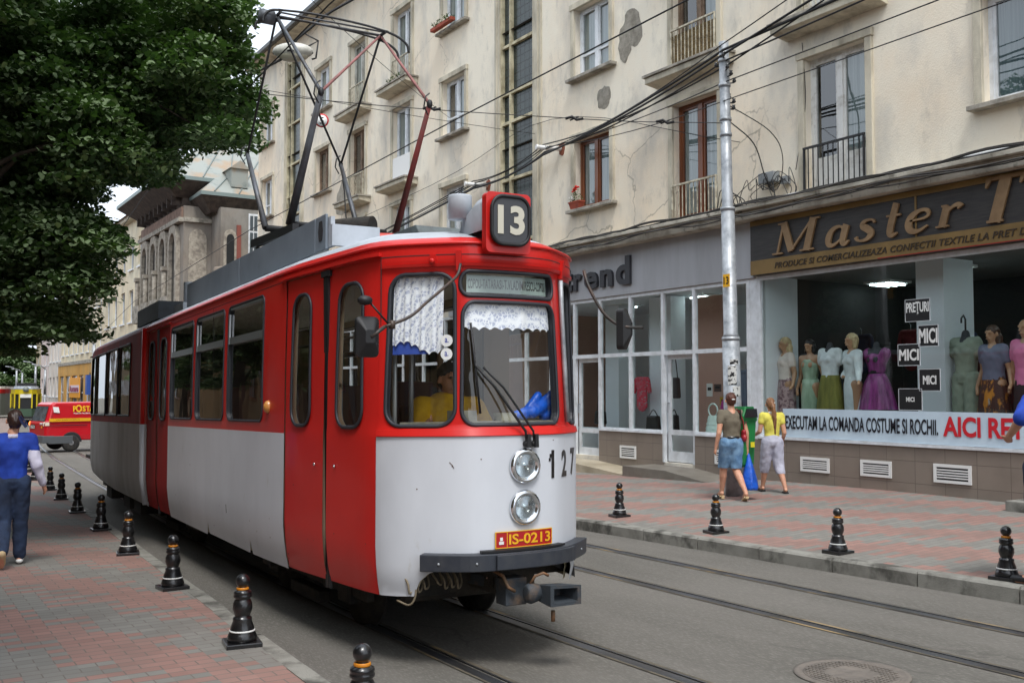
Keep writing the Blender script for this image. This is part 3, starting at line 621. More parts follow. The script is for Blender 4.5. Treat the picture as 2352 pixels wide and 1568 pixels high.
# grey fascia and its letters
def yz_text(m, v, f, X, k=0, mirror=True):
    # text plane (a, b, d) -> y decreases to the right when seen from the street
    m.add([(X-d, -a, b) for a, b, d in v], f, k)
fs = thing('shop_fascia', 'plain grey shop fascia with dark letters reading trend', 'shop sign', (FX-.1, 16, 3.7))
m = MB(); bx(m, FX-.06, FX-.004, 12.70, 24.0, 3.705, 4.697); m.build('panel', mat('grey fascia sheet', (172, 174, 178), .5, .0, c2=(158, 159, 162), sc=1.2, stretch=(1, 2, .3)), fs, bevel=.003)
M_ltr = mat('dark grey letters', (52, 53, 58), .5)
for ch, a, b, z0, z1 in (('t', 18.44, 18.14, 3.90, 4.40), ('r', 18.08, 17.80, 3.91, 4.28), ('e', 17.68, 17.21, 3.90, 4.28), ('n', 17.11, 16.69, 3.91, 4.28), ('d', 16.56, 16.10, 3.90, 4.50)):
    v, f = fit_text(ch, -a, -b, z0, z1, .035, .03); m = MB(); yz_text(m, v, f, FX-.092); m.build('letter', M_ltr, fs)
# dark gold shop sign
ms = thing('shop_sign', 'black and gold shop sign reading Master above a slogan in capitals', 'shop sign', (FX-.2, 9, 3.7))
M_sgn = mat('dark sign board', (44, 42, 42), .5, c2=(58, 55, 52), sc=3, stretch=(1, 1, 12), bump=.1)
M_gold = mat('gold sign paint', (128, 102, 56), .55, c2=(108, 86, 46), sc=2); M_goldl = mat('gold letters', (150, 122, 88), .5, .1, c2=(124, 98, 68), sc=3)
SX = 12.95
m = MB(); bx(m, SX, FX-.004, -6, 12.67, 3.735, 4.69); m.build('board', M_sgn, ms)
m = MB(); bx(m, SX-.006, SX-.001, -6, 12.67, 3.737, 3.985); bx(m, SX-.006, SX-.001, -6, 12.67, 4.60, 4.688); m.build('gold_band', M_gold, ms)
m = MB(); bx(m, SX-.012, SX-.007, -6, 10.0, 3.737, 3.748); m.build('red_line', mat('red line', (150, 20, 20), .5), ms)
m = MB()
v, f = fit_text('PRODUCE SI COMERCIALIZEAZA CONFECTII TEXTILE LA PRET DE PRODUCATOR', -12.10, -6.45, 3.805, 3.905, .012, .004, .25, 1.05); yz_text(m, v, f, SX-.012); m.build('slogan', mat('dark slogan', (52, 40, 26), .5), ms)
# serif italic letters drawn as thick and thin strokes
def strokes(name, L, y0, z0, s, slant=.30, th=.035, sx=1.38):
    m = MB(); q = 0
    for st in L:
        pts = st[0]; ws = st[1]
        P = [Vector((a*sx+slant*b, b)) for a, b in pts]; ws = [w_*1.5 if w_ > .07 else w_*1.25 for w_ in ws]
        if len(P) > 2 and not (len(st) > 2):          # smooth curve
            for _ in range(2):
                n = [P[0]]; nw = [ws[0]]
                for i in range(len(P)-1): n += [P[i].lerp(P[i+1], .25), P[i].lerp(P[i+1], .75)]; nw += [ws[i]*.75+ws[i+1]*.25, ws[i]*.25+ws[i+1]*.75]
                P = n+[P[-1]]; ws = nw+[ws[-1]]
        Lf = []; Rt = []
        for i, p in enumerate(P):
            d = (P[min(i+1, len(P)-1)]-P[max(i-1, 0)]).normalized(); nrm = Vector((-d.y, d.x))
            Lf.append(p+nrm*ws[i]/2); Rt.append(p-nrm*ws[i]/2)
        n = len(P); off = q*.0006; q += 1; vs = []
        for t in (0, th+off):
            for a in Lf+Rt: vs.append((SX-.0065-t, y0-a.x*s, z0+a.y*s))
        N2 = 2*n
        fs_ = [(i, i+1, n+i+1, n+i) for i in range(n-1)]+[(N2+i, N2+i+1, N2+n+i+1, N2+n+i) for i in range(n-1)]
        fs_ += [(i, i+1, N2+i+1, N2+i) for i in range(n-1)]+[(n+i, n+i+1, N2+n+i+1, N2+n+i) for i in range(n-1)]+[(0, n, N2+n, N2), (n-1, 2*n-1, N2+2*n-1, N2+n-1)]
        m.add(vs, fs_)
    return m.build(name, M_goldl, ms)
SER = lambda x, y, w_=.26: [[(x-w_/2, y), (x+w_/2, y)], [.045, .045], 1]
LET = {'M': [[[(.12, 0), (.12, 1)], [.06, .06], 1], [[(.12, 1), (.48, .06)], [.17, .17], 1], [[(.48, .06), (.86, 1)], [.055, .055], 1], [[(.88, 0), (.88, 1)], [.17, .17], 1], SER(.12, .02), SER(.88, .02, .34), SER(.06, .98, .16), SER(.94, .98, .2)],
       'a': [[[(.42, .46), (.3, .6), (.1, .52), (.04, .25), (.1, .03), (.26, .02), (.42, .2)], [.06, .06, .1, .15, .12, .06, .05]], [[(.46, .6), (.44, .1), (.52, .0), (.62, .1)], [.15, .15, .1, .04]]],
       's': [[[(.42, .5), (.36, .61), (.16, .6), (.1, .45), (.3, .33), (.42, .18), (.3, .0), (.08, .02), (.02, .14)], [.07, .05, .07, .13, .15, .14, .07, .05, .08]]],
       't': [[[(.2, .95), (.18, .14), (.26, .0), (.42, .08)], [.13, .15, .1, .04]], [[(.0, .6), (.4, .6)], [.05, .05], 1]],
       'e': [[[(.06, .33), (.44, .36), (.42, .56), (.26, .62), (.08, .5), (.03, .25), (.12, .03), (.3, .0), (.46, .14)], [.04, .05, .09, .06, .12, .16, .13, .07, .04]]],
       'r': [[[(.12, 0), (.12, .6)], [.15, .15], 1], [[(.14, .36), (.26, .56), (.4, .6), (.46, .5)], [.05, .06, .09, .14]], SER(.12, .02, .3), SER(.06, .6, .14)],
       'T': [[[(.42, 0), (.42, 1)], [.18, .18], 1], [[(.0, .97), (.84, .97)], [.06, .06], 1], [[(.02, .97), (.0, .78)], [.09, .03], 1], [[(.84, .97), (.8, .78)], [.09, .03], 1], SER(.42, .02, .38)]}
for ch, y0, z0, s, sx in (('M', 12.12, 4.035, .52, 1.62), ('a', 11.0, 4.035, .52, 1.45), ('s', 10.42, 4.045, .52, 1.45), ('t', 9.90, 4.05, .52, 1.2), ('e', 9.50, 4.06, .52, 1.55), ('r', 8.95, 4.07, .50, 1.35), ('T', 8.32, 4.03, .62, 1.0), ('e', 7.55, 4.06, .50, 1.4)):
    strokes('letter', LET[ch], y0, z0, s, sx=sx)
m = MB(); bx(m, SX-.012, SX-.001, 9.30, 9.33, 3.99, 4.6); m.build('seam_strip', M_gold, ms)
# banner along the bottom of the window
bn = thing('banner', 'long pale blue banner with black and red capitals across the bottom of the shop window', 'banner', (FX-.05, 9, .93))
m = MB(); n = 40; vs = []
for i in range(n+1):
    y = 3.6+(12.08-3.6)*i/n; vs += [(FX-.026-.004*math.sin(i*1.7), y, .925), (FX-.026-.004*math.sin(i*1.3), y, 1.405)]
m.add(vs, [(2*i, 2*i+2, 2*i+3, 2*i+1) for i in range(n)], 0, True)
m.build('banner_sheet', mat('banner cloth', (196, 214, 226), .55, c2=(182, 200, 214), sc=2), bn, recalc=False)
m = MB(); v, f = fit_text('EXECUTAM LA COMANDA COSTUME SI ROCHII.', -12.02, -9.10, 1.06, 1.29, .018, .001); yz_text(m, v, f, FX-.034); m.build('black_writing', mat('banner black', (24, 24, 34), .5), bn)
m = MB(); v, f = fit_text('AICI RETUSURI', -9.02, -6.95, 1.05, 1.34, .03, .001); yz_text(m, v, f, FX-.034); m.build('red_writing', mat('banner red', (200, 30, 44), .5), bn)
# price cards stuck inside the glass
M_card = mat('black card', (22, 22, 24), .5)
for txt, y0, y1, z0, z1, fy, fz, lab in (('PRE\u0162URI', 9.65, 9.23, 2.75, 3.08, .92, .6, 'topmost black card with white letters in the shop window'), ('MICI', 9.43, 9.10, 2.37, 2.68, .94, .72, 'second black card from the top, on the white pillar, reading MICI large'),
      ('MICI', 9.79, 9.41, 2.09, 2.41, .9, .55, 'black card reading MICI on the dark glass left of the white pillar'), ('MICI', 9.43, 9.08, 1.71, 2.03, .64, .42, 'black card reading MICI in middling letters low on the white pillar'), ('MICI', 9.79, 9.39, 1.42, 1.74, .36, .22, 'lowest black card with the smallest white letters, just above the banner')):
    t = thing('price_card', lab, 'sign', (FX+.02, (y0+y1)/2, z0), 0, 'black price cards in the shop window')
    m = MB(); bx(m, FX+.012, FX+.018, y1, y0, z0, z1); m.build('card', M_card, t)
    m = MB()
    for a, b, c, d in ((y1-.004, y1+.003, z0, z1), (y0-.003, y0+.004, z0, z1), (y1, y0, z1-.003, z1+.004), (y1, y0, z0-.004, z0+.003)): bx(m, FX+.009, FX+.0195, a, b, c, d)
    m.build('edge_strip', M_upvc, t)
    cy, cz, hw, hh = (y0+y1)/2, (z0+z1)/2+(.03 if 'PRE' in txt else 0), (y0-y1)*fy/2, (z1-z0)*fz/2
    m = MB(); v, f = fit_text(txt, -(cy+hw), -(cy-hw), cz-hh, cz+hh, .03, .001); yz_text(m, v, f, FX+.010); m.build('lettering', M_wht, t)
# ceiling lamps in the shop
for (y, x, lab) in ((15.8, 14.8, 'lit ceiling light in the neighbouring shop'), (18.6, 14.8, 'lit ceiling light in the neighbouring shop, farther left'), (13.4, 15.6, 'lit ceiling light behind the striped top'), (9.9, 14.6, 'lit ceiling light in the shop left of the white pillar'), (7.6, 14.4, 'lit ceiling light in the shop right of the white pillar'), (8.2, 15.8, 'lit ceiling light deep in the shop'), (12, 15.8, 'lit ceiling light at the back of the shop, left')):
    t = thing('ceiling_light', lab, 'lamp', (x, y, 3.7), 0, 'fluorescent lights in the shop ceiling')
    m = MB(); bx(m, x-.3, x+.3, y-.3, y+.3, 3.69, 3.735); m.build('housing', M_wht, t); m = MB()
    for i in (-1, 0, 1): m.tube([(x-.27, y+i*.17, 3.672), (x+.27, y+i*.17, 3.672)], .016, 8)
    m.build('tubes', mat('lit tube', (222, 242, 244), .5, emit=13.0), t)
# neighbouring shop details
def bag(y, z, x, lab, c, w_=.34, h_=.26, strap=.7):
    t = thing('handbag', lab, 'bag', (x, y, z)); m = MB(); m.prism([(y-w_/2, z), (y+w_/2, z), (y+w_/2*.8, z+h_), (y-w_/2*.8, z+h_)], .12, 'x', x); m.build('bag_body', c, t, bevel=.03)
    m = MB(); m.tube([(x+.06, y-w_*.35, z+h_*.95), (x+.06, y-w_*.12, z+h_+strap*.8), (x+.06, y, z+h_+strap), (x+.06, y+w_*.12, z+h_+strap*.8), (x+.06, y+w_*.35, z+h_*.95)], .012, 6); m.build('strap', c, t)
M_lea = mat('black leather', (26, 26, 28), .35, c2=(45, 44, 44), sc=8)
bag(15.35, 1.55, FX+.35, 'dark shoulder bag hanging in the narrow window left of the shop door', mat('dark grey bag', (54, 44, 44), .6), .3, .42, .55)
bag(16.0, .86, FX+.35, 'black leather handbag on the display shelf of the neighbouring shop', M_lea, .4, .33, .12)
bag(15.42, .86, FX+.4, 'black handbag standing near the frame of the shop window', M_lea, .24, .36, .1)
bag(18.0, .95, FX+.5, 'black bag hanging behind the glass of the farther shop door', M_lea, .36, .3, .9)
for i, (y, z, w2, h2, cc, lab) in enumerate([(14.85, 1.72, .17, .26, (225, 225, 220), 'small white notice with a photo behind the glass of the shop door'), (14.62, 1.76, .2, .15, (90, 70, 64), 'small brown framed card behind the glass of the shop door'), (14.45, 1.5, .22, .16, (190, 150, 40), 'yellow sticker with dark writing on the shop door glass')]):
    m = MB(); m.box(FX+.895, FX+.899, y-w2/2, y+w2/2, z-h2/2, z+h2/2); m.box(FX+.893, FX+.8945, y-w2*.3, y+w2*.3, z-.01, z+h2*.2, 1)
    o = m.build('notice', [mat('notice%d' % i, cc, .7), M_card]); tag(o, lab, 'notice')
# building step at the right picture edge
o = MB(); o.box(12.30, 12.95, 5.0, 7.62, .1, .30); o = o.build('stone_step', M_kerb, bevel=.01); tag(o, 'low pale stone step at the foot of the plinth by the right picture edge', 'step')
# ---------------------------------------------------------------- the red and white tram
class Hull:
    """vertical skin of a tram body: S(u, z, o) = point on the skin, u along the plan outline, o outwards"""
    def __init__(s, half, X, Y, phi, ns, nf, yc, it=4, sg=1):
        s.sg = sg; s.X, s.Y, s.c, s.s, s.ns, s.nf, s.yc = X, Y, math.cos(phi), math.sin(phi), ns, nf, yc
        L = [(-x, y) for x, y in half[::-1]]+half[1:]
        for _ in range(it):
            n = [L[0]]
            for a, b in zip(L, L[1:]):
                la = math.hypot(b[0]-a[0], b[1]-a[1]); f = .25 if la < .7 else max(.06, min(.25, .12/la))
                n += [(a[0]+(b[0]-a[0])*f, a[1]+(b[1]-a[1])*f), (b[0]-(b[0]-a[0])*f, b[1]-(b[1]-a[1])*f)]
            n.append(L[-1]); L = n
        s.P = L; s.cum = [0]
        for a, b in zip(L, L[1:]): s.cum.append(s.cum[-1]+math.hypot(b[0]-a[0], b[1]-a[1]))
        s.mid = s.cum[-1]/2
    def plan(s, u):
        t = u+s.mid; i = max(0, min(len(s.P)-2, bisect.bisect(s.cum, t)-1)); a, b = s.P[i], s.P[i+1]; k = (t-s.cum[i])/(s.cum[i+1]-s.cum[i])
        return a[0]+(b[0]-a[0])*k, a[1]+(b[1]-a[1])*k
    def nrm(s, u):
        a = s.plan(u-.03); b = s.plan(u+.03); dx, dy = b[0]-a[0], b[1]-a[1]; l = math.hypot(dx, dy); return s.sg*dy/l, -s.sg*dx/l
    def S(s, u, z, o=0):
        x, y = s.plan(u); nx, ny = s.nrm(u); w_ = max(0, -ny); d = -(ip(z, s.ns)*(1-w_)+ip(z, s.nf)*w_)+o
        return s.W((x+nx*d, y+ny*d, z))
    def W(s, p):
        Y = s.Y+p[1]*s.c-p[0]*s.s
        return (s.X+p[0]*s.c+p[1]*s.s, Y, p[2]-.019*Y)
    def N(s, u, z):
        a = Vector(s.S(u-.01, z)); b = Vector(s.S(u+.01, z)); c = Vector(s.S(u, z-.01)); d = Vector(s.S(u, z+.01))
        return (b-a).cross(d-c).normalized()*s.sg
NS = [(.3, .09), (.42, .06), (.6, .02), (.8, 0), (2.0, 0), (2.8, .012)]
NF = [(.5, .03), (.6, 0), (1.53, 0), (1.57, .02), (1.605, .04), (2.6, .105), (2.65, .095), (2.70, .07), (2.76, .07), (2.80, .075)]
HF = Hull([(0, 0), (.25, .015), (.41, .09), (.815, .46), (.97, 1.98), (.97, 8.33)], 3.59, 5.64, R(2.5), NS, NF, 2.0)
J = HF.W((0, 8.38, 0)); HR = Hull([(0, 7.75), (.3, 7.72), (.52, 7.5), (.86, 6.9), (.97, 5.6), (.97, 0)], J[0], J[1], R(3.0), NS, [(0, 0), (3, 0)], 5.6, 4, -1)
def in_poly(p, P):
    c = False; x, y = p
    for (a, b), (d, e) in zip(P, P[1:]+P[:1]):
        if (b > y) != (e > y) and x < (d-a)*(y-b)/(e-b)+a: c = not c
    return c
def cdt_fill(polys):
    from mathutils.geometry import delaunay_2d_cdt
    co_ = []; ed = []
    for p in polys: b = len(co_); co_ += [Vector(q) for q in p]; ed += [(b+i, b+(i+1) % len(p)) for i in range(len(p))]
    r = delaunay_2d_cdt(co_, ed, [], 0, 1e-6)
    vs, fs_ = r[0], r[2]; out = []
    for f in fs_:
        c = (sum(vs[i][0] for i in f)/len(f), sum(vs[i][1] for i in f)/len(f))
        if in_poly(c, polys[0]) and not any(in_poly(c, h) for h in polys[1:]): out.append(tuple(f))
    return vs, out
def panel(name, hull, outer, holes, mats, parent, off=0, su=.05, sz=.12, split=None, curved=True, inward=False):
    polys = [[Vector((a, b, 0)) for a, b in outer]]+[[Vector((a, b, 0)) for a, b in h] for h in holes]
    flat, tris = cdt_fill([list(outer)]+[list(h) for h in holes])
    bm = bmesh.new(); vs = [bm.verts.new((v[0], v[1], 0)) for v in flat]
    for t in tris:
        try: bm.faces.new([vs[i] for i in t])
        except ValueError: pass
    us = [p[0] for p in outer]; zs = [p[1] for p in outer]; cuts = []
    u = min(us)
    while u < max(us): u += su if abs(u) < 2.7 or not curved else .5; cuts.append(((u, 0, 0), (1, 0, 0)))
    z = min(zs)
    while z < max(zs): z += sz; cuts.append(((0, z, 0), (0, 1, 0)))
    for z in (1.53, 1.57, 1.605, 2.6, 2.65, 2.70): cuts.append(((0, z, 0), (0, 1, 0)))
    for co_, no in cuts:
        if no[0] and not min(us) < co_[0] < max(us) or no[1] and not min(zs) < co_[1] < max(zs): continue
        bmesh.ops.bisect_plane(bm, geom=bm.verts[:]+bm.edges[:]+bm.faces[:], dist=1e-5, plane_co=co_, plane_no=no)
    if split is not None:
        for f in bm.faces: f.material_index = 0 if f.calc_center_median().y > split else 1
    L = wloc(parent); nr = []
    for v in bm.verts:
        u, z = v.co.x, v.co.y; nr.append(hull.N(u, z)*(-1 if inward else 1)); v.co = Vector(hull.S(u, z, off))-L
    bm.normal_update()
    # orient all faces with the analytic normal
    bm.verts.index_update()
    for f in bm.faces:
        a = Vector((0, 0, 0))
        for v in f.verts: a += nr[v.index]
        if f.normal.dot(a) < 0: f.normal_flip()
        f.smooth = True
    me = bpy.data.meshes.new(name); bm.to_mesh(me); bm.free()
    for mm in (mats if isinstance(mats, (list, tuple)) else [mats]): me.materials.append(mm)
    me.normals_split_custom_set_from_vertices([tuple(n) for n in nr])
    o = bpy.data.objects.new(name, me); COL.objects.link(o); o.parent = parent; return o
def hband(m, hull, u0, u1, z0, z1, o0, o1, k=0, n=None, sm=True):
    """solid band on the skin"""
    n = n or max(1, int(abs(u1-u0)/.05)); vs = []
    for i in range(n+1):
        u = u0+(u1-u0)*i/n; vs += [hull.S(u, z0, o0), hull.S(u, z0, o1), hull.S(u, z1, o1), hull.S(u, z1, o0)]
    fs_ = [(4*i+a, 4*i+4+a, 4*i+4+b, 4*i+b) for i in range(n) for a, b in ((0, 1), (1, 2), (2, 3), (3, 0))]+[(3, 2, 1, 0), (4*n, 4*n+1, 4*n+2, 4*n+3)]
    m.add(vs, fs_)
def ring(name, hull, poly, r, ma, parent, off=.004, m=None):
    mm = m or MB(); pts = [Vector(hull.S(u, z, off)) for u, z in poly]; n = len(pts); vs = []; k = 6
    for i in range(n):
        d = (pts[(i+1) % n]-pts[i-1]).normalized(); nn = hull.N(*poly[i]); q = d.cross(nn).normalized()
        for j in range(k): a = 2*PI*j/k; vs.append(pts[i]+q*math.cos(a)*r+nn*math.sin(a)*r*.7)
    mm.add(vs, [(i*k+j, i*k+(j+1) % k, ((i+1) % n)*k+(j+1) % k, ((i+1) % n)*k+j) for i in range(n) for j in range(k)], 0, True)
    return mm if m is not None else mm.build(name, ma, parent)
def rr2(u0, u1, z0, z1, rb, rt=None, n=6, step=.1, tp=0):
    """rounded window outline, tp narrows the top"""
    rt = rb if rt is None else rt; pts = []
    for (cx, cy, r, s) in ((u1-rt-tp, z1-rt, rt, 0), (u0+rt+tp, z1-rt, rt, 90), (u0+rb, z0+rb, rb, 180), (u1-rb, z0+rb, rb, 270)):
        for i in range(n+1): t = R(s+90*i/n); pts.append((cx+r*math.cos(t), cy+r*math.sin(t)))
    out = []
    for a, b in zip(pts, pts[1:]+pts[:1]):
        l = math.hypot(b[0]-a[0], b[1]-a[1]); k = max(1, int(l/step))
        for i in range(k): out.append((a[0]+(b[0]-a[0])*i/k, a[1]+(b[1]-a[1])*i/k))
    return out
M_red = mat('red tram paint', (202, 36, 31), .34, c2=(190, 33, 30), sc=1.3, coat=.18, lo=.4, hi=.7, spec=.32, bump=.06, bsc=3.5)
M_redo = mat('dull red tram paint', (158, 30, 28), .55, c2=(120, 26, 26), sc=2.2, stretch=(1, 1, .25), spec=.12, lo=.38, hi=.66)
M_cream = mat('white tram paint', (208, 211, 217), .42, c2=(196, 199, 205), sc=1.1, coat=.08, spec=.3, bump=.06, bsc=3.0, c3=(176, 172, 164), sc3=5, lo3=.64, hi3=.8, stretch=(1, 1, .45))
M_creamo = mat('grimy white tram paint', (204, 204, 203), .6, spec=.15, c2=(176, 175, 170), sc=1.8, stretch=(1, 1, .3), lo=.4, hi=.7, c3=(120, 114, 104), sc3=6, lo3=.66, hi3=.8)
M_roof = mat('pale grey roof paint', (188, 194, 202), .5, c2=(160, 166, 172), sc=2.2, c3=(120, 118, 112), sc3=5, lo3=.62, hi3=.8)
M_gboard = mat('grey roof board', (122, 132, 142), .55, c2=(108, 118, 128), sc=1.5, c3=(90, 94, 98), sc3=6, lo3=.64, hi3=.8)
M_tglass = glass('tram glass', (251, 253, 252), .8, 1.42)
M_gask = mat('grey rubber seal', (44, 46, 52), .5)
M_chrome = mat('chrome', (225, 228, 232), .12, 1.0)
M_alu = mat('aluminium frame', (185, 188, 190), .3, .85)
M_inner = mat('tram inner lining', (196, 186, 158), .7, c2=(176, 164, 134), sc=3)
M_under = mat('grimy underframe', (34, 32, 30), .85, c2=(60, 54, 46), sc=6, bump=.3, bsc=60)
tr = thing('tram', 'red and white articulated tram number 13 with raised pantograph in the middle of the street', 'tram', HF.W((0, 0, 0)))
UE = -(HF.mid)+.0
# window outlines
wins = [rr2(-4.34, -3.14, 1.62, 2.69, .09, .07), rr2(-5.72, -4.50, 1.62, 2.69, .09, .07), rr2(-7.08, -5.87, 1.62, 2.69, .09, .07)]
winR = [[(-u, z) for u, z in w_][::-1] for w_ in wins]+[rr2(1.30, 2.72, 1.62, 2.69, .09, .07)]
cabL = rr2(-.945, -.44, 1.60, 2.615, .12, .12, tp=.012); cabR = rr2(.66, .965, 1.60, 2.615, .10, .10)
ctr = rr2(-.395, .455, 1.605, 2.425, .10, .10); dest = rr2(-.415, .455, 2.465, 2.63, .075, .075)
D0, D1, D2, D3 = -2.545, -1.01, -8.66, -7.20
ZT = 2.80
outer = [(UE+.02, .45), (D2, .45), (D2, 2.745), (D3, 2.745), (D3, .45), (-5.31, .44), (-5.25, .50), (-5.19, .57), (-5.20, .46), (-3.66, .45), (-3.62, .50), (-3.58, .58), (-3.57, .45), (D0, .46), (D0, 2.745), (D1, 2.73), (D1, .475), (-.72, .485), (-.70, .53), (-.67, .59), (-.61, .64), (-.53, .668), (-.3, .68), (0, .685), (.3, .68), (.53, .668), (.61, .64), (.67, .59), (.70, .53), (.72, .485), (1.1, .47), (-(UE+.02), .45), (-(UE+.02), ZT), (UE+.02, ZT)]
body = panel('body', HF, outer, wins+winR+[cabL, cabR, ctr, dest], [M_red, M_cream], tr, split=1.53)
# the same skin again 4 cm further in, as the inner lining
panel('inner_lining', HF, outer, wins+winR+[cabL, cabR, ctr, dest], [M_inner], tr, off=-.045, su=.1, inward=True)
# reveal strips through the wall around each opening
m = MB()
for w_ in wins+winR+[cabL, cabR, ctr, dest]:
    vs = []; n = len(w_)
    for u, z in w_: vs += [HF.S(u, z, .001), HF.S(u, z, -.046)]
    m.add(vs, [(2*i, 2*i+1, 2*((i+1) % n)+1, 2*((i+1) % n)) for i in range(n)])
m.build('window_reveals', M_gask, tr, recalc=False)
# roof dome
def dome(hull, u0, u1, name, parent, mats, zt=ZT, rise=.25, top=None):
    us = [u0+(u1-u0)*i/140 for i in range(141)]; ss = [0, .01, .02, .035, .05, .07, .1, .15, .22, .32, .45, .6, .8, 1.0]; vs = []
    for s_ in ss:
        for u in us:
            x, y = hull.plan(u); nx, ny = hull.nrm(u); w_ = max(0, -ny) if hull is HF else 0; d = -(ip(zt, hull.ns)*(1-w_)+ip(zt, hull.nf)*w_); x += nx*d; y += ny*d
            k = 1-s_; yc = hull.yc
            if hull is HF: y = yc-(yc-y)*k if y < yc else y
            else: y = yc+(y-yc)*k if y > yc else y
            vs.append(hull.W((x*k, y, zt+rise*(1-(1-s_)**2.6)**.62)))
    n = len(us); m = MB()
    for j in range(len(ss)-1): m.add([], [])
    fs_ = [(j*n+i, j*n+i+1, (j+1)*n+i+1, (j+1)*n+i) for j in range(len(ss)-1) for i in range(n-1)]
    m.v = vs; m.f = fs_; m.m = [0 if j < 4 else 1 for j in range(len(ss)-1) for i in range(n-1)]; m.sm = [True]*len(fs_)
    return m.build(name, mats, parent)
dome(HF, UE+.02, -(UE+.02), 'roof', tr, [M_red, M_roof])
m = MB()
hp = [(u*.1) for u in range(-88, 89)]
m.tube([HF.S(u, 2.815, .006) for u in hp if UE < u < -UE], .011, 6); m.build('drip_rail', M_red, tr)
m = MB(); hband(m, HF, -2.66, -1.0, 2.748, 2.772, -.002, .028); m.build('door_header', M_red, tr); m = MB(); hband(m, HF, D2-.05, D3+.04, 2.75, 2.77, -.002, .022); m.build('door_header', M_redo, tr); m = MB(); hband(m, HF, -.99, 1.0, 2.662, 2.682, -.002, .016); m.build('visor_rail', M_red, tr)
m = MB(); hband(m, HF, -1.0, 1.0, 1.535, 1.575, .001, .014, n=220); m.build('waist_rail', M_red, tr)
# panel seams
m = MB()
for u in (-1.005, -2.555, -5.0): hband(m, HF, u-.003, u+.003, .47, 2.74, -.002, .0015, n=1)
hband(m, HF, -1.0, 1.0, 2.735, 2.741, -.002, .0015); hband(m, HF, -7.1, -2.66, 2.742, 2.747, -.002, .0015)
m.build('panel_seam', M_dark, tr)
def framed(parent, hull, o, alu=False, gm=None):
    g = ring('window_seal', hull, o, .014 if not alu else .011, gm or M_gask, parent)
    z0 = min(z for u, z in o); 
    gp = panel('pane', hull, o, [], M_tglass, g, off=-.016, su=.15, sz=.3)
    if alu:
        u0 = min(u for u, z in o)+.012; u1 = max(u for u, z in o)-.012
        m = MB(); hband(m, hull, u0, u1, 2.335, 2.40, -.012, .004)
        hband(m, hull, u0, u0+.018, 2.34, 2.62, -.01, .007); hband(m, hull, u1-.018, u1, 2.34, 2.62, -.01, .007); hband(m, hull, u0+.06, u1-.06, 2.655, 2.675, -.01, .007)
        m.build('vent_frame', M_alu, g)
    return g
for o in wins: framed(tr, HF, o, True)
for o in winR: framed(tr, HF, o, True)
for o in (cabL, cabR, ctr): framed(tr, HF, o)
sl_ = framed(tr, HF, dest)
# doors
def door(name, hull, u0, u1, holes_, ma, lab=None):
    zt, zb = 2.735, .475 if u0 > -3 else .46
    d = panel(name, hull, [(u0, zb), (u1, zb), (u1, zt), (u0, zt)], holes_, [ma], tr, off=-.006)
    panel('inner_skin', hull, [(u0, zb), (u1, zb), (u1, zt), (u0, zt)], holes_, [M_inner], d, off=-.04, inward=True, su=.2)
    for o in holes_: framed(d, hull, o)
    return d
door('door_leaf', HF, D0+.012, -1.80, [rr2(-2.39, -2.03, 1.595, 2.60, .13, .13, tp=.015)], M_red)
door('door_leaf', HF, -1.74, D1-.006, [rr2(-1.575, -1.185, 1.59, 2.60, .13, .13, tp=.015)], M_red)
m = MB(); hband(m, HF, -1.815, -1.735, .42, 2.73, -.004, .012, n=2); hband(m, HF, -1.84, -1.70, 2.69, 2.735, -.004, .02, n=2); m.build('door_edge_rubber', M_rub, tr)
m = MB(); hband(m, HF, -1.778, -1.772, .42, 2.72, .012, .015, n=1); m.build('door_seam', M_blk, tr)
door('door_leaf', HF, D2+.01, -7.97, [rr2(-8.5, -8.14, 1.6, 2.6, .12, .12, tp=.01)], M_redo)
door('door_leaf', HF, -7.91, D3-.01, [rr2(-7.74, -7.36, 1.6, 2.6, .12, .12, tp=.01)], M_redo)
m = MB(); hband(m, HF, -7.985, -7.895, .42, 2.73, -.004, .012, n=2); m.build('door_edge_rubber', M_rub, tr)
# rear section
h2 = HR; M2 = h2.mid; uu = lambda y: -(M2-y)   # u of a point y metres behind the joint on the left side
rw = [rr2(uu(a), uu(b), 1.64, 2.69, .05, .05) for a, b in ((1.22, 2.40), (2.5, 3.78), (3.88, 5.2), (5.3, 6.5))]
# hull order runs rear-left .. so the left side has negative u
rout = [(uu(.02), .45), (uu(3.0), .46), (uu(4.6), .52), (uu(5.9), .62), (uu(6.6), .74), (uu(7.1), .95), (uu(7.3), 1.05), (-uu(7.3), 1.05), (-uu(7.1), .95), (-uu(6.6), .74), (-uu(4.6), .52), (-uu(.02), .45), (-uu(.02), ZT), (uu(.02), ZT)]
rwR = [[(-u, z) for u, z in w_][::-1] for w_ in rw]
panel('rear_body', h2, rout, rw+rwR, [M_redo, M_creamo], tr, split=1.53)
panel('inner_lining', h2, rout, rw+rwR, [M_inner], tr, off=-.045, inward=True, su=.2)
for o in rw: framed(tr, h2, o, False, M_rub)
for o in rwR: framed(tr, h2, o)
dome(h2, uu(.02), -uu(.02), 'rear_roof', tr, [M_redo, M_roof])
m = MB(); m.tube([h2.S(uu(.03), z, -.02) for z in (.46, .8, 1.53)], .06, 12); m.build('corner_post', M_cream, tr)
m = MB(); m.tube([h2.S(uu(.03), z, -.02) for z in (1.531, 2.2, 2.82)], .06, 12); m.build('corner_post', M_red, tr)
m = MB()
for i in range(9):
    y = 8.30+.012*i; e = .02 if i % 2 else 0
    m.prism([(-.90+e, .5), (.90-e, .5), (.90-e, 2.85-e), (-.90+e, 2.85-e)], .011, 'y', y, T=HF.W)
m.build('bellows', M_rub, tr)
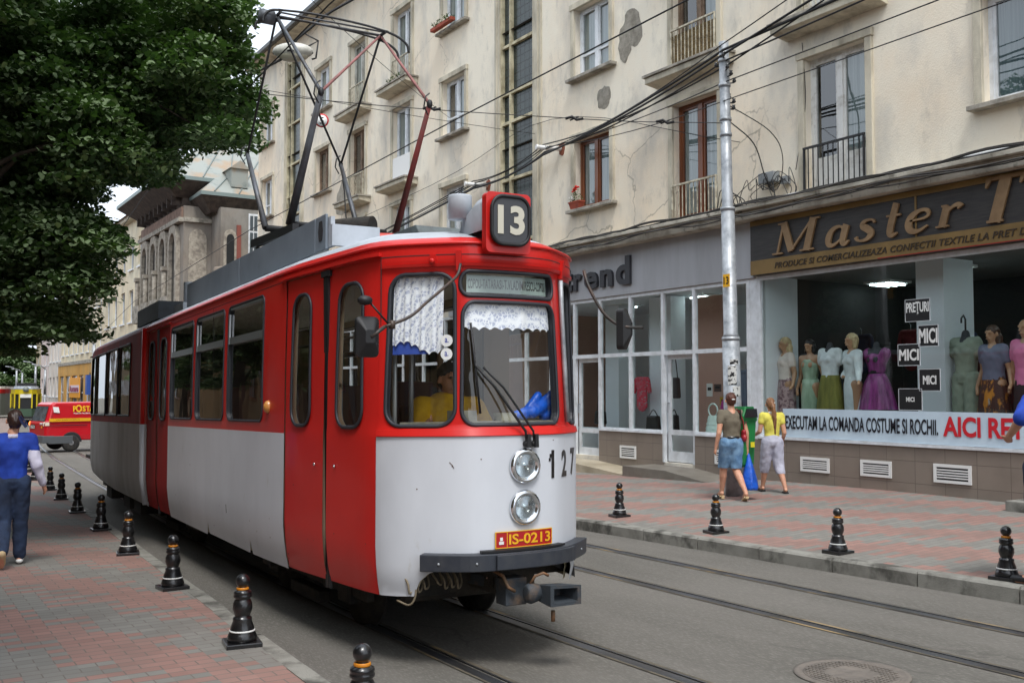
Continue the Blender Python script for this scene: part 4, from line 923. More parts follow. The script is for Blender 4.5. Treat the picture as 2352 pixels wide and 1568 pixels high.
# fittings on the front
def disc(m, hull, u, z, prof, n=24, sm=True):
    c = Vector(hull.S(u, z, 0)); nn = hull.N(u, z); a = Vector((0, 0, 1)); a = (a-nn*a.dot(nn)).normalized(); b = nn.cross(a)
    m.lathe(prof, n, sm=sm, T=lambda p: c+a*p[0]+b*p[1]+nn*p[2])
M_lens = mat('headlamp glass', (215, 222, 222), .06, .0, c2=(120, 128, 130), sc=22, spec=1, coat=1); M_refl = mat('lamp reflector', (220, 222, 225), .15, 1)
for z, lab in ((1.33, 'upper headlight'), (1.055, 'lower headlight')):
    m = MB(); disc(m, HF, .055, z, [(.118, -.02), (.118, .012), (.110, .028), (.095, .034), (.082, .026), (.076, .012)], 32); h_ = m.build('headlight', M_chrome, tr)
    m = MB(); disc(m, HF, .055, z, [(.075, .013), (.06, .002), (.03, -.012), (.012, -.016), (.010, .006)], 28); m.build('reflector', M_refl, h_)
    m = MB(); disc(m, HF, .055, z, [(.077, .016), (.072, .021), (.05, .031), (.025, .037), (.002, .038)], 28); m.build('lens', glass('lens glass', (235, 240, 240), 1.3, 1.5), h_)
def on_skin(m, hull, v, f, off, k=0):
    m.add([hull.S(u, z, off+d) for u, z, d in v], f, k)
m = MB()
for a, b, c, d in ((.288, .316, 1.235, 1.425), (.270, .287, 1.375, 1.40), (.262, .278, 1.35, 1.372)): hband(m, HF, a, b, c, d, .001, .004, n=1)
m.build('fleet_number', M_blk, tr)
for ch, a, b, z0, z1 in ( ('2', .43, .53, 1.235, 1.42), ('7', .63, .74, 1.235, 1.425)):
    v, f = fit_text(ch, a, b, z0, z1, .03, .001); m = MB(); on_skin(m, HF, v, f, .003); m.build('fleet_number', M_blk, tr)
# number plate, leaning with the bonnet
m = MB(); hband(m, HF, -.165, .275, .800, .902, .006, .012); pl = m.build('number_plate', mat('plate red', (170, 22, 30), .4), tr)
m = MB()
for a, b, c, d in ((-.165, .275, .797, .802), (-.165, .275, .900, .905), (-.168, -.163, .797, .905), (.273, .278, .797, .905), (-.085, -.081, .803, .899)): hband(m, HF, a, b, c, d, .006, .0145, n=8)
M_yel = mat('plate yellow', (232, 176, 30), .45); m.build('plate_border', M_yel, pl)
v, f = fit_text('IS-0213', -.070, .258, .818, .886, .02, .001); m = MB(); on_skin(m, HF, v, f, .0145); m.build('plate_lettering', M_yel, pl)
m = MB()
for a, b, c, d in ((-.142, -.108, .822, .842), (-.135, -.115, .846, .868)): hband(m, HF, a, b, c, d, .012, .0145, n=2)
m.build('plate_emblem', M_wht, pl)
# bumper
M_bump = mat('dark bumper', (46, 50, 58), .45, c2=(60, 62, 66), sc=8)
m = MB(); hband(m, HF, -.645, .80, .665, .775, -.02, .085); bmp = m.build('bumper', M_bump, tr, bevel=.006)
m = MB(); hband(m, HF, -.19, .42, .672, .768, .086, .11); m.build('bumper_centre', M_bump, bmp, bevel=.004)
m = MB(); hband(m, HF, -.27, .36, .780, .793, .004, .06); m.build('bumper_step', M_rub, bmp)
m = MB()
for u in (-.52, -.30, .62): disc(m, HF, u, .72, [(.008, .085), (.008, .091), (.001, .093)], 8)
m.build('bolt', M_steel, bmp)
# destination display
m = MB(); hband(m, HF, -.37, .41, 2.49, 2.61, -.036, -.028); dd = m.build('destination_display', mat('blind', (150, 166, 160), .6, c2=(128, 142, 138), sc=3), tr)
v, f = fit_text('COPOU-TATARASI-T.VLADIMIRESCU-COPOU', -.355, .395, 2.518, 2.582, .006, .001, 0, 1.05); m = MB(); on_skin(m, HF, v, f, -.026); m.build('blind_lettering', M_blk, dd)
# route number box
def loc(p): return HF.W(p)
m = MB(); m.prism(rrect(-.25, .09, 2.74, 3.145, .035), .06, 'y', -.02, T=loc); rb = m.build('route_number_box', M_red, tr, bevel=.012)
pf = rrect(-.222, .062, 2.795, 3.115, .085, 8)
m = MB(); m.prism(pf, .03, 'y', -.049, T=loc); m.build('number_screen', mat('black screen', (62, 64, 68), .5), rb)
m = MB(); n = len(pf); pts = [Vector(loc((a, -.05, b))) for a, b in pf]; k = 6; vs = []
for i in range(n):
    d = (pts[(i+1) % n]-pts[i-1]).normalized(); nn = Vector((0, -1, 0)); q = d.cross(nn).normalized()
    for j in range(k): a = 2*PI*j/k; vs.append(pts[i]+q*math.cos(a)*.013+nn*math.sin(a)*.011)
m.add(vs, [(i*k+j, i*k+(j+1) % k, ((i+1) % n)*k+(j+1) % k, ((i+1) % n)*k+j) for i in range(n) for j in range(k)], 0, True); m.build('screen_rim', M_rub, rb)
v, f = fit_text('13', -.18, .025, 2.86, 3.055, .035, .002); m = MB(); m.add([loc((a, -.052-d, b)) for a, b, d in v], f); m.build('route_number', mat('pale digits', (196, 192, 176), .5), rb)
m = MB(); vs = []
prof = [(-.23, 2.9), (-.24, 3.08), (-.2, 3.135), (.05, 3.135), (.08, 3.08), (.07, 2.9)]
for y, k in ((.041, 1), (.20, .93), (.34, .6), (.46, .1)):
    for a, b in prof: vs.append(loc((a*(1 if k > .5 else .9), y, 2.9+(b-2.9)*k)))
m.add(vs, [(j*6+i, j*6+i+1, (j+1)*6+i+1, (j+1)*6+i) for j in range(3) for i in range(5)], 0, True); m.build('cowl', M_roof, rb)
# mouldings that carry the mirrors, lamp bosses
for u in (-.42, .60):
    m = MB(); hband(m, HF, u-.02, u+.02, 2.63, 2.76, .0, .03, n=1); m.build('bracket', M_red, tr)
m = MB(); hband(m, HF, -.62, -.58, 2.68, 2.74, 0, .02, n=1); disc(m, HF, -.60, 2.70, [(.018, .02), (.018, .045), (.010, .05)], 10); m.build('lamp_boss', M_red, tr)
mirL = [(-1.03, -.185, 2.21), (-.86, -.18, 2.28), (-.72, -.12, 2.38), (-.55, -.05, 2.50), (-.44, .02, 2.58), (-.40, .055, 2.66)]
M_arm = mat('dark mirror arm', (46, 44, 42), .5, c2=(80, 60, 48), sc=9)
def mirror_head(c, w_, h_, d_, tl=0):
    m = MB(); x, y, z = c; p = rrect(x-w_/2, x+w_/2, z-h_/2, z+h_/2, .03); q = rrect(x-w_*.2, x+w_*.2, z-h_*.16, z+h_*.16, .01)
    n = len(p); rx = math.cos(tl); ry = math.sin(tl)
    def TT(a, yy, b): dx = a-x; dy = yy-y; return loc((x+dx*rx-dy*ry, y+dx*ry+dy*rx, b))
    vs = [TT(a, y+d_, b) for a, b in p]+[TT(a, y, b) for a, b in p]+[TT(a, y-.045, b) for a, b in q]
    fs_ = [tuple(range(n))]+[(i, (i+1) % n, (i+1) % n+n, i+n) for i in range(n)]+[(n+i, n+(i+1) % n, 2*n+(i+1) % n, 2*n+i) for i in range(n)]+[tuple(range(2*n, 3*n))]
    m.add(vs, fs_); return m
m = mirror_head((-1.125, -.15, 2.15), .145, .245, .03); a = m.build('mirror', M_rub, tr)
m = MB(); m.tube(sp([loc(p) for p in mirL]), .010, 8); m.tube([loc((-1.12, -.19, 2.145)), loc((-1.03, -.185, 2.21))], .012, 8); m.lathe([(.02, 0), (.02, .05)], 10, T=lambda p: loc((-.98+p[0], -.18+p[1], 2.20+p[2]))); m.build('arm', M_arm, a)
m = MB(); m.ball((-1.155, -.18, 2.365), .04, 10, sq=(1.25, 1, .75), T=loc); m.tube([loc((-1.12, -.18, 2.35)), loc((-1.0, -.18, 2.225))], .006, 6); m.build('small_lamp', M_rub, tr)
m = mirror_head((.80, -.12, 2.255), .10, .285, .05, R(35)); a = m.build('mirror', M_rub, tr)
m = MB(); m.tube(sp([loc(p) for p in [(.60, .10, 2.68), (.60, .04, 2.56), (.66, -.04, 2.38), (.74, -.1, 2.29), (.80, -.16, 2.265), (.92, -.16, 2.265)]]), .011, 8); m.build('arm', M_arm, a)
# gutter pipe on the right corner
m = MB(); m.tube([HF.S(.60, z, .02) for z in (1.61, 2.0, 2.4, 2.62)], .017, 8); m.build('gutter_pipe', M_steel, tr)
# wipers
for du, hh in ((0, 0), (.06, -.015)):
    m = MB(); m.tube([HF.S(.06+du, 1.475, .02), HF.S(.04+du, 1.56, .055), HF.S(-.16+du, 1.85, .05), HF.S(-.30+du, 2.0+hh, .035)], .008 if du else .009, 6)
    disc(m, HF, .06+du, 1.475, [(.02, 0), (.02, .03), (.012, .035)], 10); hband(m, HF, .05+du, .075+du, 1.45, 1.54, .03, .055, n=1); w_ = m.build('wiper', M_rub, tr)
    if not du: m = MB(); m.tube([HF.S(-.33, 2.28, .02), HF.S(-.295, 1.98, .028), HF.S(-.262, 1.68, .02)], .008, 6); m.build('wiper_blade', M_rub, w_)
# orange marker, small lock studs, stickers
m = MB(); m.ball((0, 0, 0), .055, 14, T=lambda p: Vector(HF.S(-2.97, 1.74, 0))+Vector((p[0]*.8, p[1]*.8, p[2]))); m.build('side_marker', mat('ochre lens', (196, 134, 66), .35, coat=.4), tr)
m = MB()
for u, z in ((-1.93, 1.31), (-1.59, 1.31)): disc(m, HF, u, z, [(.012, 0), (.012, .008), (.002, .01)], 10)
m.build('lock_stud', M_chrome, tr)
m = MB(); hband(m, HF, -4.35, -4.335, .745, .825, .001, .003, n=1); m.build('key_slot', M_blk, tr)
r10 = random.Random(21); M_chip = mat('rust chip', (96, 70, 56), .8)
m = MB(); hband(m, HF, -.455, -.448, 1.335, 1.342, .001, .0025, n=1); m.tube([HF.S(-.47, 1.365, .002), HF.S(-.45, 1.345, .002), HF.S(-.44, 1.325, .002)], .0022, 4)
m.build('scratch', M_chip, tr)
for _ in range(26):
    u = r10.choice([r10.uniform(-7, -2.7), r10.uniform(-1.0, .9), r10.uniform(-2.5, -1.1)]); z = r10.uniform(.5, .85) if r10.random() < .75 else r10.uniform(.9, 1.5); q = r10.uniform(.002, .006)
    m = MB(); hband(m, HF, u-q*r10.uniform(.5, 1.6), u+q, z-q, z+q*r10.uniform(.4, 1.5), .0008, .0016, n=1); m.build('paint_chip', M_chip, tr)
m = MB()
for i in range(40):
    u = -2.62+i*.0405; disc(m, HF, u, 2.790, [(.0045, 0), (.0045, .002), (.001, .003)], 6)
m.build('rivet_strip', M_red, tr)['kind'] = 'stuff'
for z in (2.165, 2.075): 
    m = MB(); disc(m, HF, -.505, z, [(.04, .0), (.04, .002)], 24, False); s_ = m.build('round_sticker', M_wht, tr)
    v, f = fit_text('a.', -.518, -.492, z-.014, z+.016, .01, .0005); m = MB(); on_skin(m, HF, v, f, .003); m.build('sticker_mark', mat('sticker blue', (40, 60, 150), .6), s_)
# lace curtains
def lace():
    m = bpy.data.materials.new('white lace'); m.use_nodes = True; n = m.node_tree; N = n.nodes; b = N['Principled BSDF']; b.inputs['Roughness'].default_value = .9
    g = N.new('ShaderNodeNewGeometry'); v = N.new('ShaderNodeTexVoronoi'); v.feature = 'DISTANCE_TO_EDGE'; v.inputs['Scale'].default_value = 34; n.links.new(g.outputs['Position'], v.inputs['Vector'])
    wv = N.new('ShaderNodeTexWave'); wv.wave_type = 'RINGS'; wv.inputs['Scale'].default_value = 9; wv.inputs['Distortion'].default_value = 9; wv.inputs['Detail'].default_value = 2; n.links.new(g.outputs['Position'], wv.inputs['Vector'])
    l = N.new('ShaderNodeMapRange'); l.inputs[1].default_value = .04; l.inputs[2].default_value = .14; l.inputs[3].default_value = 1; l.inputs[4].default_value = 0; n.links.new(v.outputs['Distance'], l.inputs[0])
    x = N.new('ShaderNodeMath'); x.operation = 'MAXIMUM'; n.links.new(wv.outputs['Fac'], x.inputs[0]); n.links.new(l.outputs[0], x.inputs[1])
    c = N.new('ShaderNodeMix'); c.data_type = 'RGBA'; n.links.new(x.outputs[0], c.inputs[0]); c.inputs[6].default_value = lin((176, 182, 206))+(1,); c.inputs[7].default_value = lin((246, 247, 252))+(1,); n.links.new(c.outputs[2], b.inputs['Base Color']); MATS['white lace'] = m
    return m
M_lace = lace()
def curtain(u0, u1, zt, zb, sc_, off, k=0, sl=0):
    m = MB(); n = 48; vs = []
    for i in range(n+1):
        t = i/n; u = u0+(u1-u0)*t; bz = zb(t)+.022*abs(math.cos(t*PI*sc_)); o_ = off-.003*math.sin(t*37+1)-.001*math.sin(t*90)
        for j in range(7): q = j/6; vs.append(HF.S(u+sl*q*(t if t > .5 else 0), zt+(bz-zt)*q, o_-.004*q*math.sin(t*60)))
    m.add(vs, [(i*7+j, i*7+j+1, (i+1)*7+j+1, (i+1)*7+j) for i in range(n) for j in range(6)], 0, True); return m
curtain(-.925, -.54, 2.60, lambda t: 2.12-.06*max(0, t-.5)+.03*math.sin(t*PI*2), 6, -.030).build('lace_curtain', M_lace, tr, recalc=False)
curtain(-.385, .44, 2.42, lambda t: 2.235-.0*t, 9, -.030).build('lace_curtain', M_lace, tr, recalc=False)
m = MB(); hband(m, HF, -.93, -.65, 2.08, 2.2, -.046, -.043); m.build('blue_strip', mat('blue cloth', (50, 80, 170), .8), tr)
# interior
m = MB(); m.prism([(-.3, .15), (.3, .15), (.72, .52), (.86, 1.9), (.9, 8.2), (-.9, 8.2), (-.86, 1.9), (-.72, .52)], .06, 'z', .80, T=loc); m.build('floor', mat('tram floor', (74, 68, 62), .8), tr)
m = MB(); m.prism([(-.26, .28), (.26, .28), (.68, .62), (.84, 2), (.88, 8.2), (-.88, 8.2), (-.84, 2), (-.68, .62)], .02, 'z', 2.745, T=loc); m.build('ceiling', mat('tram ceiling', (220, 218, 206), .7), tr)
m = MB(); m.prism([(-.34, .14), (.34, .14), (.62, .44), (-.62, .44)], .8, 'z', .80, T=loc); m.prism([(-.35, .12), (.35, .12), (.66, .44), (-.66, .44)], .025, 'z', 1.60, T=loc); m.box(-.35, -.2, .2, .35, 1.627, 1.70, T=loc); m.box(.0, .12, .22, .34, 1.627, 1.68, T=loc); m.build('driver_console', mat('console', (150, 146, 130), .6, c2=(96, 92, 84), sc=5), tr)
m = MB(); m.box(-.25, -.22, 1.55, 1.58, .86, 2.74, T=loc); m.box(.60, .84, 1.60, 1.63, .86, 2.74, T=loc); m.box(-.25, .599, 1.60, 1.63, .86, 1.62, T=loc); m.box(.18, .22, 1.60, 1.63, 1.621, 2.74, T=loc); m.build('cab_partition', mat('cab partition', (128, 106, 80), .6), tr)
m = MB()
for x, y in ((-.62, .62), (-.72, 2.75), (.1, 3.0), (-.25, 4.4), (.1, 5.8), (-.62, 7.1), (-.8, 1.2)): m.tube([loc((x, y, .86)), loc((x, y, 2.74))], .016, 8)
m.tube([loc((-.45, 2.6, 2.45)), loc((-.45, 7.6, 2.45))], .014, 8); m.tube([loc((.35, 2.6, 2.45)), loc((.35, 7.6, 2.45))], .014, 8)
m.build('grab_pole', mat('grey pole', (150, 152, 152), .35, .5), tr)
M_seat = mat('brown seat', (70, 36, 30), .6)
seat = None
for i, y in enumerate([2.3, 3.1, 3.9, 4.7, 5.5, 6.3]):
    for x in ((-.6,) if y > 2.8 else ())+(.35, ):
        if seat is None:
            m = MB(); m.box(-.2, .2, -.2, .2, 1.22, 1.29); m.box(-.19, .19, .17, .21, 1.30, 1.95); m.tube([(0, 0, .86), (0, 0, 1.22)], .03, 8); seat = m.build('passenger_seat', M_seat, None, bevel=.02); s_ = seat
        else: s_ = seat.copy(); COL.objects.link(s_)
        s_.parent = tr; p = Vector(loc((x, y, 0)))-wloc(tr); s_.location = p; s_.rotation_euler = (0, 0, R(-2.5))
m = MB(); m.box(-.9, .9, .1, 7.2, .80, .86, T=h2.W); m.box(-.88, .88, .1, 7.0, 2.745, 2.765, T=h2.W); m.build('rear_floor', MATS['tram floor'], tr)
for y in (1.6, 2.6, 3.6, 4.6, 5.6):
    for x in (-.6, .4): s_ = seat.copy(); COL.objects.link(s_); s_.location = Vector(h2.W((x, y, 0)))-wloc(tr)
# running gear
def wheel(X, Y, nm='wheel'):
    m = MB(); z = gz(Y)+.335
    m.lathe([(.33, -.06), (.335, .0), (.355, .002), (.355, .03), (.30, .03), (.28, .01), (.12, .012), (.10, .05), (.02, .05)], 28, T=lambda p: (X+p[2], Y+p[0], z+p[1])); return m.build(nm, M_under, tr)
for Y in (7.5, 9.3, 13.3, 15.0, 20.0, 21.4):
    if Y > 22: continue
    xl = ip(Y, RL['a'])
    for X in (xl, xl+1.0): wheel(X, Y)
M_frame = mat('bogie frame', (40, 38, 36), .8, c2=(66, 60, 52), sc=7, bump=.3)
for Y in (8.4, 14.15, 20.7):
    xl = ip(Y, RL['a']); g0 = gz(Y); m = MB()
    for X in (xl-.17, xl+1.1):
        m.box(X, X+.07, Y-1.25, Y+1.25, g0+.26, g0+.42); m.box(X-.02, X+.09, Y-.98, Y-.72, g0+.2, g0+.5); m.box(X-.02, X+.09, Y+.72, Y+.98, g0+.2, g0+.5); m.box(X-.03, X+.07, Y-.35, Y+.35, g0+.10, g0+.2)
        for e in (-.45, .45): m.lathe([(.06, 0), (.06, .2)], 10, (X+.03, Y+e, g0+.25))
    m.box(xl, xl+1.0, Y-.3, Y+.3, g0+.25, g0+.5); m.box(xl+.1, xl+.9, Y-.75, Y-.4, g0+.18, g0+.42); m.box(xl+.1, xl+.9, Y+.4, Y+.75, g0+.18, g0+.42)
    m.build('bogie', M_frame, tr, bevel=.01)
m = MB(); m.box(-.72, .72, .55, 8.2, .50, .72, T=loc)
for x, y, a, b, c in ((-.84, 3.0, .25, .14, .38), (-.86, 3.6, .6, .2, .44), (-.84, 4.6, .8, .22, .46), (-.86, 5.8, .4, .2, .40), (-.80, 6.6, .5, .25, .46)): m.box(x+.06, x+.3, y, y+a, c-.04, .6, T=loc)
m.box(-.5, .5, .62, .9, .42, .66, T=loc); m.tube([loc((-.5, .75, .42)), loc((.5, .75, .42))], .06, 10); m.box(-.05, .14, .25, .6, .46, .62, T=loc)
pass
m.build('underframe', M_under, tr)
m = MB(); m.box(-.7, .7, .2, 5.8, .52, .76, T=h2.W)
for y in (.9, 1.9, 3.9): m.box(-.84, -.55, y, y+.6, .24, .6, T=h2.W)
m.build('rear_underframe', M_under, tr)
m = MB()
r5 = random.Random(4)
for i in range(7):
    x = -.66+i*.06+r5.uniform(-.02, .02); y = .34
    m.tube(sp([loc((x, y+.1, .66)), loc((x+.02, y-.02, .58)), loc((x+.03, y-.03, .52+r5.uniform(-.02, .05))), loc((x+.08, y+.02, .54)), loc((x+.1, y+.1, .62))]), .007, 6)
m.tube(sp([loc((-.62, .44, .66)), loc((-.60, .33, .62)), loc((-.60, .30, .5)), loc((-.63, .33, .43)), loc((-.68, .42, .45))]), .007, 6)
m.build('brake_hose', mat('dusty hose', (120, 108, 88), .8), tr)
# coupler
M_coup = mat('coupler paint', (50, 56, 62), .7, c2=(96, 78, 62), sc=9, lo=.5, hi=.75, bump=.2)
m = MB(); m.bar(loc((-.02, .6, .52)), loc((.03, .05, .53)), .10, .08); m.box(-.10, .06, -.02, .12, .42, .60, T=loc); m.lathe([(.055, -.04), (.07, 0), (.055, .06), (.03, .1)], 12, T=lambda p: loc((.03+p[2], -.12+p[0]*.8, .51+p[1])))
cp = m.build('coupler', M_coup, tr, bevel=.008)
m = MB(); m.add([loc(((p[0]-.03)*.82+.04, p[1]*.85, .505+(p[2]-.505)*.68)) for p in [(.08, -.10, .44), (.08, -.10, .58), (.10, -.30, .60), (.10, -.30, .40), (.30, -.10, .46), (.30, -.10, .57), (.36, -.34, .59), (.36, -.34, .41)]], [(0, 1, 5, 4), (0, 3, 2, 1), (4, 5, 6, 7), (1, 2, 6, 5), (0, 4, 7, 3)])
m.add([loc(((p[0]-.03)*.82+.04, p[1]*.85, .505+(p[2]-.505)*.68)) for p in [(.13, -.305, .43), (.13, -.305, .57), (.17, -.16, .54), (.17, -.16, .47), (.33, -.335, .44), (.33, -.335, .565), (.28, -.16, .54), (.28, -.16, .47)]], [(0, 1, 2, 3), (4, 7, 6, 5), (1, 5, 6, 2), (0, 3, 7, 4), (2, 6, 7, 3)])
m.add([loc(((p[0]-.03)*.82+.04, p[1]*.85, .505+(p[2]-.505)*.68)) for p in [(.10, -.30, .60), (.10, -.30, .40), (.36, -.34, .59), (.36, -.34, .41), (.13, -.305, .57), (.13, -.305, .43), (.33, -.335, .565), (.33, -.335, .44)]], [(0, 4, 5, 1), (2, 3, 7, 6), (0, 2, 6, 4), (1, 5, 7, 3)])
m.build('coupler_head', M_coup, cp, recalc=False)
m = MB(); m.tube([loc((.15, -.2, .40)), loc((.15, -.2, .33))], .014, 8); m.build('coupler_pin', mat('rusty pin', (120, 84, 56), .7, c2=(80, 66, 50), sc=14), cp); m = MB(); m.tube([loc(p) for p in [(.02, -.12, .56), (.05, -.14, .62), (.10, -.16, .64), (.14, -.16, .62)]], .010, 6); m.tube([loc(p) for p in [(-.16, .1, .66), (-.12, -.02, .62), (-.1, -.05, .55), (-.05, -.05, .52)]], .012, 6); m.build('coupler_lever', mat('rusty pin', (120, 84, 56), .7, c2=(80, 66, 50), sc=14), cp)
# apron flap on the right
m = MB(); m.add([loc(p) for p in [(.30, .18, .67), (.70, .40, .67), (.74, .44, .47), (.68, .36, .49)]], [(0, 1, 2, 3)]); m.build('apron_flap', M_rub, tr, recalc=False)
# roof equipment
m = MB(); bd = [(-.845, 2.07, 6.80), (-.835, 1.80, 2.055)]
for x, a, b in ((-.72, 1.80, 2.05), (-.72, 2.065, 4.45), (-.72, 4.465, 6.95)):
    m.prism([(a, 2.985), (b, 2.985), (b, 3.265), (a, 3.265)], .02, 'x', x, T=loc)
m.build('roof_fairing', M_gboard, tr, bevel=.003)
m = MB(); m.prism([(1.88, 3.06), (1.95, 3.06), (1.97, 3.14), (1.95, 3.22), (1.88, 3.22), (1.86, 3.14)], .004, 'x', -.7245, T=loc); m.build('lifting_hole', M_dark, tr)
m = MB(); m.box(-.70, -.30, 1.70, 1.74, 3.0, 3.17, T=loc); m.box(-.695, -.66, 1.75, 2.0, 3.0, 3.24, T=loc); m.build('roof_box', M_roof, tr)
m = MB(); m.prism([(1.25, 2.99), (2.7, 2.99), (2.6, 3.16), (1.4, 3.16)], .5, 'x', -.12, T=loc); m.box(-.6, .6, 2.55, 4.9, 3.02, 3.10, T=loc); m.build('resistor_box', mat('roof equipment', (88, 96, 96), .6, c2=(70, 74, 74), sc=6), tr, bevel=.01)
m = MB(); m.tube([loc((-.35, 2.52, 3.21)), loc((.42, 2.28, 3.21))], .05, 14); m.tube([loc((-.3, 3.0, 3.27)), loc((-.1, 2.6, 3.27))], .045, 14); m.build('red_cylinder', mat('red oxide', (188, 60, 48), .5), tr)
m = MB(); m.tube([loc((-.2, 3.3, 3.42)), loc((.12, 2.9, 3.42))], .085, 16); m.tube([loc((-.18, 3.35, 3.2)), loc((-.18, 3.35, 3.4))], .03, 8); m.build('roof_motor', M_under, tr)
m = MB(); m.lathe([(.082, 0), (.082, .155), (.078, .165), (.03, .17)], 24, T=lambda p: (3.36+p[0], 6.02+p[1], 2.905+p[2])); m.build('roof_vent', M_roof, tr)
m = MB()
for x in (-.74, ):
    m.prism([(-6.9, 0), (-6.9, 0)], 0) if False else None
m.prism([(.35, 2.99), (2.15, 2.99), (2.15, 3.24), (.35, 3.24)], .9, 'x', -.74, T=h2.W); m.build('rear_roof_box', mat('dark roof box', (64, 70, 76), .6, c2=(50, 52, 54), sc=4), tr)
m = MB(); m.box(-.62, -.1, -.75, -.15, 2.97, 3.12, T=h2.W); m.lathe([(.10, 0), (.10, .3)], 14, T=lambda p: h2.W((-.45+p[0], -.4+p[1], 3.12+p[2]))); m.build('roof_insulator', M_roof, tr)
# pantograph
pg = bpy.data.objects.new('pantograph', None); COL.objects.link(pg); pg.parent = tr
M_pgg = mat('grey pantograph tube', (96, 100, 106), .5, .3, c2=(70, 66, 64), sc=6); M_pgk = mat('black pantograph tube', (34, 34, 36), .5); M_pgr = mat('rust red tube', (120, 44, 40), .6, c2=(90, 50, 46), sc=7); M_pgp = mat('faded pink tube', (150, 96, 92), .6, c2=(120, 80, 76), sc=7)
K1, K2, K3, K4 = (3.25, 10.49, 4.24), (3.25, 8.37, 4.38), (4.25, 10.33, 4.22), (4.25, 8.20, 4.38)
T1, T2 = (3.25, 9.60, 5.46), (4.25, 9.30, 5.36); F1, F2, F3, F4 = (3.25, 9.86, 3.36), (3.25, 9.15, 3.30), (4.25, 9.70, 3.20), (4.25, 8.95, 3.22)
def arm(a, b, r0, r1, ma, nm='arm'): m = MB(); m.tube([a, b], [r0, r1], 10); return m.build(nm, ma, pg)
arm(F1, K1, .032, .022, M_pgg); arm(F2, K2, .040, .026, M_pgg); arm(F3, K3, .030, .022, M_pgg); arm(F4, K4, .034, .022, M_pgr)
arm(K1, T1, .012, .012, M_pgk); arm(K2, T1, .018, .016, M_pgg); arm(K2, T2, .014, .012, M_pgp); arm(K3, T1, .012, .012, M_pgk); arm(K3, T2, .012, .012, M_pgk); arm(K4, T2, .015, .013, M_pgp)
for i, (k, s_) in enumerate(((K1, 1), (K2, 1.2), (K3, 1.1), (K4, 1.2))):
    m = MB(); m.ball(k, .024*s_, 10, sq=(1, 1, 1.5)); kx, ky, kz = k
    m.tube([(kx-.02, ky-.03, kz+.09), (kx-.08, ky-.07, kz+.04), (kx-.09, ky-.06, kz-.05), (kx-.03, ky-.02, kz-.11)], .007, 6); m.build('knuckle', M_pgk, pg)
m = MB(); dx, dy, dz = T2[0]-T1[0], T2[1]-T1[1], T2[2]-T1[2]
def hd(t, f, z): return (T1[0]+dx*t, T1[1]+dy*t+f, T1[2]+dz*t+z)
for f in (-.12, .12):
    m.tube(sp([hd(-.02, f, .02), hd(.30, f, .045), hd(.75, f, .035), hd(1.03, f, .005)], 5), .0125, 8)
    m.tube(sp([hd(1.02, f, .005), hd(1.13, f, -.03), hd(1.21, f, -.09), hd(1.23, f, -.17)], 5), .0135, 8); m.tube(sp([hd(-.01, f, .02), hd(-.09, f, -.0), hd(-.15, f, -.06), hd(-.16, f, -.13)], 5), .0135, 8)
for t in (0, 1): m.bar(hd(t, -.13, .0), hd(t, .13, .0), .022); m.ball(hd(t, 0, -.03), .034, 10)
m.build('contact_strips', M_pgk, pg)
m = MB(); m.tube([T1, T2], .014, 8); m.tube([hd(0, -.06, .02), hd(1, -.06, .02)], .01, 8); m.lathe([(.07, -.07), (.07, .07)], 14, T=lambda p: (T1[0]-.10+p[2], T1[1]+p[0], T1[2]+p[1]-.03)); m.build('head_shaft', M_pgg, pg)
m = MB()
for p, q in ((F1, F3), (F2, F4)): m.tube([p, (q[0], p[1], p[2])], .035, 10)
for x in (3.22, 4.28): m.box(x-.03, x+.03, 8.9, 10.15, 3.19-.0, 3.27)
for y in (9.0, 10.05): m.box(3.22, 4.28, y-.03, y+.03, 3.12, 3.185)
for x in (3.25, 4.25):
    for y in (9.0, 10.05): m.lathe([(.03, 0), (.05, .03), (.03, .05), (.05, .08), (.03, .1)], 10, (x, y, 2.93))
m.build('base_frame', M_pgk, pg)
m = MB(); m.tube([K3, (4.24, 10.2, 3.9), (4.22, 10.1, 3.6), (4.3, 10.0, 3.3)], .007, 6); m.build('copper_lead', M_pgk, pg)
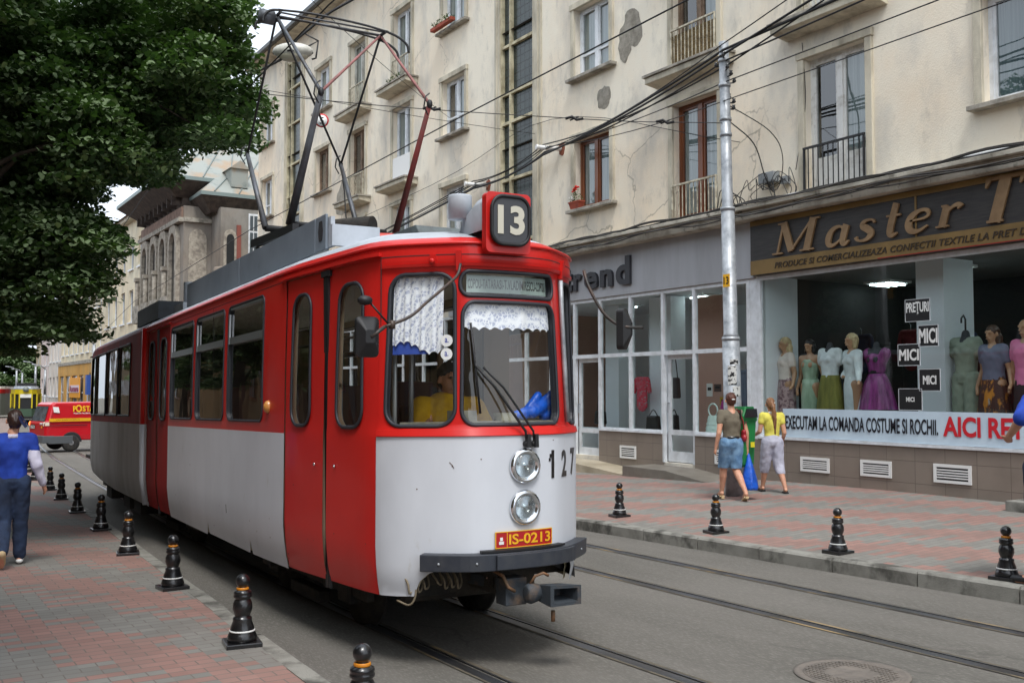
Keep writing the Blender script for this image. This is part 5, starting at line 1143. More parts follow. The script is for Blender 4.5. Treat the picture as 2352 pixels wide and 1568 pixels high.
# ---------------------------------------------------------------- generic further buildings
M_glf = mat('far window glass', (70, 80, 86), .12, spec=.8)
def far_wall(name, lab, X, y0, y1, zt, col, floors, bays, ground=None, wtone=None, depth=10, arch=False, roofc=(120, 90, 74), first=None, wf=None, cat='building'):
    b = thing(name, lab, cat, (X, (y0+y1)/2, gz((y0+y1)/2))); g = gz(y1)-.3
    wm = MATS.get(col) if isinstance(col, str) else col
    bw = (y1-y0)/bays; holes_ = []
    for (za, zb) in floors:
        for i in range(bays): c = y0+bw*(i+.5); holes_.append((c-bw*.24, c+bw*.24, za, zb))
    m = MB(); grid_wall(m, X, y0, y1, g, zt, holes_)
    for (a, bb, c, d) in holes_:
        for q in ([(X, a, c), (X+.2, a, c), (X+.2, a, d), (X, a, d)], [(X, bb, c), (X+.2, bb, c), (X+.2, bb, d), (X, bb, d)], [(X, a, c), (X+.2, a, c), (X+.2, bb, c), (X, bb, c)], [(X, a, d), (X+.2, a, d), (X+.2, bb, d), (X, bb, d)]): m.add(q, [(0, 1, 2, 3)])
    for yy in (y0, y1): m.add([(X, yy, g), (X+depth, yy, g), (X+depth, yy, zt), (X, yy, zt)], [(0, 1, 2, 3)])
    m.add([(X+depth, y0, g), (X+depth, y1, g), (X+depth, y1, zt), (X+depth, y0, zt)], [(0, 1, 2, 3)]); m.build('wall', wm, b, recalc=False)
    for (a, bb, c, d) in holes_:
        m = MB(); f = .06
        for p, q, r_, s_ in ((a, a+f, c, d), (bb-f, bb, c, d), (a+f, bb-f, d-f, d), (a+f, bb-f, c, c+f), ((a+bb)/2-.04, (a+bb)/2+.04, c+f, d-f)): m.box(X+.12, X+.19, p, q, r_, s_)
        m.box(X-.1, X+.1, a-.1, bb+.1, c-.1, c-.003)
        w_ = m.build('window', wf or M_upvc, b); m = MB(); m.add([(X+.17, a, c), (X+.17, bb, c), (X+.17, bb, d), (X+.17, a, d)], [(0, 1, 2, 3)]); m.build('pane', M_glf, w_, recalc=False)
    m = MB(); m.box(X-.4, X+depth, y0-.1, y1+.1, zt, zt+.22); m.build('cornice', M_wallp, b)
    m = MB(); m.prism([(X-.55, zt+.225), (X+depth+.2, zt+.225), (X+depth/2, zt+2.4)], y1-y0+.3, 'y', y0-.15); m.build('roof', mat('roof %d' % roofc[0], roofc, .8, c2=tuple(x*.7 for x in roofc), sc=2), b)
    return b
W_cream = stucco('pale cream wall', (222, 214, 190), (176, 170, 154)); W_white = stucco('whitish wall', (216, 210, 202), (170, 164, 158)); W_or = stucco('ochre wall', (204, 160, 92), (160, 128, 84)); W_bei = stucco('beige wall', (196, 184, 160), (140, 132, 116)); W_brn = stucco('brown stone wall', (112, 98, 76), (80, 70, 56))
far_wall('row_house', 'pale cream three storey building beyond the old house with arched windows', 13.0, 59, 74, 12.2, W_cream, [(2.6, 4.6), (5.9, 7.9), (9.2, 11.0)], 6)
far_wall('row_house', 'cream building just right of the lamp post above the red van', 14.2, 74.5, 86, 11.0, W_cream, [(5.0, 7.2), (8.2, 10.2)], 5)
sb = far_wall('shop_building', 'cream building with an ochre shop floor and orange sign behind the red van', 14.6, 86.4, 105, 10.5, W_cream, [(4.9, 7.0), (8.0, 9.8)], 7)
m = MB(); m.box(14.35, 14.597, 86.4, 105, 2.95, 3.9); 
for y in (86.6, 90.2, 93.4, 97.2, 101, 104.3): m.box(14.35, 14.597, y-.5, y+.5, -1.2, 2.949)
m.build('ochre_shopfront', W_or, sb); m = MB(); m.box(14.3, 14.598, 86.4, 105, 3.905, 4.2); m.build('ledge', M_sill, sb)
m = MB()
for y in (88.4, 91.8, 95.3, 99.1, 102.6): m.box(14.5, 14.59, y-1.1, y+1.1, -.9, 2.9)
m.build('shop_window', mat('dim shop glass', (96, 108, 118), .15, c2=(60, 66, 72), sc=1, spec=.8), sb)
m = MB()
for y in (88.4, 91.8, 95.3, 99.1, 102.6): m.box(14.46, 14.499, y-1.1, y-1.0, -.9, 2.9); m.box(14.46, 14.499, y+1.0, y+1.1, -.9, 2.9); m.box(14.46, 14.499, y-.99, y+.99, 1.4, 1.5)
m.build('shop_frame', M_upvc, sb)
t = thing('orange_sign', 'orange and white shop sign on the ochre shop front, left of the lamp post', 'sign', (14.3, 94, 1.0))
m = MB(); m.box(14.28, 14.33, 92.0, 97.6, 1.0, 2.75); m.build('board', mat('orange sign', (236, 158, 30), .6), t)
m = MB(); m.box(14.26, 14.279, 92.3, 97.2, 1.45, 2.1); m.build('light_strip', mat('sign light strip', (224, 205, 214), .6), t)
v, f = fit_text('Romana', -97.1, -92.4, 1.52, 2.05, .04, .005); m = MB(); m.add([(14.25-d, -a, b) for a, b, d in v], f); m.build('lettering', mat('purple sign paint', (140, 50, 80), .6), t)
t = thing('blue_sign', 'tall narrow blue sign at the right end of the ochre shop front', 'sign', (14.2, 87.4, 1)); m = MB(); m.box(14.05, 14.34, 87.0, 87.8, 1.3, 2.9); m.build('board', mat('blue sign', (40, 80, 160), .5), t); m = MB(); m.box(14.3, 14.34, 87.2, 87.6, 2.9, 3.1); m.build('bracket', M_iron, t)
far_wall('row_house', 'whitish building with a small balcony beyond the ochre shops', 15.2, 105.6, 118, 10.5, W_white, [(1.0, 3.0), (4.6, 6.9), (8.0, 9.6)], 5)
far_wall('row_house', 'pinkish white building far down the street', 16.6, 118.5, 136, 11, stucco('pink white wall', (206, 194, 190), (160, 150, 146)), [(1.0, 3.0), (4.6, 6.9), (8.0, 9.6)], 6)
far_wall('row_house', 'farthest grey building closing the street on the left', 19.5, 136.5, 165, 9, W_bei, [(1.0, 3.0), (4.6, 6.9)], 8)
# opposite side of the street : seen only in the reflections
far_wall('facing_building', 'brown building behind the left pavement that shows in the shop windows', -9.0, 4, 30, 12, W_brn, [(1.2, 3.2), (4.6, 6.8), (8.0, 10.0)], 8, depth=-10, wf=M_brown)
far_wall('facing_building', 'brown building farther along the left pavement', -9.0, 31, 62, 11, W_brn, [(1.2, 3.2), (4.6, 6.8), (8.0, 10.0)], 9, depth=-10, wf=M_brown)
far_wall('facing_building', 'brown building behind the photographer', -9.5, -30, 3.2, 11, W_brn, [(1.2, 3.2), (4.6, 6.8), (8.0, 10.0)], 9, depth=-10, wf=M_brown)
far_wall('facing_building', 'long brown building at the far left side of the street, seen in the tram windows', -6.0, 63, 140, 10, W_brn, [(1.2, 3.2), (4.6, 6.8)], 16, depth=-10, wf=M_brown)
# ---------------------------------------------------------------- old ornate house
oh = thing('old_house', 'grey ornate old house with arched windows and rusty tin roofs beyond the yellow block', 'building', (12, 50, gz(50)))
M_old = stucco('old grey render', (140, 137, 131), (98, 95, 91)); M_oldd = mat('dark old wood', (58, 50, 46), .85, c2=(84, 74, 66), sc=4)
M_tin = mat('weathered tin roof', (148, 152, 146), .6, .1, c2=(158, 138, 116), sc=.7, lo=.47, hi=.62, c3=(122, 130, 126), sc3=2); M_brick = mat('exposed brick', (136, 112, 98), .9, c2=(104, 84, 74), sc=3)
m = MB()
m.box(12.0, 20, 48.5, 57.5, -1.5, 10.5); m.box(13.3, 20, 46.9, 48.499, -1.5, 10.3)
m.build('wall', M_old, oh)
m = MB(); m.box(12.05, 20, 49.0, 57.3, 10.5, 11.7)
for i in range(9): m.box(11.6, 12.05, 49.3+i*.95, 49.42+i*.95, 10.6, 11.6)
m.build('timber_attic', M_oldd, oh)
m = MB(); m.box(11.9, 11.999, 48.6, 57.4, 9.95, 10.45); m.build('frieze', M_brick, oh); m = MB(); m.box(11.75, 11.999, 48.5, 57.5, 9.72, 9.93); m.box(11.8, 11.999, 48.5, 57.5, 5.0, 5.25); m.box(12.0, 13.29, 48.35, 48.499, 9.72, 9.93); m.build('string_course', M_sill, oh)
def arch_pts(c, z0, z1, w_, n=10):
    r = w_/2; return [(c-r, z0), (c+r, z0)]+[(c+r*math.cos(PI*i/n), z1-r+r*1.25*math.sin(PI*i/n)) for i in range(n+1)]
M_arch = mat('pale arch trim', (170, 162, 148), .88, c2=(126, 118, 108), sc=5, bump=.3)
for i in range(4):
    c = 50.0+i*2.05
    m = MB(); P0 = arch_pts(c, 5.9, 9.6, 1.75); P1 = arch_pts(c, 5.9, 9.2, 1.15); n = len(P0); vs = [(11.8, a, b) for a, b in P0]+[(11.8, a, b) for a, b in P1]+[(11.999, a, b) for a, b in P0]+[(11.999, a, b) for a, b in P1]
    m.add(vs, [q for k in range(1, n) for q in ((k, (k+1) % n, (k+1) % n+n, k+n), (k, (k+1) % n, (k+1) % n+2*n, k+2*n), (k+n, (k+1) % n+n, (k+1) % n+3*n, k+3*n))]); a = m.build('arched_window', M_arch, oh)
    m = MB(); m.prism(arch_pts(c, 6.0, 9.1, 1.1), .02, 'x', 11.96); m.build('pane', mat('dark old glass', (34, 36, 38), .25), a)
    m = MB(); m.tube([(11.7, c+1.02, 5.3), (11.7, c+1.02, 7.6)], .12, 10); m.box(11.55, 11.85, c+.85, c+1.19, 7.6, 7.8); m.build('colonnette', M_arch, a)
    m = MB(); m.box(11.4, 11.999, c-.75, c+.75, 5.26, 5.4); m.box(11.4, 11.46, c-.75, c+.75, 5.4, 6.2); m.build('balcony', M_sill, a)
m = MB(); m.prism(arch_pts(12.65, 4.8, 9.3, .85), .06, 'y', 48.43); a = m.build('blind_arch', M_arch, oh)
m = MB(); m.prism(arch_pts(13.75, 5.6, 9.2, .62), .05, 'y', 46.84); a = m.build('side_window', M_arch, oh); m = MB(); m.prism(arch_pts(13.75, 5.8, 9.0, .36), .02, 'y', 46.81); m.build('pane', MATS['dark old glass'], a)
m = MB(); m.box(14.05, 14.25, 46.80, 46.899, 7.9, 9.5); m.build('brick_quoin', mat('red brick', (130, 74, 64), .9), oh)
m = MB(); m.box(14.62, 15.10, 46.84, 46.899, 7.6, 10.1); a = m.build('window', M_upvc, oh); m = MB()
for e in (14.68, 14.88): m.box(e, e+.15, 46.82, 46.839, 7.7, 9.2); m.box(e, e+.15, 46.82, 46.839, 9.3, 10.0)
m.build('pane', M_glf, a)
m = MB(); m.box(14.2, 18, 46.70, 46.899, 7.0, 7.3); m.build('ledge', M_sill, oh)
m = MB(); m.lathe([(.1, 0), (.35, .3), (.62, .7), (.7, .8), (.7, 1.35), (.66, 1.4)], 20, (13.6, 46.5, 6.0)); m.build('round_balcony', M_old, oh)
def hip(name, x0, x1, y0, y1, z, zr, rx0, rx1, ry0, ry1, o=.85):
    m = MB(); a = [(x0-o, y0-o, z), (x1+o, y0-o, z), (x1+o, y1+o, z), (x0-o, y1+o, z)]; r_ = [(rx0, ry0, zr), (rx1, ry0, zr), (rx1, ry1, zr), (rx0, ry1, zr)]
    m.add(a+r_, [(0, 1, 5, 4), (1, 2, 6, 5), (2, 3, 7, 6), (3, 0, 4, 7), (4, 5, 6, 7)]); q = m.build(name, M_tin, oh)
    m = MB(); m.box(x0-o-.03, x1+o+.03, y0-o-.03, y1+o+.03, z-.18, z-.004); m.build('gutter', mat('gutter', (130, 144, 142), .5, .3), q)
    m = MB(); m.add([(x0-o, y0-o, z-.185), (x1+o, y0-o, z-.185), (x1+o, y1+o, z-.185), (x0-o, y1+o, z-.185)]+[(x0, y0, z-.9), (x1, y0, z-.9), (x1, y1, z-.9), (x0, y1, z-.9)], [(0, 1, 5, 4), (1, 2, 6, 5), (2, 3, 7, 6), (3, 0, 4, 7)]); m.build('soffit', M_oldd, q)
    for i in range(7):   # standing seams
        t_ = (i+.5)/7; m = MB(); m.bar((x0-o+(x1-x0+2*o)*t_, y0-o, z+.02), (rx0+(rx1-rx0)*t_, ry0, zr+.02), .05, .05)
        if i == 0: ms_ = m
        else: ms_.add(m.v, m.f)
    ms_.build('roof_seams', mat('seam', (112, 122, 120), .6), q)
hip('main_roof', 11.75, 19, 49.0, 57.4, 11.85, 15.0, 14.5, 17, 52, 55, .95)
hip('wing_roof', 13.0, 20, 47.5, 51, 11.0, 13.6, 15.2, 20, 50.2, 51, .6)
m = MB(); m.box(13.9, 14.7, 47.3, 48.6, 11.4, 12.3); m.prism([(13.8, 12.3), (14.8, 12.3), (14.3, 12.7)], 1.5, 'y', 47.2); m.build('dormer', M_tin, oh)
m = MB(); m.box(15, 18, 56, 58.5, 9, 15.2); m.build('rear_tower', M_oldd, oh)
# ---------------------------------------------------------------- big lime tree on the left pavement
PADS = "158,1658,322,31 164,1551,756,16 145,1251,542,45 203,1376,593,32 434,1580,583,42 154,1714,435,39 165,1823,644,54 128,1306,552,32 401,1421,670,44 156,1307,328,51 135,1371,486,39 210,1726,588,51 355,1286,543,32 130,1393,409,49 286,1744,565,45 117,1398,223,26 213,1562,309,39 147,1274,329,37 233,1287,656,42 295,1364,657,59 127,1254,634,30 151,1689,481,59 275,1714,411,58 343,1472,557,49 168,1839,448,58 402,1530,575,49 122,1547,423,37 208,1759,739,51 202,1700,559,59 437,1413,556,20 180,1734,522,57 240,1306,557,43 443,1453,767,24 183,1220,294,34 303,1652,816,19 164,1614,759,44 349,1401,642,36 124,1692,522,36 222,1620,595,47 165,1611,522,59 226,1794,279,61 384,1275,535,22 441,1546,785,36 201,1285,303,35 175,1395,442,53 250,1695,595,59 223,1789,310,47 317,1459,652,46 381,1691,844,23 359,1435,729,43 175,1724,559,59 246,1288,533,50 190,1634,664,40 140,1392,446,36 285,1379,499,43 263,1286,613,50 441,1465,658,28 420,1332,572,30 180,1372,340,33 437,1484,550,34 209,1203,341,36 148,1297,636,31 315,1481,480,35 196,1725,705,62 305,1507,532,30 330,1238,491,35 227,1647,264,55 439,1519,567,58 343,1321,685,45 119,1648,581,50 167,1250,472,36 218,1343,652,59 362,1701,530,48 147,1337,455,46 380,1676,819,43 163,1465,334,59 444,1663,834,60 138,1505,257,45 338,1501,718,45 181,1540,735,34 266,1441,385,19 351,1589,562,47 173,1705,277,50 254,1592,637,48 110,1424,675,44 335,1451,709,32 147,1575,388,50 217,1319,457,41 291,1647,666,42 126,1293,259,33 334,1542,511,40 342,1242,656,51 150,1682,624,52 197,1423,650,53 257,1605,734,48 368,1291,559,43 230,1426,541,42 202,1695,477,47 387,1253,564,23 401,1413,732,55 149,1691,761,59 123,1335,375,54 304,1270,573,54 281,1610,723,62 214,1316,609,44 170,1702,423,36 137,1602,514,59 105,1372,634,37 204,1567,369,37 153,1335,548,54 250,1678,488,45 241,1744,285,41 150,1731,244,42 273,1323,446,31 279,1155,541,45 266,1602,330,25 152,1429,636,38 179,1305,423,55 131,1770,323,56 150,1678,643,33 331,1713,554,49 446,1478,620,43 184,1255,518,40 146,1520,533,61 371,1443,637,45 135,1739,218,18 313,1362,576,47 207,1438,554,51 217,1644,688,41 378,1299,674,33 157,1479,670,32 109,1469,549,51 148,1549,549,55 195,1818,399,47 279,1200,572,38 205,1272,454,61 167,1558,262,48 357,1668,679,62 196,1350,255,48 414,1416,666,32 141,1852,748,60 366,1513,614,54 157,1314,454,42 313,1451,665,38 329,1518,595,31 408,1667,766,49 291,1531,546,52 391,1449,603,32 155,1540,510,43 133,1569,376,38 197,1347,501,32 183,1803,509,30 183,1411,563,32 259,1180,632,29 257,1746,533,61 255,1348,606,60 316,1675,733,62 163,1341,380,58 135,1692,744,40 204,1640,620,36 184,1623,655,55 281,1700,424,49 222,1764,658,51 178,1267,368,61 271,1485,468,16 292,1297,559,56 154,1699,641,38 186,1323,420,29 402,1451,686,38 174,1352,453,49 295,1511,759,26 115,1523,475,44 174,1259,294,59 133,1266,513,40 128,1350,289,38 192,1723,402,55 125,1472,511,37 141,1792,691,35 242,1437,580,32 194,1546,626,38 318,1338,692,52 164,1335,517,48 148,1364,593,45 262,1780,573,52 412,1361,639,32 325,1290,523,31 166,1464,594,60 344,1333,585,35 135,1441,265,55 280,1393,705,38 126,1616,692,31 225,1522,528,34 392,1531,651,51 147,1406,604,53 290,1683,595,37 190,1338,523,31 125,1599,415,56 202,1613,390,61 436,1431,646,16 218,1223,478,42 209,1367,456,35 222,1288,453,51 181,1423,674,44 179,1650,455,48 342,1353,721,21 110,1288,472,46 298,1339,476,38 136,1796,623,48 181,1325,363,45 235,1348,497,57 465,1507,583,16 148,1423,454,42 284,1145,540,47 248,1476,623,51 242,1606,377,52 225,1503,661,34 109,1318,636,53 167,1702,542,45 197,1743,296,32 224,1680,511,43 394,1523,654,40 263,1685,361,57 337,1554,552,50 305,1247,574,30 373,1484,543,43 136,1416,688,27 289,1375,475,40 197,1783,785,38 263,1361,656,31 324,1511,702,39 182,1437,474,38 143,1792,804,40 135,1541,653,62 186,1509,280,43 330,1152,476,48 300,1151,572,35 141,1459,687,54 180,1216,417,37 263,1569,575,56 229,1401,392,39 401,1268,550,20 407,1532,683,47 298,1202,586,35 191,1209,454,46 257,1498,585,60 175,1414,266,54 203,1637,559,36 246,1761,420,40 208,1812,632,35 354,1503,568,37 255,1539,647,48 305,1524,767,22 177,1257,364,48 372,1318,647,33 140,1776,620,57 143,1476,636,57 213,1738,444,53 178,1481,383,30 242,1565,603,39 191,1295,483,50 180,1388,415,58 231,1601,295,45 259,1423,705,39 336,1369,606,34 127,1298,250,42 262,1577,371,21 273,1442,552,40 228,1316,371,31 159,1312,500,43 325,1223,642,51 142,1825,303,59 120,1583,568,47 142,1422,311,46 134,1320,405,33 322,1607,639,38 227,1317,667,44 351,1635,547,33 458,1533,728,23 108,1443,656,61 116,1320,547,59 241,1581,505,58 272,1615,629,38 239,1471,516,41 218,1217,450,57 136,1580,471,43 177,1444,676,40 308,1599,673,46 134,1844,596,30 251,1547,608,49 225,1505,484,54 114,1409,655,39 448,1580,570,43 181,1263,349,61 396,1348,566,56 132,1585,417,60 390,1663,840,27 230,1252,465,40 315,1197,638,57 188,1540,532,57 158,1520,276,31 281,1568,573,60 132,1344,326,49 158,1326,515,41 423,1423,571,45 212,1549,360,38 131,1477,297,53 348,1296,662,57 129,1597,377,48 265,1751,759,54 438,1539,761,37 190,1585,473,34 416,1657,621,53 237,1629,295,38 198,1535,755,19 183,1290,554,46 189,1378,563,46 128,1469,239,55 184,1439,490,53 394,1640,801,33 367,1711,788,40 439,1441,751,16 145,1847,491,52 299,1465,660,41 308,1570,685,43 279,1452,711,48 272,1740,403,61 123,1616,497,52 187,1215,492,55 207,1522,436,41 154,1385,627,45 350,1252,533,51 185,1366,440,58 161,1411,594,41 128,1395,321,37 253,1535,613,54 281,1719,808,35 221,1785,292,60 219,1356,646,60 125,1462,627,32 186,1283,586,47 260,1738,365,46 171,1571,584,39 110,1362,605,54 94,1290,516,38 327,1414,549,50 255,1716,616,49 229,1632,704,38 370,1683,755,39 139,1453,366,48 102,1427,455,48 283,1201,450,23 295,1638,772,38 296,1485,528,60 262,1340,465,57 255,1286,522,37 441,1556,718,40 165,1233,238,23 246,1551,327,30 197,1674,394,62 358,1553,732,32 202,1211,490,35 415,1471,657,55 192,1632,416,60 269,1724,260,20 230,1506,606,46 130,1577,284,45 331,1240,567,49 163,1264,509,32 279,1742,516,25 232,1325,495,45 326,1597,701,32 151,1399,428,53 406,1548,622,51 144,1667,640,44 160,1581,531,54 274,1577,414,25 112,1333,338,32 322,1718,790,57 136,1376,544,58 280,1397,516,58 222,1627,333,44 236,1458,509,40 307,1320,503,55 312,1677,542,45 279,1611,407,39 128,1722,563,38 314,1375,617,62 154,1263,242,24 208,1544,373,47 261,1264,444,50 268,1534,697,45 200,1244,312,40 210,1527,564,31 213,1282,365,40 165,1716,770,54 220,1620,510,31 410,1615,628,37 272,1429,574,56 166,1313,383,61 226,1451,505,56 413,1616,705,58 171,1359,516,53 109,1294,340,57 105,1270,604,52 183,1626,634,52 207,1374,472,48 214,1344,521,39 230,1708,764,45 335,1668,645,54 258,1477,542,45 172,1403,702,16 159,1831,701,47 333,1653,642,47 172,1615,561,34 312,1488,582,50 121,1658,663,37 131,1449,327,61 323,1519,729,38 109,1342,298,36 117,1546,662,61 251,1683,669,36 349,1619,591,38 362,1405,654,61 225,1756,671,52 118,1397,605,39 361,1545,576,46 126,1484,471,47 146,1846,847,42 233,1547,693,59 175,1526,480,55"
leafm = bpy.data.materials.new('lime leaves'); leafm.use_nodes = True; n = leafm.node_tree; N = n.nodes; b = N['Principled BSDF']
g = N.new('ShaderNodeNewGeometry'); cr = N.new('ShaderNodeValToRGB'); cr.color_ramp.elements[0].color = lin((42, 62, 36))+(1,); cr.color_ramp.elements[1].color = lin((128, 148, 98))+(1,)
e = cr.color_ramp.elements.new(.55); e.color = lin((56, 82, 44))+(1,); e = cr.color_ramp.elements.new(.9); e.color = lin((78, 104, 60))+(1,)
ntz = N.new('ShaderNodeTexNoise'); ntz.inputs['Scale'].default_value = 1.1; ntz.inputs['Detail'].default_value = 2; n.links.new(g.outputs['Position'], ntz.inputs['Vector'])
mad = N.new('ShaderNodeMath'); mad.operation = 'MULTIPLY_ADD'; mad.inputs[1].default_value = 1.1; mad.inputs[2].default_value = -.55; n.links.new(ntz.outputs['Fac'], mad.inputs[0])
mac = N.new('ShaderNodeMath'); mac.operation = 'ADD'; mac.use_clamp = True; n.links.new(mad.outputs[0], mac.inputs[0]); n.links.new(g.outputs['Random Per Island'], mac.inputs[1]); n.links.new(mac.outputs[0], cr.inputs[0])
und = N.new('ShaderNodeMix'); und.data_type = 'RGBA'; n.links.new(g.outputs['Backfacing'], und.inputs[0]); n.links.new(cr.outputs[0], und.inputs[6]); und.inputs[7].default_value = lin((112, 130, 94))+(1,)
n.links.new(und.outputs[2], b.inputs['Base Color']); b.inputs['Roughness'].default_value = .6; b.inputs['Specular IOR Level'].default_value = .2
tr_ = N.new('ShaderNodeBsdfTranslucent'); tr_.inputs[0].default_value = lin((70, 104, 34))+(1,); mx = N.new('ShaderNodeMixShader'); mx.inputs[0].default_value = .24; o_ = N['Material Output']
n.links.new(b.outputs[0], mx.inputs[1]); n.links.new(tr_.outputs[0], mx.inputs[2]); n.links.new(mx.outputs[0], o_.inputs[0])
def leaves(name, pads, parent, seed=1, per=240, size=.085, flat=.42, m=leafm):
    rg = np.random.default_rng(seed); C = []; 
    for (x, y, z, r) in pads:
        k = max(20, int(per*(r/.5)**2)); u = rg.normal(size=(k, 3)); u /= np.linalg.norm(u, axis=1)[:, None]; rad = rg.random(k)**.45
        p = u*rad[:, None]*np.array([r, r, r*flat]); p[:, 2] -= .25*(p[:, 0]**2+p[:, 1]**2)/r      # drooping spray
        C.append(p+np.array([x, y, z]))
    C = np.concatenate(C); K = len(C)
    ang = rg.random(K)*2*PI; tilt = rg.normal(.42, .38, K)
    d = np.stack([np.cos(ang)*np.cos(tilt), np.sin(ang)*np.cos(tilt), -np.sin(tilt)], 1)
    side = np.stack([-np.sin(ang), np.cos(ang), rg.normal(0, .35, K)], 1); side /= np.linalg.norm(side, axis=1)[:, None]
    nn = np.cross(d, side); s_ = size*rg.uniform(.65, 1.25, K)[:, None]
    L = [C-d*s_*.5, C-d*s_*.12+side*s_*.48+nn*s_*.10, C+d*s_*.3+side*s_*.34+nn*s_*.06, C+d*s_*.62, C+d*s_*.3-side*s_*.34+nn*s_*.06, C-d*s_*.12-side*s_*.48+nn*s_*.10]
    V = np.stack(L, 1).reshape(-1, 3); base = np.arange(K)*6
    F = np.concatenate([np.stack([base, base+1, base+2, base+3], 1), np.stack([base, base+3, base+4, base+5], 1)])
    L0 = np.array(wloc(parent)); V = V-L0
    me = bpy.data.meshes.new(name); me.vertices.add(len(V)); me.vertices.foreach_set('co', V.ravel().astype('f4')); me.loops.add(len(F)*4); me.loops.foreach_set('vertex_index', F.ravel().astype('i4'))
    me.polygons.add(len(F)); me.polygons.foreach_set('loop_start', (np.arange(len(F))*4).astype('i4')); me.polygons.foreach_set('loop_total', np.full(len(F), 4, 'i4')); me.materials.append(m); me.update(calc_edges=True); me.validate()
    o = bpy.data.objects.new(name, me); COL.objects.link(o); o.parent = parent; return o
M_bark = mat('bark', (70, 62, 52), .95, c2=(46, 40, 34), sc=7, stretch=(1, 1, .3), bump=.5, bsc=30)
def tree(name, lab, base, pads, trunk_h, r0, seed=1, per=240, size=.085, nb=60, flat=.42, m=leafm):
    t = thing(name, lab, 'tree', base); r6 = random.Random(seed); bx_, by_, bz_ = base; m_ = MB()
    tp = [(bx_, by_, bz_-.1), (bx_+.06, by_+.05, bz_+trunk_h*.4), (bx_+.02, by_-.04, bz_+trunk_h*.75), (bx_+.15, by_+.1, bz_+trunk_h)]
    m_.tube(tp, [r0*1.25, r0, r0*.85, r0*.6], 12); m_.build('trunk', M_bark, t)
    ps = sorted(pads, key=lambda p: r6.random())[:nb]; m_ = MB()
    for (x, y, z, r) in ps:
        k = r6.uniform(.45, .98); s0 = Vector((bx_+.1*k, by_, bz_+trunk_h*k)); e0 = Vector((x, y, z)); md = s0.lerp(e0, .5)+Vector((r6.uniform(-.2, .2), r6.uniform(-.2, .2), .25+.1*(e0-s0).length))
        m_.tube(sp([s0, s0.lerp(md, .55)+Vector((0, 0, .1)), md, md.lerp(e0, .6)+Vector((0, 0, .05)), e0], 3), [r0*.28*(1-i/13)**1.6+.006 for i in range(13)], 6)
    m_.build('limbs', M_bark, t)
    leaves('crown', pads, t, seed, per, size, flat, m); return t
q_ = [tuple(float(x)/100 for x in p.split(',')) for p in PADS.split()]; q_ = [(a, b, c, r*1.13) for a, b, c, r in q_]
r7 = random.Random(9)
for _ in range(230):    # the rest of the crown, beyond the left and upper edge of the picture
    while True:
        u = [r7.uniform(-1, 1) for _ in range(3)]
        if sum(a*a for a in u) < 1: break
    x, y, z = .2+u[0]*3.9, 13.6+u[1]*4.0, 7.0+u[2]*3.6
    if x/y > .07 and z < 8.6 or z < 3.2: continue
    q_.append((x, y, z, r7.uniform(.4, .75)))
tree('lime_tree', 'large dark green lime tree whose crown hangs over the left pavement and the tram', (.3, 14.2, gz(14.2)+.14), q_, 6.2, .24, 3, 330, .074, 45, .33)
def ball_pads(c, r, k, seed, pr=.9):
    rr_ = random.Random(seed); out = []
    while len(out) < k:
        u = [rr_.uniform(-1, 1) for _ in range(3)]; d = math.sqrt(sum(a*a for a in u))
        if .35 < d < 1: out.append((c[0]+u[0]*r[0], c[1]+u[1]*r[1], c[2]+u[2]*r[2], rr_.uniform(.6, 1.0)*pr))
    return out
tree('lime_tree', 'second lime tree farther along the left pavement, seen in the shop glass', (-3.0, 21, gz(21)+.14), ball_pads((-2.5, 21, 5.2), (2.6, 3.2, 3.6), 80, 5), 4, .16, 5, 110, .13, 20)
tree('lime_tree', 'lime tree on the left pavement behind the photographer', (-2.4, 5.2, .1), ball_pads((-2.6, 5.0, 6.6), (2.6, 2.8, 3.0), 70, 6), 5, .2, 6, 110, .13, 20)
for y_, l_ in ((30, 'third lime tree along the left pavement, seen in the tram windows'), (39, 'fourth lime tree along the left pavement, seen in the tram windows'), (50, 'fifth lime tree along the left pavement, seen in the tram windows')):
    tree('lime_tree', l_, (-1.6, y_, gz(y_)+.14), ball_pads((-1.7, y_, 4.6), (2.0, 3.4, 3.0), 50, int(y_)), 4, .16, 5, 90, .16, 12)
tree('far_tree', 'bright green tree at the far left end of the street', (15.5, 170, gz(170)), ball_pads((15.5, 170, 5), (6, 5, 6), 70, 8, 2.2), 5, .3, 8, 100, .4, 10)
tree('far_tree', 'green tree beside the yellow tram far down the street', (17.8, 150, gz(150)), ball_pads((17.8, 150, 1.8), (2.5, 3, 3), 40, 12, 1.5), 3, .2, 9, 100, .3, 10)
# ---------------------------------------------------------------- poles, wires, lamp, signs
pz = padz(11.3, 11.45)
pole = thing('utility_pole', 'tall silver steel pole with tangled black cables at its top, on the right pavement', 'pole', (11.3, 11.45, pz))
def pt(z): k = (z-pz)/7.1; return (11.3-.02*k, 11.45+.12*k, z)
m = MB(); m.tube([pt(pz-.05), pt(1.2), pt(2.55)], [.142, .138, .134], 20); m.tube([pt(2.55), pt(2.60), pt(4.55)], [.134, .112, .105], 20); m.tube([pt(4.55), pt(4.62), pt(7.28)], [.105, .088, .078], 20); m.build('shaft', M_steel, pole)
for z in (6.95, 6.55, 6.0, 5.75, 4.56, 2.5): m = MB(); m.tube([pt(z), pt(z+.05)], .096 if z > 4.6 else (.115 if z > 3 else .142), 20); m.build('band', M_steel, pole)
m = MB(); r8 = random.Random(2)
for i in range(9):
    z = 6.2+.1*i; a = r8.uniform(0, 6.28); m.lathe([(.02, 0), (.035, .02), (.02, .05), (.03, .07)], 8, (11.28+.15*math.cos(a), 11.55+.15*math.sin(a), z))
    m.tube([pt(z), (11.28+.15*math.cos(a), 11.55+.15*math.sin(a), z)], .012, 5)
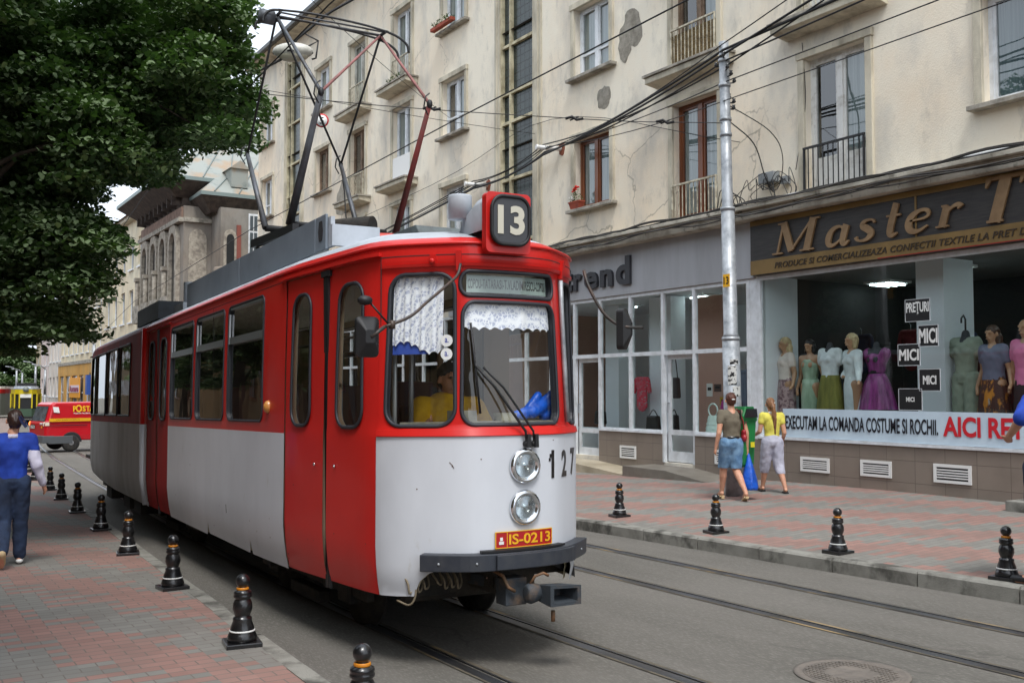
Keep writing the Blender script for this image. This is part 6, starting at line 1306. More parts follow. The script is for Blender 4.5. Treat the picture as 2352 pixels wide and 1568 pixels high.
m.build('insulator', M_blk, pole)
m = MB(); m.box(11.145, 11.155, 11.36, 11.5, 3.33, 3.53); np_ = m.build('number_tag', mat('yellow tag', (236, 176, 24), .5), pole)
v, f = fit_text('13', -11.485, -11.375, 3.37, 3.49, .02, .001); m = MB(); m.add([(11.143-d, -a, b) for a, b, d in v], f); m.build('tag_digits', M_blk, np_)
m = MB(); m.tube([pt(3.32), pt(3.54)], .118, 20)
m = MB()
for z0, z1, a0 in ((1.80, 2.10, 200), (1.62, 1.78, 230), (2.12, 2.2, 215), (1.35, 1.45, 240)):
    vs = []
    for i in range(9):
        a = R(a0+i*7); x, y, _ = pt(z0); vs += [(x+.1395*math.cos(a), y+.1395*math.sin(a), z0), (x+.1395*math.cos(a), y+.1395*math.sin(a), z1)]
    m.add(vs, [(2*i, 2*i+2, 2*i+3, 2*i+1) for i in range(8)], 0, True)
m.build('torn_poster', mat('torn poster', (200, 200, 196), .9, c2=(30, 30, 32), sc=14, lo=.5, hi=.56), pole, recalc=False)
m = MB(); vs = []
for i in range(9):
    a = R(225+i*8); x, y, _ = pt(1.1); vs += [(x+.142*math.cos(a), y+.142*math.sin(a), .92), (x+.142*math.cos(a), y+.142*math.sin(a), 1.42)]
m.add(vs, [(2*i, 2*i+2, 2*i+3, 2*i+1) for i in range(8)], 0, True); pn_ = m.build('white_notice', mat('notice white', (222, 228, 232), .7), pole, recalc=False)
m = MB(); vs = []
for i in range(9):
    a = R(225+i*8); x, y, _ = pt(1.1); vs += [(x+.1435*math.cos(a), y+.1435*math.sin(a), 1.38), (x+.1435*math.cos(a), y+.1435*math.sin(a), 1.42)]
m.add(vs, [(2*i, 2*i+2, 2*i+3, 2*i+1) for i in range(8)], 0, True); m.build('blue_header', mat('blue print', (110, 170, 220), .6), pn_, recalc=False)
# green litter bin strapped to the pole
bn_ = thing('litter_bin', 'green plastic litter bin with an open black mouth, fixed to the silver pole', 'bin', (11.12, 11.05, .58))
M_grn = mat('green plastic', (28, 122, 62), .4, c2=(20, 100, 52), sc=3)
m = MB(); cx_, cy_ = 11.12, 11.08
def bp3(z, w_, d_): return [(cx_+a, cy_+b, z) for a, b in rrect(-w_*.8, w_*.8, -d_*.8, d_*.8, .035, 3)]
vs = bp3(.56, .13, .13)+bp3(.60, .15, .15)+bp3(1.25, .18, .19); n = len(bp3(0, .1, .1)); m.add(vs, [(j*n+i, j*n+(i+1) % n, (j+1)*n+(i+1) % n, (j+1)*n+i) for j in (0, 1) for i in range(n)]+[tuple(range(n))[::-1]], 0, False); m.build('bucket', M_grn, bn_)
m = MB(); vs = bp3(1.252, .195, .205)+bp3(1.33, .195, .205)+bp3(1.40, .15, .20)+bp3(1.47, .12, .19); m.add(vs, [(j*n+i, j*n+(i+1) % n, (j+1)*n+(i+1) % n, (j+1)*n+i) for j in (0, 1, 2) for i in range(n)]+[tuple(range(3*n, 4*n)), tuple(range(n))[::-1]]); m.build('lid', M_grn, bn_)
m = MB(); m.prism([(cy_-.16, 1.30), (cy_+.16, 1.30), (cy_+.14, 1.43), (cy_-.14, 1.43)], .02, 'x', cx_-.2); m.prism([(cx_-.16, 1.31), (cx_+.1, 1.31), (cx_+.08, 1.44), (cx_-.12, 1.44)], .02, 'y', cy_-.215); m.build('mouth', M_blk, bn_)
m = MB(); m.box(cx_-.03, cx_+.05, cy_-.192, cy_-.186, .86, .94); m.build('emblem', mat('bin yellow mark', (214, 200, 40), .5), bn_)
# cables : each one a thing
cabs = 'overhead cables hung between the pole and the wall'
def cable(lab, pts, r=.012, sag=0, grp=cabs, nm='overhead_cable', ma=None, n=14):
    P = []
    for a, b in zip(pts, pts[1:]):
        a = Vector(a); b = Vector(b)
        for i in range(n): t_ = i/n; q = a.lerp(b, t_); q.z -= sag*4*t_*(1-t_); P.append(q)
    P.append(Vector(pts[-1]))
    if nm == 'overhead_cable' and grp is None and len(pts) > 3: P = sp(pts, 6)
    m = MB(); m.tube(P, r, 6); o = m.build(nm, ma or M_cable); o['label'] = lab; o['category'] = 'cable'
    if grp: o['group'] = grp
    return o
A1, A2 = (12.75, 18.89, 7.22), (12.75, 22.09, 6.97)
tops = [(11.2, 11.5, 7.12), (11.2, 11.55, 7.04), (11.25, 11.5, 6.96), (11.2, 11.6, 7.2), (11.25, 11.5, 6.62), (11.2, 11.45, 6.3), (11.3, 11.5, 6.9)]
rts = [(11.0, 9.2, 7.13), (11.0, 9.64, 7.27), (11.0, 8.82, 6.99), (11.0, 10.13, 7.43), (11, 7.63, 6.6), (11, 6.9, 6.3), (11.0, 9.4, 7.2)]
words = ['thick black cable, the lowest strand of the bundle sagging from the pole to the wall', 'thick black cable in the middle of the bundle from the pole to the wall', 'black cable just above the thickest strand of the bundle', 'thin cable running highest in the bundle left of the pole', 'thin cable passing just under the pole top bundle', 'lone thin wire below the bundle running past the pole', 'black cable twisted round the bundle beside the pole']
for i, (a, b) in enumerate(zip(tops, rts)):
    d = Vector(b)-Vector(a); far = Vector(a)+d*9
    o = (-.03+.02*(i % 3), 0, .05*(i-3)*.8)
    cable(words[i], [far, a, (A1[0]+o[0], A1[1], A1[2]+o[2]), (A2[0]+o[0], A2[1], A2[2]+o[2]*.8), (12.75, 40.5, 5.6+o[2])], [.022, .020, .014, .010, .009, .008, .014][i], .10+.03*(i % 4))
RW = 'tram contact wires'
cable('trolley wire above the pantograph of the red tram', [(3.6, -10, 5.62), (3.72, 9.4, 5.60), (4.0, 19, 5.3), (5.2, 32, 5.2), (8, 60, 4.8)], .009, 0, RW, 'contact_wire')
cable('trolley wire above the empty track', [(6.3, -10, 5.75), (6.65, 12, 5.47), (6.9, 22, 5.3), (8.1, 40, 5.1), (10.5, 62, 4.7)], .009, 0, RW, 'contact_wire')
cable('thin span wire crossing the street from the pole behind the pantograph', [(11.25, 11.5, 5.95), (9.37, 13.01, 6.10), (5.08, 15.71, 6.51), (-1.5, 19, 7.4)], .007, .04, None)
cable('thick dark lamp cable rising from the tree past the pantograph', [(2.6, 17.9, 5.9), (5.45, 16.6, 7.25), (6.0, 16.3, 7.85), (7.2, 15.6, 8.75), (12.9, 12.5, 12.0)], .022, .02, None)
cable('thin wire from the facade high above the tram to the tree', [(13.05, 24, 9.2), (6.8, 18.5, 9.5), (1, 20, 9)], .007, .1, None)
cable('thin upper wire crossing the yellow facade left of the pole', [(13.05, 13.0, 6.2), (13.04, 19, 8.0), (13.03, 25, 7.5), (13.0, 40, 6.9)], .007, .3, None)
# clamps on the span wire
for (x, y, z, lab) in ((9.37, 13.01, 6.10, 'black turnbuckle on the span wire left of the balcony door'), (10.5, 12.1, 6.0, 'second black turnbuckle on the span wire, nearer the pole'), (7.4, 14.2, 6.25, 'small clamp on the span wire above the tram roof')):
    m = MB(); m.tube([(x-.12, y+.08, z), (x-.03, y+.02, z+.03), (x+.03, y-.02, z-.02), (x+.12, y-.08, z)], .022, 6); m.tube([(x-.06, y+.04, z-.03), (x+.06, y-.04, z+.03)], .012, 6); o = m.build('turnbuckle', M_cable); tag(o, lab, 'clamp', 'clamps on the span wire')
# white wall brackets of the cables
for (y, z, lab) in ((18.7, 7.25, 'white pipe bracket on the yellow wall left of the brown window'), (22.0, 6.98, 'white pipe bracket on the yellow wall just above the tram number box')):
    t = thing('wall_bracket', lab, 'bracket', (13.1, y, z), 0, 'white cable brackets on the wall'); m = MB(); m.tube([(13.09, y, z), (12.5, y+.15, z)], .05, 12); m.tube([(12.56, y+.14, z), (12.5, y+.15, z)], .058, 12); m.build('pipe', M_wht, t); m = blob_patch(y-.02, z, .12, .16, 3, 13.1, .012); m.build('broken_plaster', mat('brick hole', (130, 72, 50), .9), t)
# cable bundles lying on the cornice
r9 = random.Random(12)
for i in range(7):
    y = 4.0; P = []; z = 4.93+.015*(i % 3) if i < 4 else 4.80; ph = r9.uniform(0, 6)
    while y < 26:
        dz = .035*math.sin(y*1.3+ph)+.02*math.sin(y*3.1+ph*2)
        P.append((FX-.34-.03*(i % 4)-(.02 if i > 3 else 0)+.03*math.sin(y*.9+ph) if i < 4 else FX-.455-.012*(i-4), y, z+abs(dz) if i < 4 else z-.015+dz)); y += .25
    m = MB(); m.tube(P, .011+.003*(i % 2), 5); o = m.build('facade_cable', mat('dusty cable', (64, 62, 60), .7), None)
    o['label'] = ['dusty cable lying on top of the cornice above the shops', 'dusty cable draped along the cornice front edge'][i > 3]; o['category'] = 'cable'; o['group'] = 'cables draped along the cornice'
    o['label'] = o['label']+[', rearmost strand', ', second strand from the wall', ', third strand from the wall', ', outermost strand', ', upper hanging strand', ', middle hanging strand', ', lowest hanging strand'][i]
m = MB(); m.tube([(FX-.30, 3, 4.99), (FX-.30, 11.9, 4.98)], .028, 8); o = m.build('white_conduit', M_wht); tag(o, 'straight white conduit pipe on the cornice at the foot of the white balcony door', 'pipe')
jb = thing('junction_box', 'grey ribbed junction box with looping cables on the wall right of the pole', 'junction box', (13.05, 12.25, 5.35))
m = MB(); m.box(12.93, 13.09, 12.1, 12.45, 5.32, 5.50)
for i in range(6): m.box(12.92, 12.929, 12.14+i*.05, 12.16+i*.05, 5.34, 5.48)
m.box(12.99, 13.09, 11.85, 12.0, 5.25, 5.38); m.build('case', mat('grey plastic', (140, 144, 146), .5), jb, bevel=.008)
m = MB()
for i in range(11):
    a = 12.1+r9.uniform(-.3, .5); b_ = 12.0+r9.uniform(-.5, .9); k = r9.uniform(.08, .28)
    m.tube(sp([(12.98, a, 5.33), (12.93, a+(b_-a)*.3, 5.30-.05*(i % 3)), (12.90, (a+b_)/2+r9.uniform(-.1, .1), 5.22+k), (12.91, b_+.12*(i % 2), 5.16), (12.88, b_, 4.97)]), .007, 5)
for i in range(4):
    m.tube(sp([(12.92, 12.7+.1*i, 4.95), (12.9, 12.8+.1*i, 5.12+.06*i), (12.9, 13.05+.1*i, 5.2+.05*i), (12.92, 13.3+.05*i, 5.05), (12.9, 13.45, 4.95)]), .009, 5)
m.build('cable_loops', M_cable, jb)
cable('slack cable looping down from the pole to the junction box', [(11.3, 11.5, 6.0), (11.7, 11.35, 5.65), (12.1, 11.5, 5.2), (12.6, 11.8, 5.05), (12.93, 12.1, 5.34)], .010, .03, None)
cable('second slack cable hanging from the pole to the cornice', [(11.3, 11.5, 6.25), (11.9, 11.2, 5.85), (12.3, 11.3, 5.5), (12.7, 11.8, 5.1), (12.9, 12.4, 5.3)], .008, .03, None)
cable('thin wire running down the wall from the balcony slab to the junction box', [(13.08, 11.55, 7.6), (13.085, 11.5, 6.6), (13.07, 11.62, 5.9), (13.05, 11.7, 5.45)], .007, 0, None)
# street lamp on a span cable
lp = thing('street_lamp', 'pale oval street lamp hanging behind the pantograph', 'lamp', (5.85, 16.4, 7.5)); ldir = Vector((.83, -.55, 0)).normalized(); lsd = Vector((.55, .83, 0))
def LT(p): q = Vector((5.85, 16.4, 7.52))+ldir*p[0]+lsd*p[1]; return (q.x, q.y, q.z+p[2])
m = MB(); m.ball((0, 0, .02), .30, 20, sq=(1.18, .62, .48), T=LT); m.build('housing', mat('lamp housing', (206, 204, 194), .5, c2=(170, 168, 158), sc=5), lp)
m = MB(); m.ball((0, 0, -.045), .27, 18, sq=(1.05, .58, .42), T=LT); m.build('lens', mat('lamp lens', (186, 180, 160), .15), lp)
m = MB(); m.tube([LT(p) for p in ((-.34, 0, -.01), (0, .19, -.02), (.34, 0, -.01), (0, -.19, -.02), (-.34, 0, -.01))], .018, 6); m.tube([LT(p) for p in ((.25, 0, .1), (.44, 0, .2), (.40, 0, -.1), (.33, 0, -.12))], .016, 6); m.tube([LT((.44, 0, .2)), LT((.15, 0, .36))], .012, 6); m.build('hanger', M_iron, lp)
# round speed sign hung on the span wire
sg = thing('speed_sign', 'small round white sign with red rim and number 5 hanging behind the pantograph', 'sign', (7.4, 19.0, 7.15))
fd = Vector((-math.sin(TH), -math.cos(TH), 0)).normalized(); sdv = Vector((math.cos(TH), -math.sin(TH), 0))
def ST(p): q = Vector((7.42, 19.05, 7.17))+sdv*p[0]+fd*p[1]; return (q.x, q.y, q.z+p[2])
m = MB(); m.lathe([(.142, 0), (.142, .008)], 32, T=lambda p: ST((p[0], p[2], p[1]))); m.build('red_disc', mat('sign red', (190, 40, 44), .5), sg)
m = MB(); m.lathe([(.112, .0085), (.112, .011)], 32, T=lambda p: ST((p[0], p[2], p[1]))); m.build('white_disc', M_wht, sg)
v, f = fit_text('5', -.045, .045, -.07, .07, .02, .001); m = MB(); m.add([ST((a, .013+d, b)) for a, b, d in v], f); m.build('digit', M_blk, sg)
m = MB(); m.tube([ST((0, 0, .14)), ST((0, 0, .45))], .006, 5); m.build('hanger', M_cable, sg)
cable('thin span wire that carries the round sign', [(12.9, 19.5, 7.75), (7.42, 19.05, 7.6), (-2, 19.5, 7.9)], .006, .03, None)
# flower pot on the brown window
fp = thing('flower_pot', 'terracotta flower pot with red and white flowers on the sill of the brown window', 'flower pot', (12.98, 18.05, 5.71))
m = MB(); cy_ = 17.98
m.add([(x, y, z) for z, w_, d_ in ((5.712, .14, .05), (5.90, .20, .085)) for x, y in ((13.0-d_, cy_-w_), (13.0+d_, cy_-w_), (13.0+d_, cy_+w_), (13.0-d_, cy_+w_))], [(3, 2, 1, 0), (0, 1, 5, 4), (1, 2, 6, 5), (2, 3, 7, 6), (3, 0, 4, 7), (4, 5, 6, 7)]); m.box(12.91, 13.09, cy_-.21, cy_+.21, 5.88, 5.905); m.build('pot', mat('terracotta', (160, 74, 52), .8, c2=(130, 60, 44), sc=8), fp)
leaves('foliage', [(13.0, cy_-.08, 6.0, .10), (13.0, cy_+.05, 6.05, .12), (12.98, cy_+.12, 5.98, .08), (13.0, cy_, 6.12, .09)], fp, 4, 900, .03, 1.0)
m = MB()
for (y, z, r) in ((cy_+.02, 6.20, .06), (cy_-.06, 6.22, .045), (cy_+.08, 6.16, .04)):
    for _ in range(9): m.ball((12.97+rnd.uniform(-.03, .03), y+rnd.uniform(-r, r), z+rnd.uniform(-r, r)*.6), .02, 6)
m.build('red_blossom', mat('geranium red', (216, 44, 30), .6), fp)
m = MB()
for _ in range(14): m.ball((12.96+rnd.uniform(-.03, .02), cy_+.12+rnd.uniform(-.06, .08), 6.0+rnd.uniform(-.04, .05)), .012, 6)
m.build('white_blossom', M_wht, fp)
# plants on the upper slabs
for (y, z, lab) in ((26.6, 10.95, 'green potted plants on the slab of the upper white balcony'), (23.6, 11.75, 'row of small potted plants on the top window sill')):
    t = thing('balcony_plants', lab, 'plant', (12.85, y, z)); leaves('foliage', [(12.85, y+.3*i, z+.12+.05*(i % 2), .14) for i in range(4)], t, 7, 500, .045, 1.0)
    m = MB(); m.box(12.78, 12.92, y-.15, y+1.05, z-.02, z+.07); m.build('trough', mat('terracotta', (160, 74, 52)), t)
# distant lamp posts
for i, (x, y, h, lab) in enumerate(((11.7, 70, 5.6, 'silver lamp post rising behind the red van'), (13.2, 112, 5.2, 'pale post beyond the yellow tram, third from the left edge'), (12.8, 125, 5.0, 'pale post near the far left edge of the picture'), (13.7, 128, 4.8, 'pale post beside the blue panel far down the street'), (12.6, 100, 4.6, 'thin grey post right of the yellow tram'))):
    g0 = gz(y); t = thing('lamp_post', lab, 'lamp post', (x, y, g0), 0, 'distant posts along the street'); m = MB(); m.tube([(x, y, g0), (x, y, g0+h*.5)], [.16, .14], 10); m.tube([(x, y, g0+h*.5), (x, y, g0+h)], [.12, .10], 10); m.build('shaft', M_steel, t)
    m = MB(); m.tube([(x, y, g0+h), (x-.4, y-.2, g0+h+.35), (x-1.2, y-.6, g0+h+.45)], .05, 8); m.build('arm', M_steel, t)
# ---------------------------------------------------------------- red postal van
vn = thing('delivery_van', 'red postal van with yellow stripe crossing the street at the far left', 'van', (5.45, 40.75, gz(40.7)+.0), R(12))
M_vred = mat('van red', (190, 20, 34), .3, coat=.5); M_vgl = mat('van glass', (44, 56, 66), .06, c2=(90, 100, 108), sc=2.2, spec=1); M_plas = mat('grey bumper plastic', (86, 90, 94), .6); M_tyre = mat('tyre', (34, 34, 36), .8, c2=(60, 56, 50), sc=12); M_hub = mat('hub', (170, 172, 176), .4, .6)
vn.location = (5.30, 41.6, gz(41)+.02)
# local : x forward, y left, origin at rear right ground
prof = [(.02, .42), (-.03, .60), (-.02, 1.08), (.05, 1.20), (.22, 1.80), (.34, 1.88), (2.9, 1.90), (3.5, 1.30), (4.35, 1.05), (4.45, .60), (4.40, .40)]
def vsec(y): return min(1, 1)
m = MB(); W2 = 1.78; ys = [(0, 1), (.0, 1), (1, 1)]
P = prof; n = len(P); vs = []
for yy, inn in ((-.0, .10), (.10, 0), (W2-.10, 0), (W2, .10)):
    for x, z in P:
        t_ = max(0, (z-1.1)/.8); ty = (.13*t_ if yy < W2/2 else -.13*t_); s_ = 1 if inn == 0 else .97
        vs.append((x if inn == 0 else 2.2+(x-2.2)*s_, yy+ty, z if inn == 0 else 1.0+(z-1.0)*.97))
m.add(vs, [(j*n+i, j*n+(i+1) % n, (j+1)*n+(i+1) % n, (j+1)*n+i) for j in range(3) for i in range(n)]+[tuple(range(n))[::-1], tuple(range(3*n, 4*n))]); m.build('body', M_vred, vn, world=False, bevel=.03)
def xr(z): return ip(z, [(.42, .02), (.60, -.03), (1.08, -.02), (1.20, .05), (1.80, .22)])
def rear_quad(m, y0, y1, z0, z1, off=.012, k=0, ta=0, n_=4):
    vs = []
    for i in range(n_+1):
        z = z0+(z1-z0)*i/n_; t_ = max(0, (z-1.1)/.8)*.10; vs += [(xr(z)-off, y0+t_, z), (xr(z)-off, y1-t_, z)]
    m.add(vs, [(2*i, 2*i+1, 2*i+3, 2*i+2) for i in range(n_)], k)
m = MB(); rear_quad(m, .22, W2-.14, 1.17, 1.73, .016); m.build('rear_window', M_vgl, vn, world=False, recalc=False)
m = MB(); m.box(-.12, .3, -.02, W2+.02, .34, .62); m.box(.1, 1.0, -.03, .02, .30, .60); m.box(2.1, 3.2, -.02, .02, .30, .5); m.build('bumper', M_plas, vn, world=False, bevel=.03)
m = MB(); rear_quad(m, .06, .20, .98, 1.14, .02); m.box(-.03, .12, -.012, -.004, 1.0, 1.13); m.build('tail_light', mat('reversing light', (235, 225, 205), .3), vn, world=False, recalc=False)
m = MB(); rear_quad(m, W2-.14, W2-.04, .98, 1.14, .02); m.build('indicator', mat('lit indicator', (255, 150, 70), .4, emit=1.5), vn, world=False, recalc=False)
m = MB(); rear_quad(m, W2-.72, W2-.22, .86, 1.02, .014); rp = m.build('plate_recess', M_blk, vn, world=False, recalc=False)
m = MB(); rear_quad(m, W2-.70, W2-.26, .875, .985, .02); m.build('rear_plate', M_wht, rp, world=False, recalc=False)
v, f = fit_text('B 09 PLR', -(W2-.30-.0)+.0, -(W2-.68), .90, .965, .02, .001)
m = MB(); m.add([(xr(.93)-.024, -a-.0 if False else (W2-.30)-(a+(W2-.30)), b) for a, b, d in v], f); m.build('plate_text', M_blk, rp, world=False)
m = MB(); rear_quad(m, .26, .56, 1.075, 1.10, .014); rear_quad(m, .26, .56, 1.035, 1.06, .014); m.build('rear_lettering', M_wht, vn, world=False, recalc=False)
m = MB(); rear_quad(m, .28, .42, .90, .95, .014); rear_quad(m, .31, .39, .95, .99, .014); m.build('rear_emblem', M_yel, vn, world=False, recalc=False)
m = MB(); m.box(.12, 2.6, -.008, -.001, 1.15, 1.27); m.build('yellow_stripe', M_yel, vn, world=False)
v, f = fit_text('www.posta-romana.ro', .35, 1.25, 1.185, 1.235, .01, .0005); m = MB(); m.add([(a, -.010-d, b) for a, b, d in v], f); m.build('stripe_text', mat('stripe text', (120, 90, 20), .6), vn, world=False)
def side_y(z): return .13*max(0, (z-1.1)/.8)
m = MB(); m.add([(x, side_y(z)+.055-.075, z) for x, z in ((.30, 1.50), (.52, 1.48), (.48, 1.70), (.27, 1.71))], [(0, 1, 2, 3)]); m.build('white_sticker', M_wht, vn, world=False, recalc=False)
v, f = fit_text('P', 1.02, 1.14, 1.52, 1.74, .04, .002); v2, f2 = fit_text('O', 1.12, 1.36, 1.50, 1.78, .04, .002); m = MB()
for vv, ff in ((v, f), (v2, f2)): m.add([(a, side_y(b)-.02-d, b) for a, b, d in vv], ff)
v, f = fit_text('S', 1.38, 1.5, 1.52, 1.74, .04, .002); m.add([(a, side_y(b)-.02-d, b) for a, b, d in v], f); v, f = fit_text('TA', 1.52, 1.8, 1.52, 1.74, .04, .002); m.add([(a, side_y(b)-.02-d, b) for a, b, d in v], f)
m.build('side_logo', M_yel, vn, world=False)
v, f = fit_text('POSTA ROMANA', 1.04, 1.8, 1.43, 1.48, .01, .001); m = MB(); m.add([(a, side_y(b)-.02-d, b) for a, b, d in v], f); m.build('side_text', M_wht, vn, world=False)
m = MB(); m.box(.15, 1.55, -.006, .0, .99, 1.02); m.box(1.7, 1.71, -.006, .0, .5, 1.75); m.build('door_rail', M_dark, vn, world=False)
for (x, y0) in ((.95, -.02), (3.65, -.02), (.95, W2-.2), (3.65, W2-.2)):
    m = MB(); m.lathe([(.20, 0), (.30, .0), (.325, .03), (.325, .17), (.30, .20), (.20, .2)], 28, T=lambda p: (x+p[0], y0+p[2], .325+p[1])); w_ = m.build('wheel', M_tyre, vn, world=False)
    m = MB(); m.lathe([(.20, .03), (.19, .01), (.12, .03), (.09, -.0), (.04, -.005), (.01, -.005)], 24, T=lambda p: (x+p[0], y0+p[2], .325+p[1])); m.build('rim', M_hub, w_, world=False)
    m = MB(); m.lathe([(.335, 0), (.39, 0), (.39, .02), (.335, .02)], 28, T=lambda p: (x+p[0], (-.012 if y0 < .5 else W2-.008)+p[2], max(.36, .36+p[1]))); m.build('wheel_arch', M_dark, vn, world=False)
m = MB(); m.box(2.75, 2.95, -.16, -.02, 1.15, 1.35); m.build('wing_mirror', M_blk, vn, world=False, bevel=.02)
m = MB(); m.add([(x, side_y(z)-.015, z) for x, z in ((1.95, 1.25), (3.35, 1.25), (2.95, 1.75), (1.95, 1.78))], [(0, 1, 2, 3)]); m.build('side_window', M_vgl, vn, world=False, recalc=False)
# ---------------------------------------------------------------- yellow tram down the street
t2 = thing('tram', 'yellow and white tram approaching far down the street, behind the red van', 'tram', (9.7, 88, gz(88)), R(-7))
M_ty = mat('tram yellow', (196, 176, 20), .4); M_tw = mat('tram pale paint', (206, 206, 196), .45); M_tg = mat('tram green', (60, 84, 66), .5)
m = MB(); pl2 = [(-1.1, 14), (-1.1, 1.6), (-.8, .5), (-.45, .05), (.45, .05), (.8, .5), (1.1, 1.6), (1.1, 14)]; m.prism(pl2, .8, 'z', .4); m.build('lower_body', M_tg, t2, world=False)
m = MB(); m.prism(pl2, .12, 'z', 1.2); m.prism([(x*.96, y+.06) for x, y in pl2], 1.05, 'z', 1.32); m.build('window_band', mat('dark tram window', (40, 42, 44), .2), t2, world=False)
m = MB()
for x, y in ((-1.1, 1.6), (-.8, .5), (-.45, .05), (.45, .05), (.8, .5), (1.1, 1.6), (-1.1, 3.2), (-1.1, 4.8), (-1.1, 6.4)): m.box(x-.05, x+.05, y-.04, y+.04, 1.25, 2.4)
m.build('pillars', M_ty, t2, world=False)
m = MB(); m.prism([(x*1.0, y-.02) for x, y in pl2], .38, 'z', 2.37); m.build('upper_band', M_ty, t2, world=False)
m = MB(); m.prism([(x*1.02, y-.05) for x, y in pl2], .08, 'z', 2.75); m.prism([(x*.8, y+.3) for x, y in pl2], .16, 'z', 2.83); m.build('roof', M_roof, t2, world=False, bevel=.03)
m = MB(); m.box(-.7, .7, 1.2, 9, 3.0, 3.25); m.build('roof_box', M_dark, t2, world=False)
m = MB(); m.lathe([(.22, 0), (.22, .12)], 18, T=lambda p: (p[0], -.12+p[2], 2.75+p[1])); m.build('number_disc', mat('grey disc', (120, 126, 124), .5), t2, world=False)
m = MB(); m.box(-.42, .42, .02, .045, 2.08, 2.36); m.build('destination_board', M_wht, t2, world=False)
m = MB(); m.ball((-.15, .3, 1.55), .3, 10, sq=(.8, .4, 1)); m.build('driver_shape', M_wht, t2, world=False)
m = MB(); m.box(-.9, .9, -.05, .12, .45, .6); m.build('bumper', M_dark, t2, world=False)
t3 = thing('tram', 'red roofed tram mostly cut off by the left picture edge, behind the yellow tram', 'tram', (8.9, 104, gz(104)), R(-8))
m = MB(); m.prism(pl2, 2.4, 'z', .4); m.build('body', mat('dull green body', (86, 92, 84), .5), t3, world=False); m = MB(); m.prism([(x*1.01, y-.03) for x, y in pl2], .4, 'z', 2.45); m.build('upper_band', M_redo, t3, world=False); m = MB(); m.prism([(x*.95, y+.05) for x, y in pl2], .25, 'z', 2.851); m.build('roof', M_tw, t3, world=False)
# ---------------------------------------------------------------- people and mannequins : one continuous remeshed skin each
def cap(m, p0, r0, p1, r1, fl=None, n=12):
    p0 = Vector(p0); p1 = Vector(p1); d = (p1-p0); L = d.length
    d = d.normalized() if L > 1e-6 else Vector((0, 0, 1)); a = d.orthogonal().normalized(); b = d.cross(a); vs = []; rings = []
    for t in (-90, -60, -30, 0): rings.append((p0, r0*math.cos(R(t)), r0*math.sin(R(t))))
    for t in (0, 30, 60, 90): rings.append((p1, r1*math.cos(R(t)), r1*math.sin(R(t))))
    for c, rr_, h in rings:
        for k in range(n):
            t = 2*PI*k/n; o = a*math.cos(t)*max(rr_, r0*.02)+b*math.sin(t)*max(rr_, r0*.02)+d*h
            if fl: o = Vector((o.x*fl[0], o.y*fl[1], o.z*fl[2]))
            vs.append(c+o)
    m.add(vs, [(i*n+k, i*n+(k+1) % n, (i+1)*n+(k+1) % n, (i+1)*n+k) for i in range(len(rings)-1) for k in range(n)]+[tuple(range(n))[::-1], tuple((len(rings)-1)*n+k for k in range(n))])
def organic(name, caps, vox, ma, parent, sm=3):
    m = MB()
    for c in caps: cap(m, *c)
    me = bpy.data.meshes.new('t'); me.from_pydata(m.v, [], m.f); o = bpy.data.objects.new('t', me); COL.objects.link(o)
    r = o.modifiers.new('r', 'REMESH'); r.mode = 'VOXEL'; r.voxel_size = vox; r.use_smooth_shade = True
    s = o.modifiers.new('s', 'SMOOTH'); s.iterations = sm; s.factor = .5
    dg = bpy.context.evaluated_depsgraph_get(); dg.update(); nm = bpy.data.meshes.new_from_object(o.evaluated_get(dg)); bpy.data.objects.remove(o); bpy.data.meshes.remove(me)
    nm.name = name; nm.materials.clear(); nm.materials.append(ma); nm.polygons.foreach_set('use_smooth', [True]*len(nm.polygons))
    q = bpy.data.objects.new(name, nm); COL.objects.link(q); q.parent = parent; return q
M_skin = mat('skin', (204, 152, 124), .55, c2=(190, 136, 110), sc=12); M_mann = mat('mannequin skin', (176, 136, 104), .4); M_mdark = mat('grey bust', (52, 54, 58), .7)
DEF = {'head': (0, .012, .925), 'neck': (0, 0, .845), 'chest': (0, 0, .74), 'waist': (0, 0, .62), 'pelvis': (0, 0, .54), 'shL': (-.098, 0, .81), 'shR': (.098, 0, .81), 'elL': (-.125, -.01, .63), 'elR': (.125, -.01, .63), 'wrL': (-.135, .02, .49), 'wrR': (.135, .02, .49),
       'haL': (-.137, .03, .445), 'haR': (.137, .03, .445), 'hiL': (-.05, 0, .53), 'hiR': (.05, 0, .53), 'knL': (-.055, .01, .285), 'knR': (.055, .01, .285), 'anL': (-.055, -.01, .045), 'anR': (.055, -.01, .045), 'toL': (-.06, .11, .015), 'toR': (.06, .11, .015)}
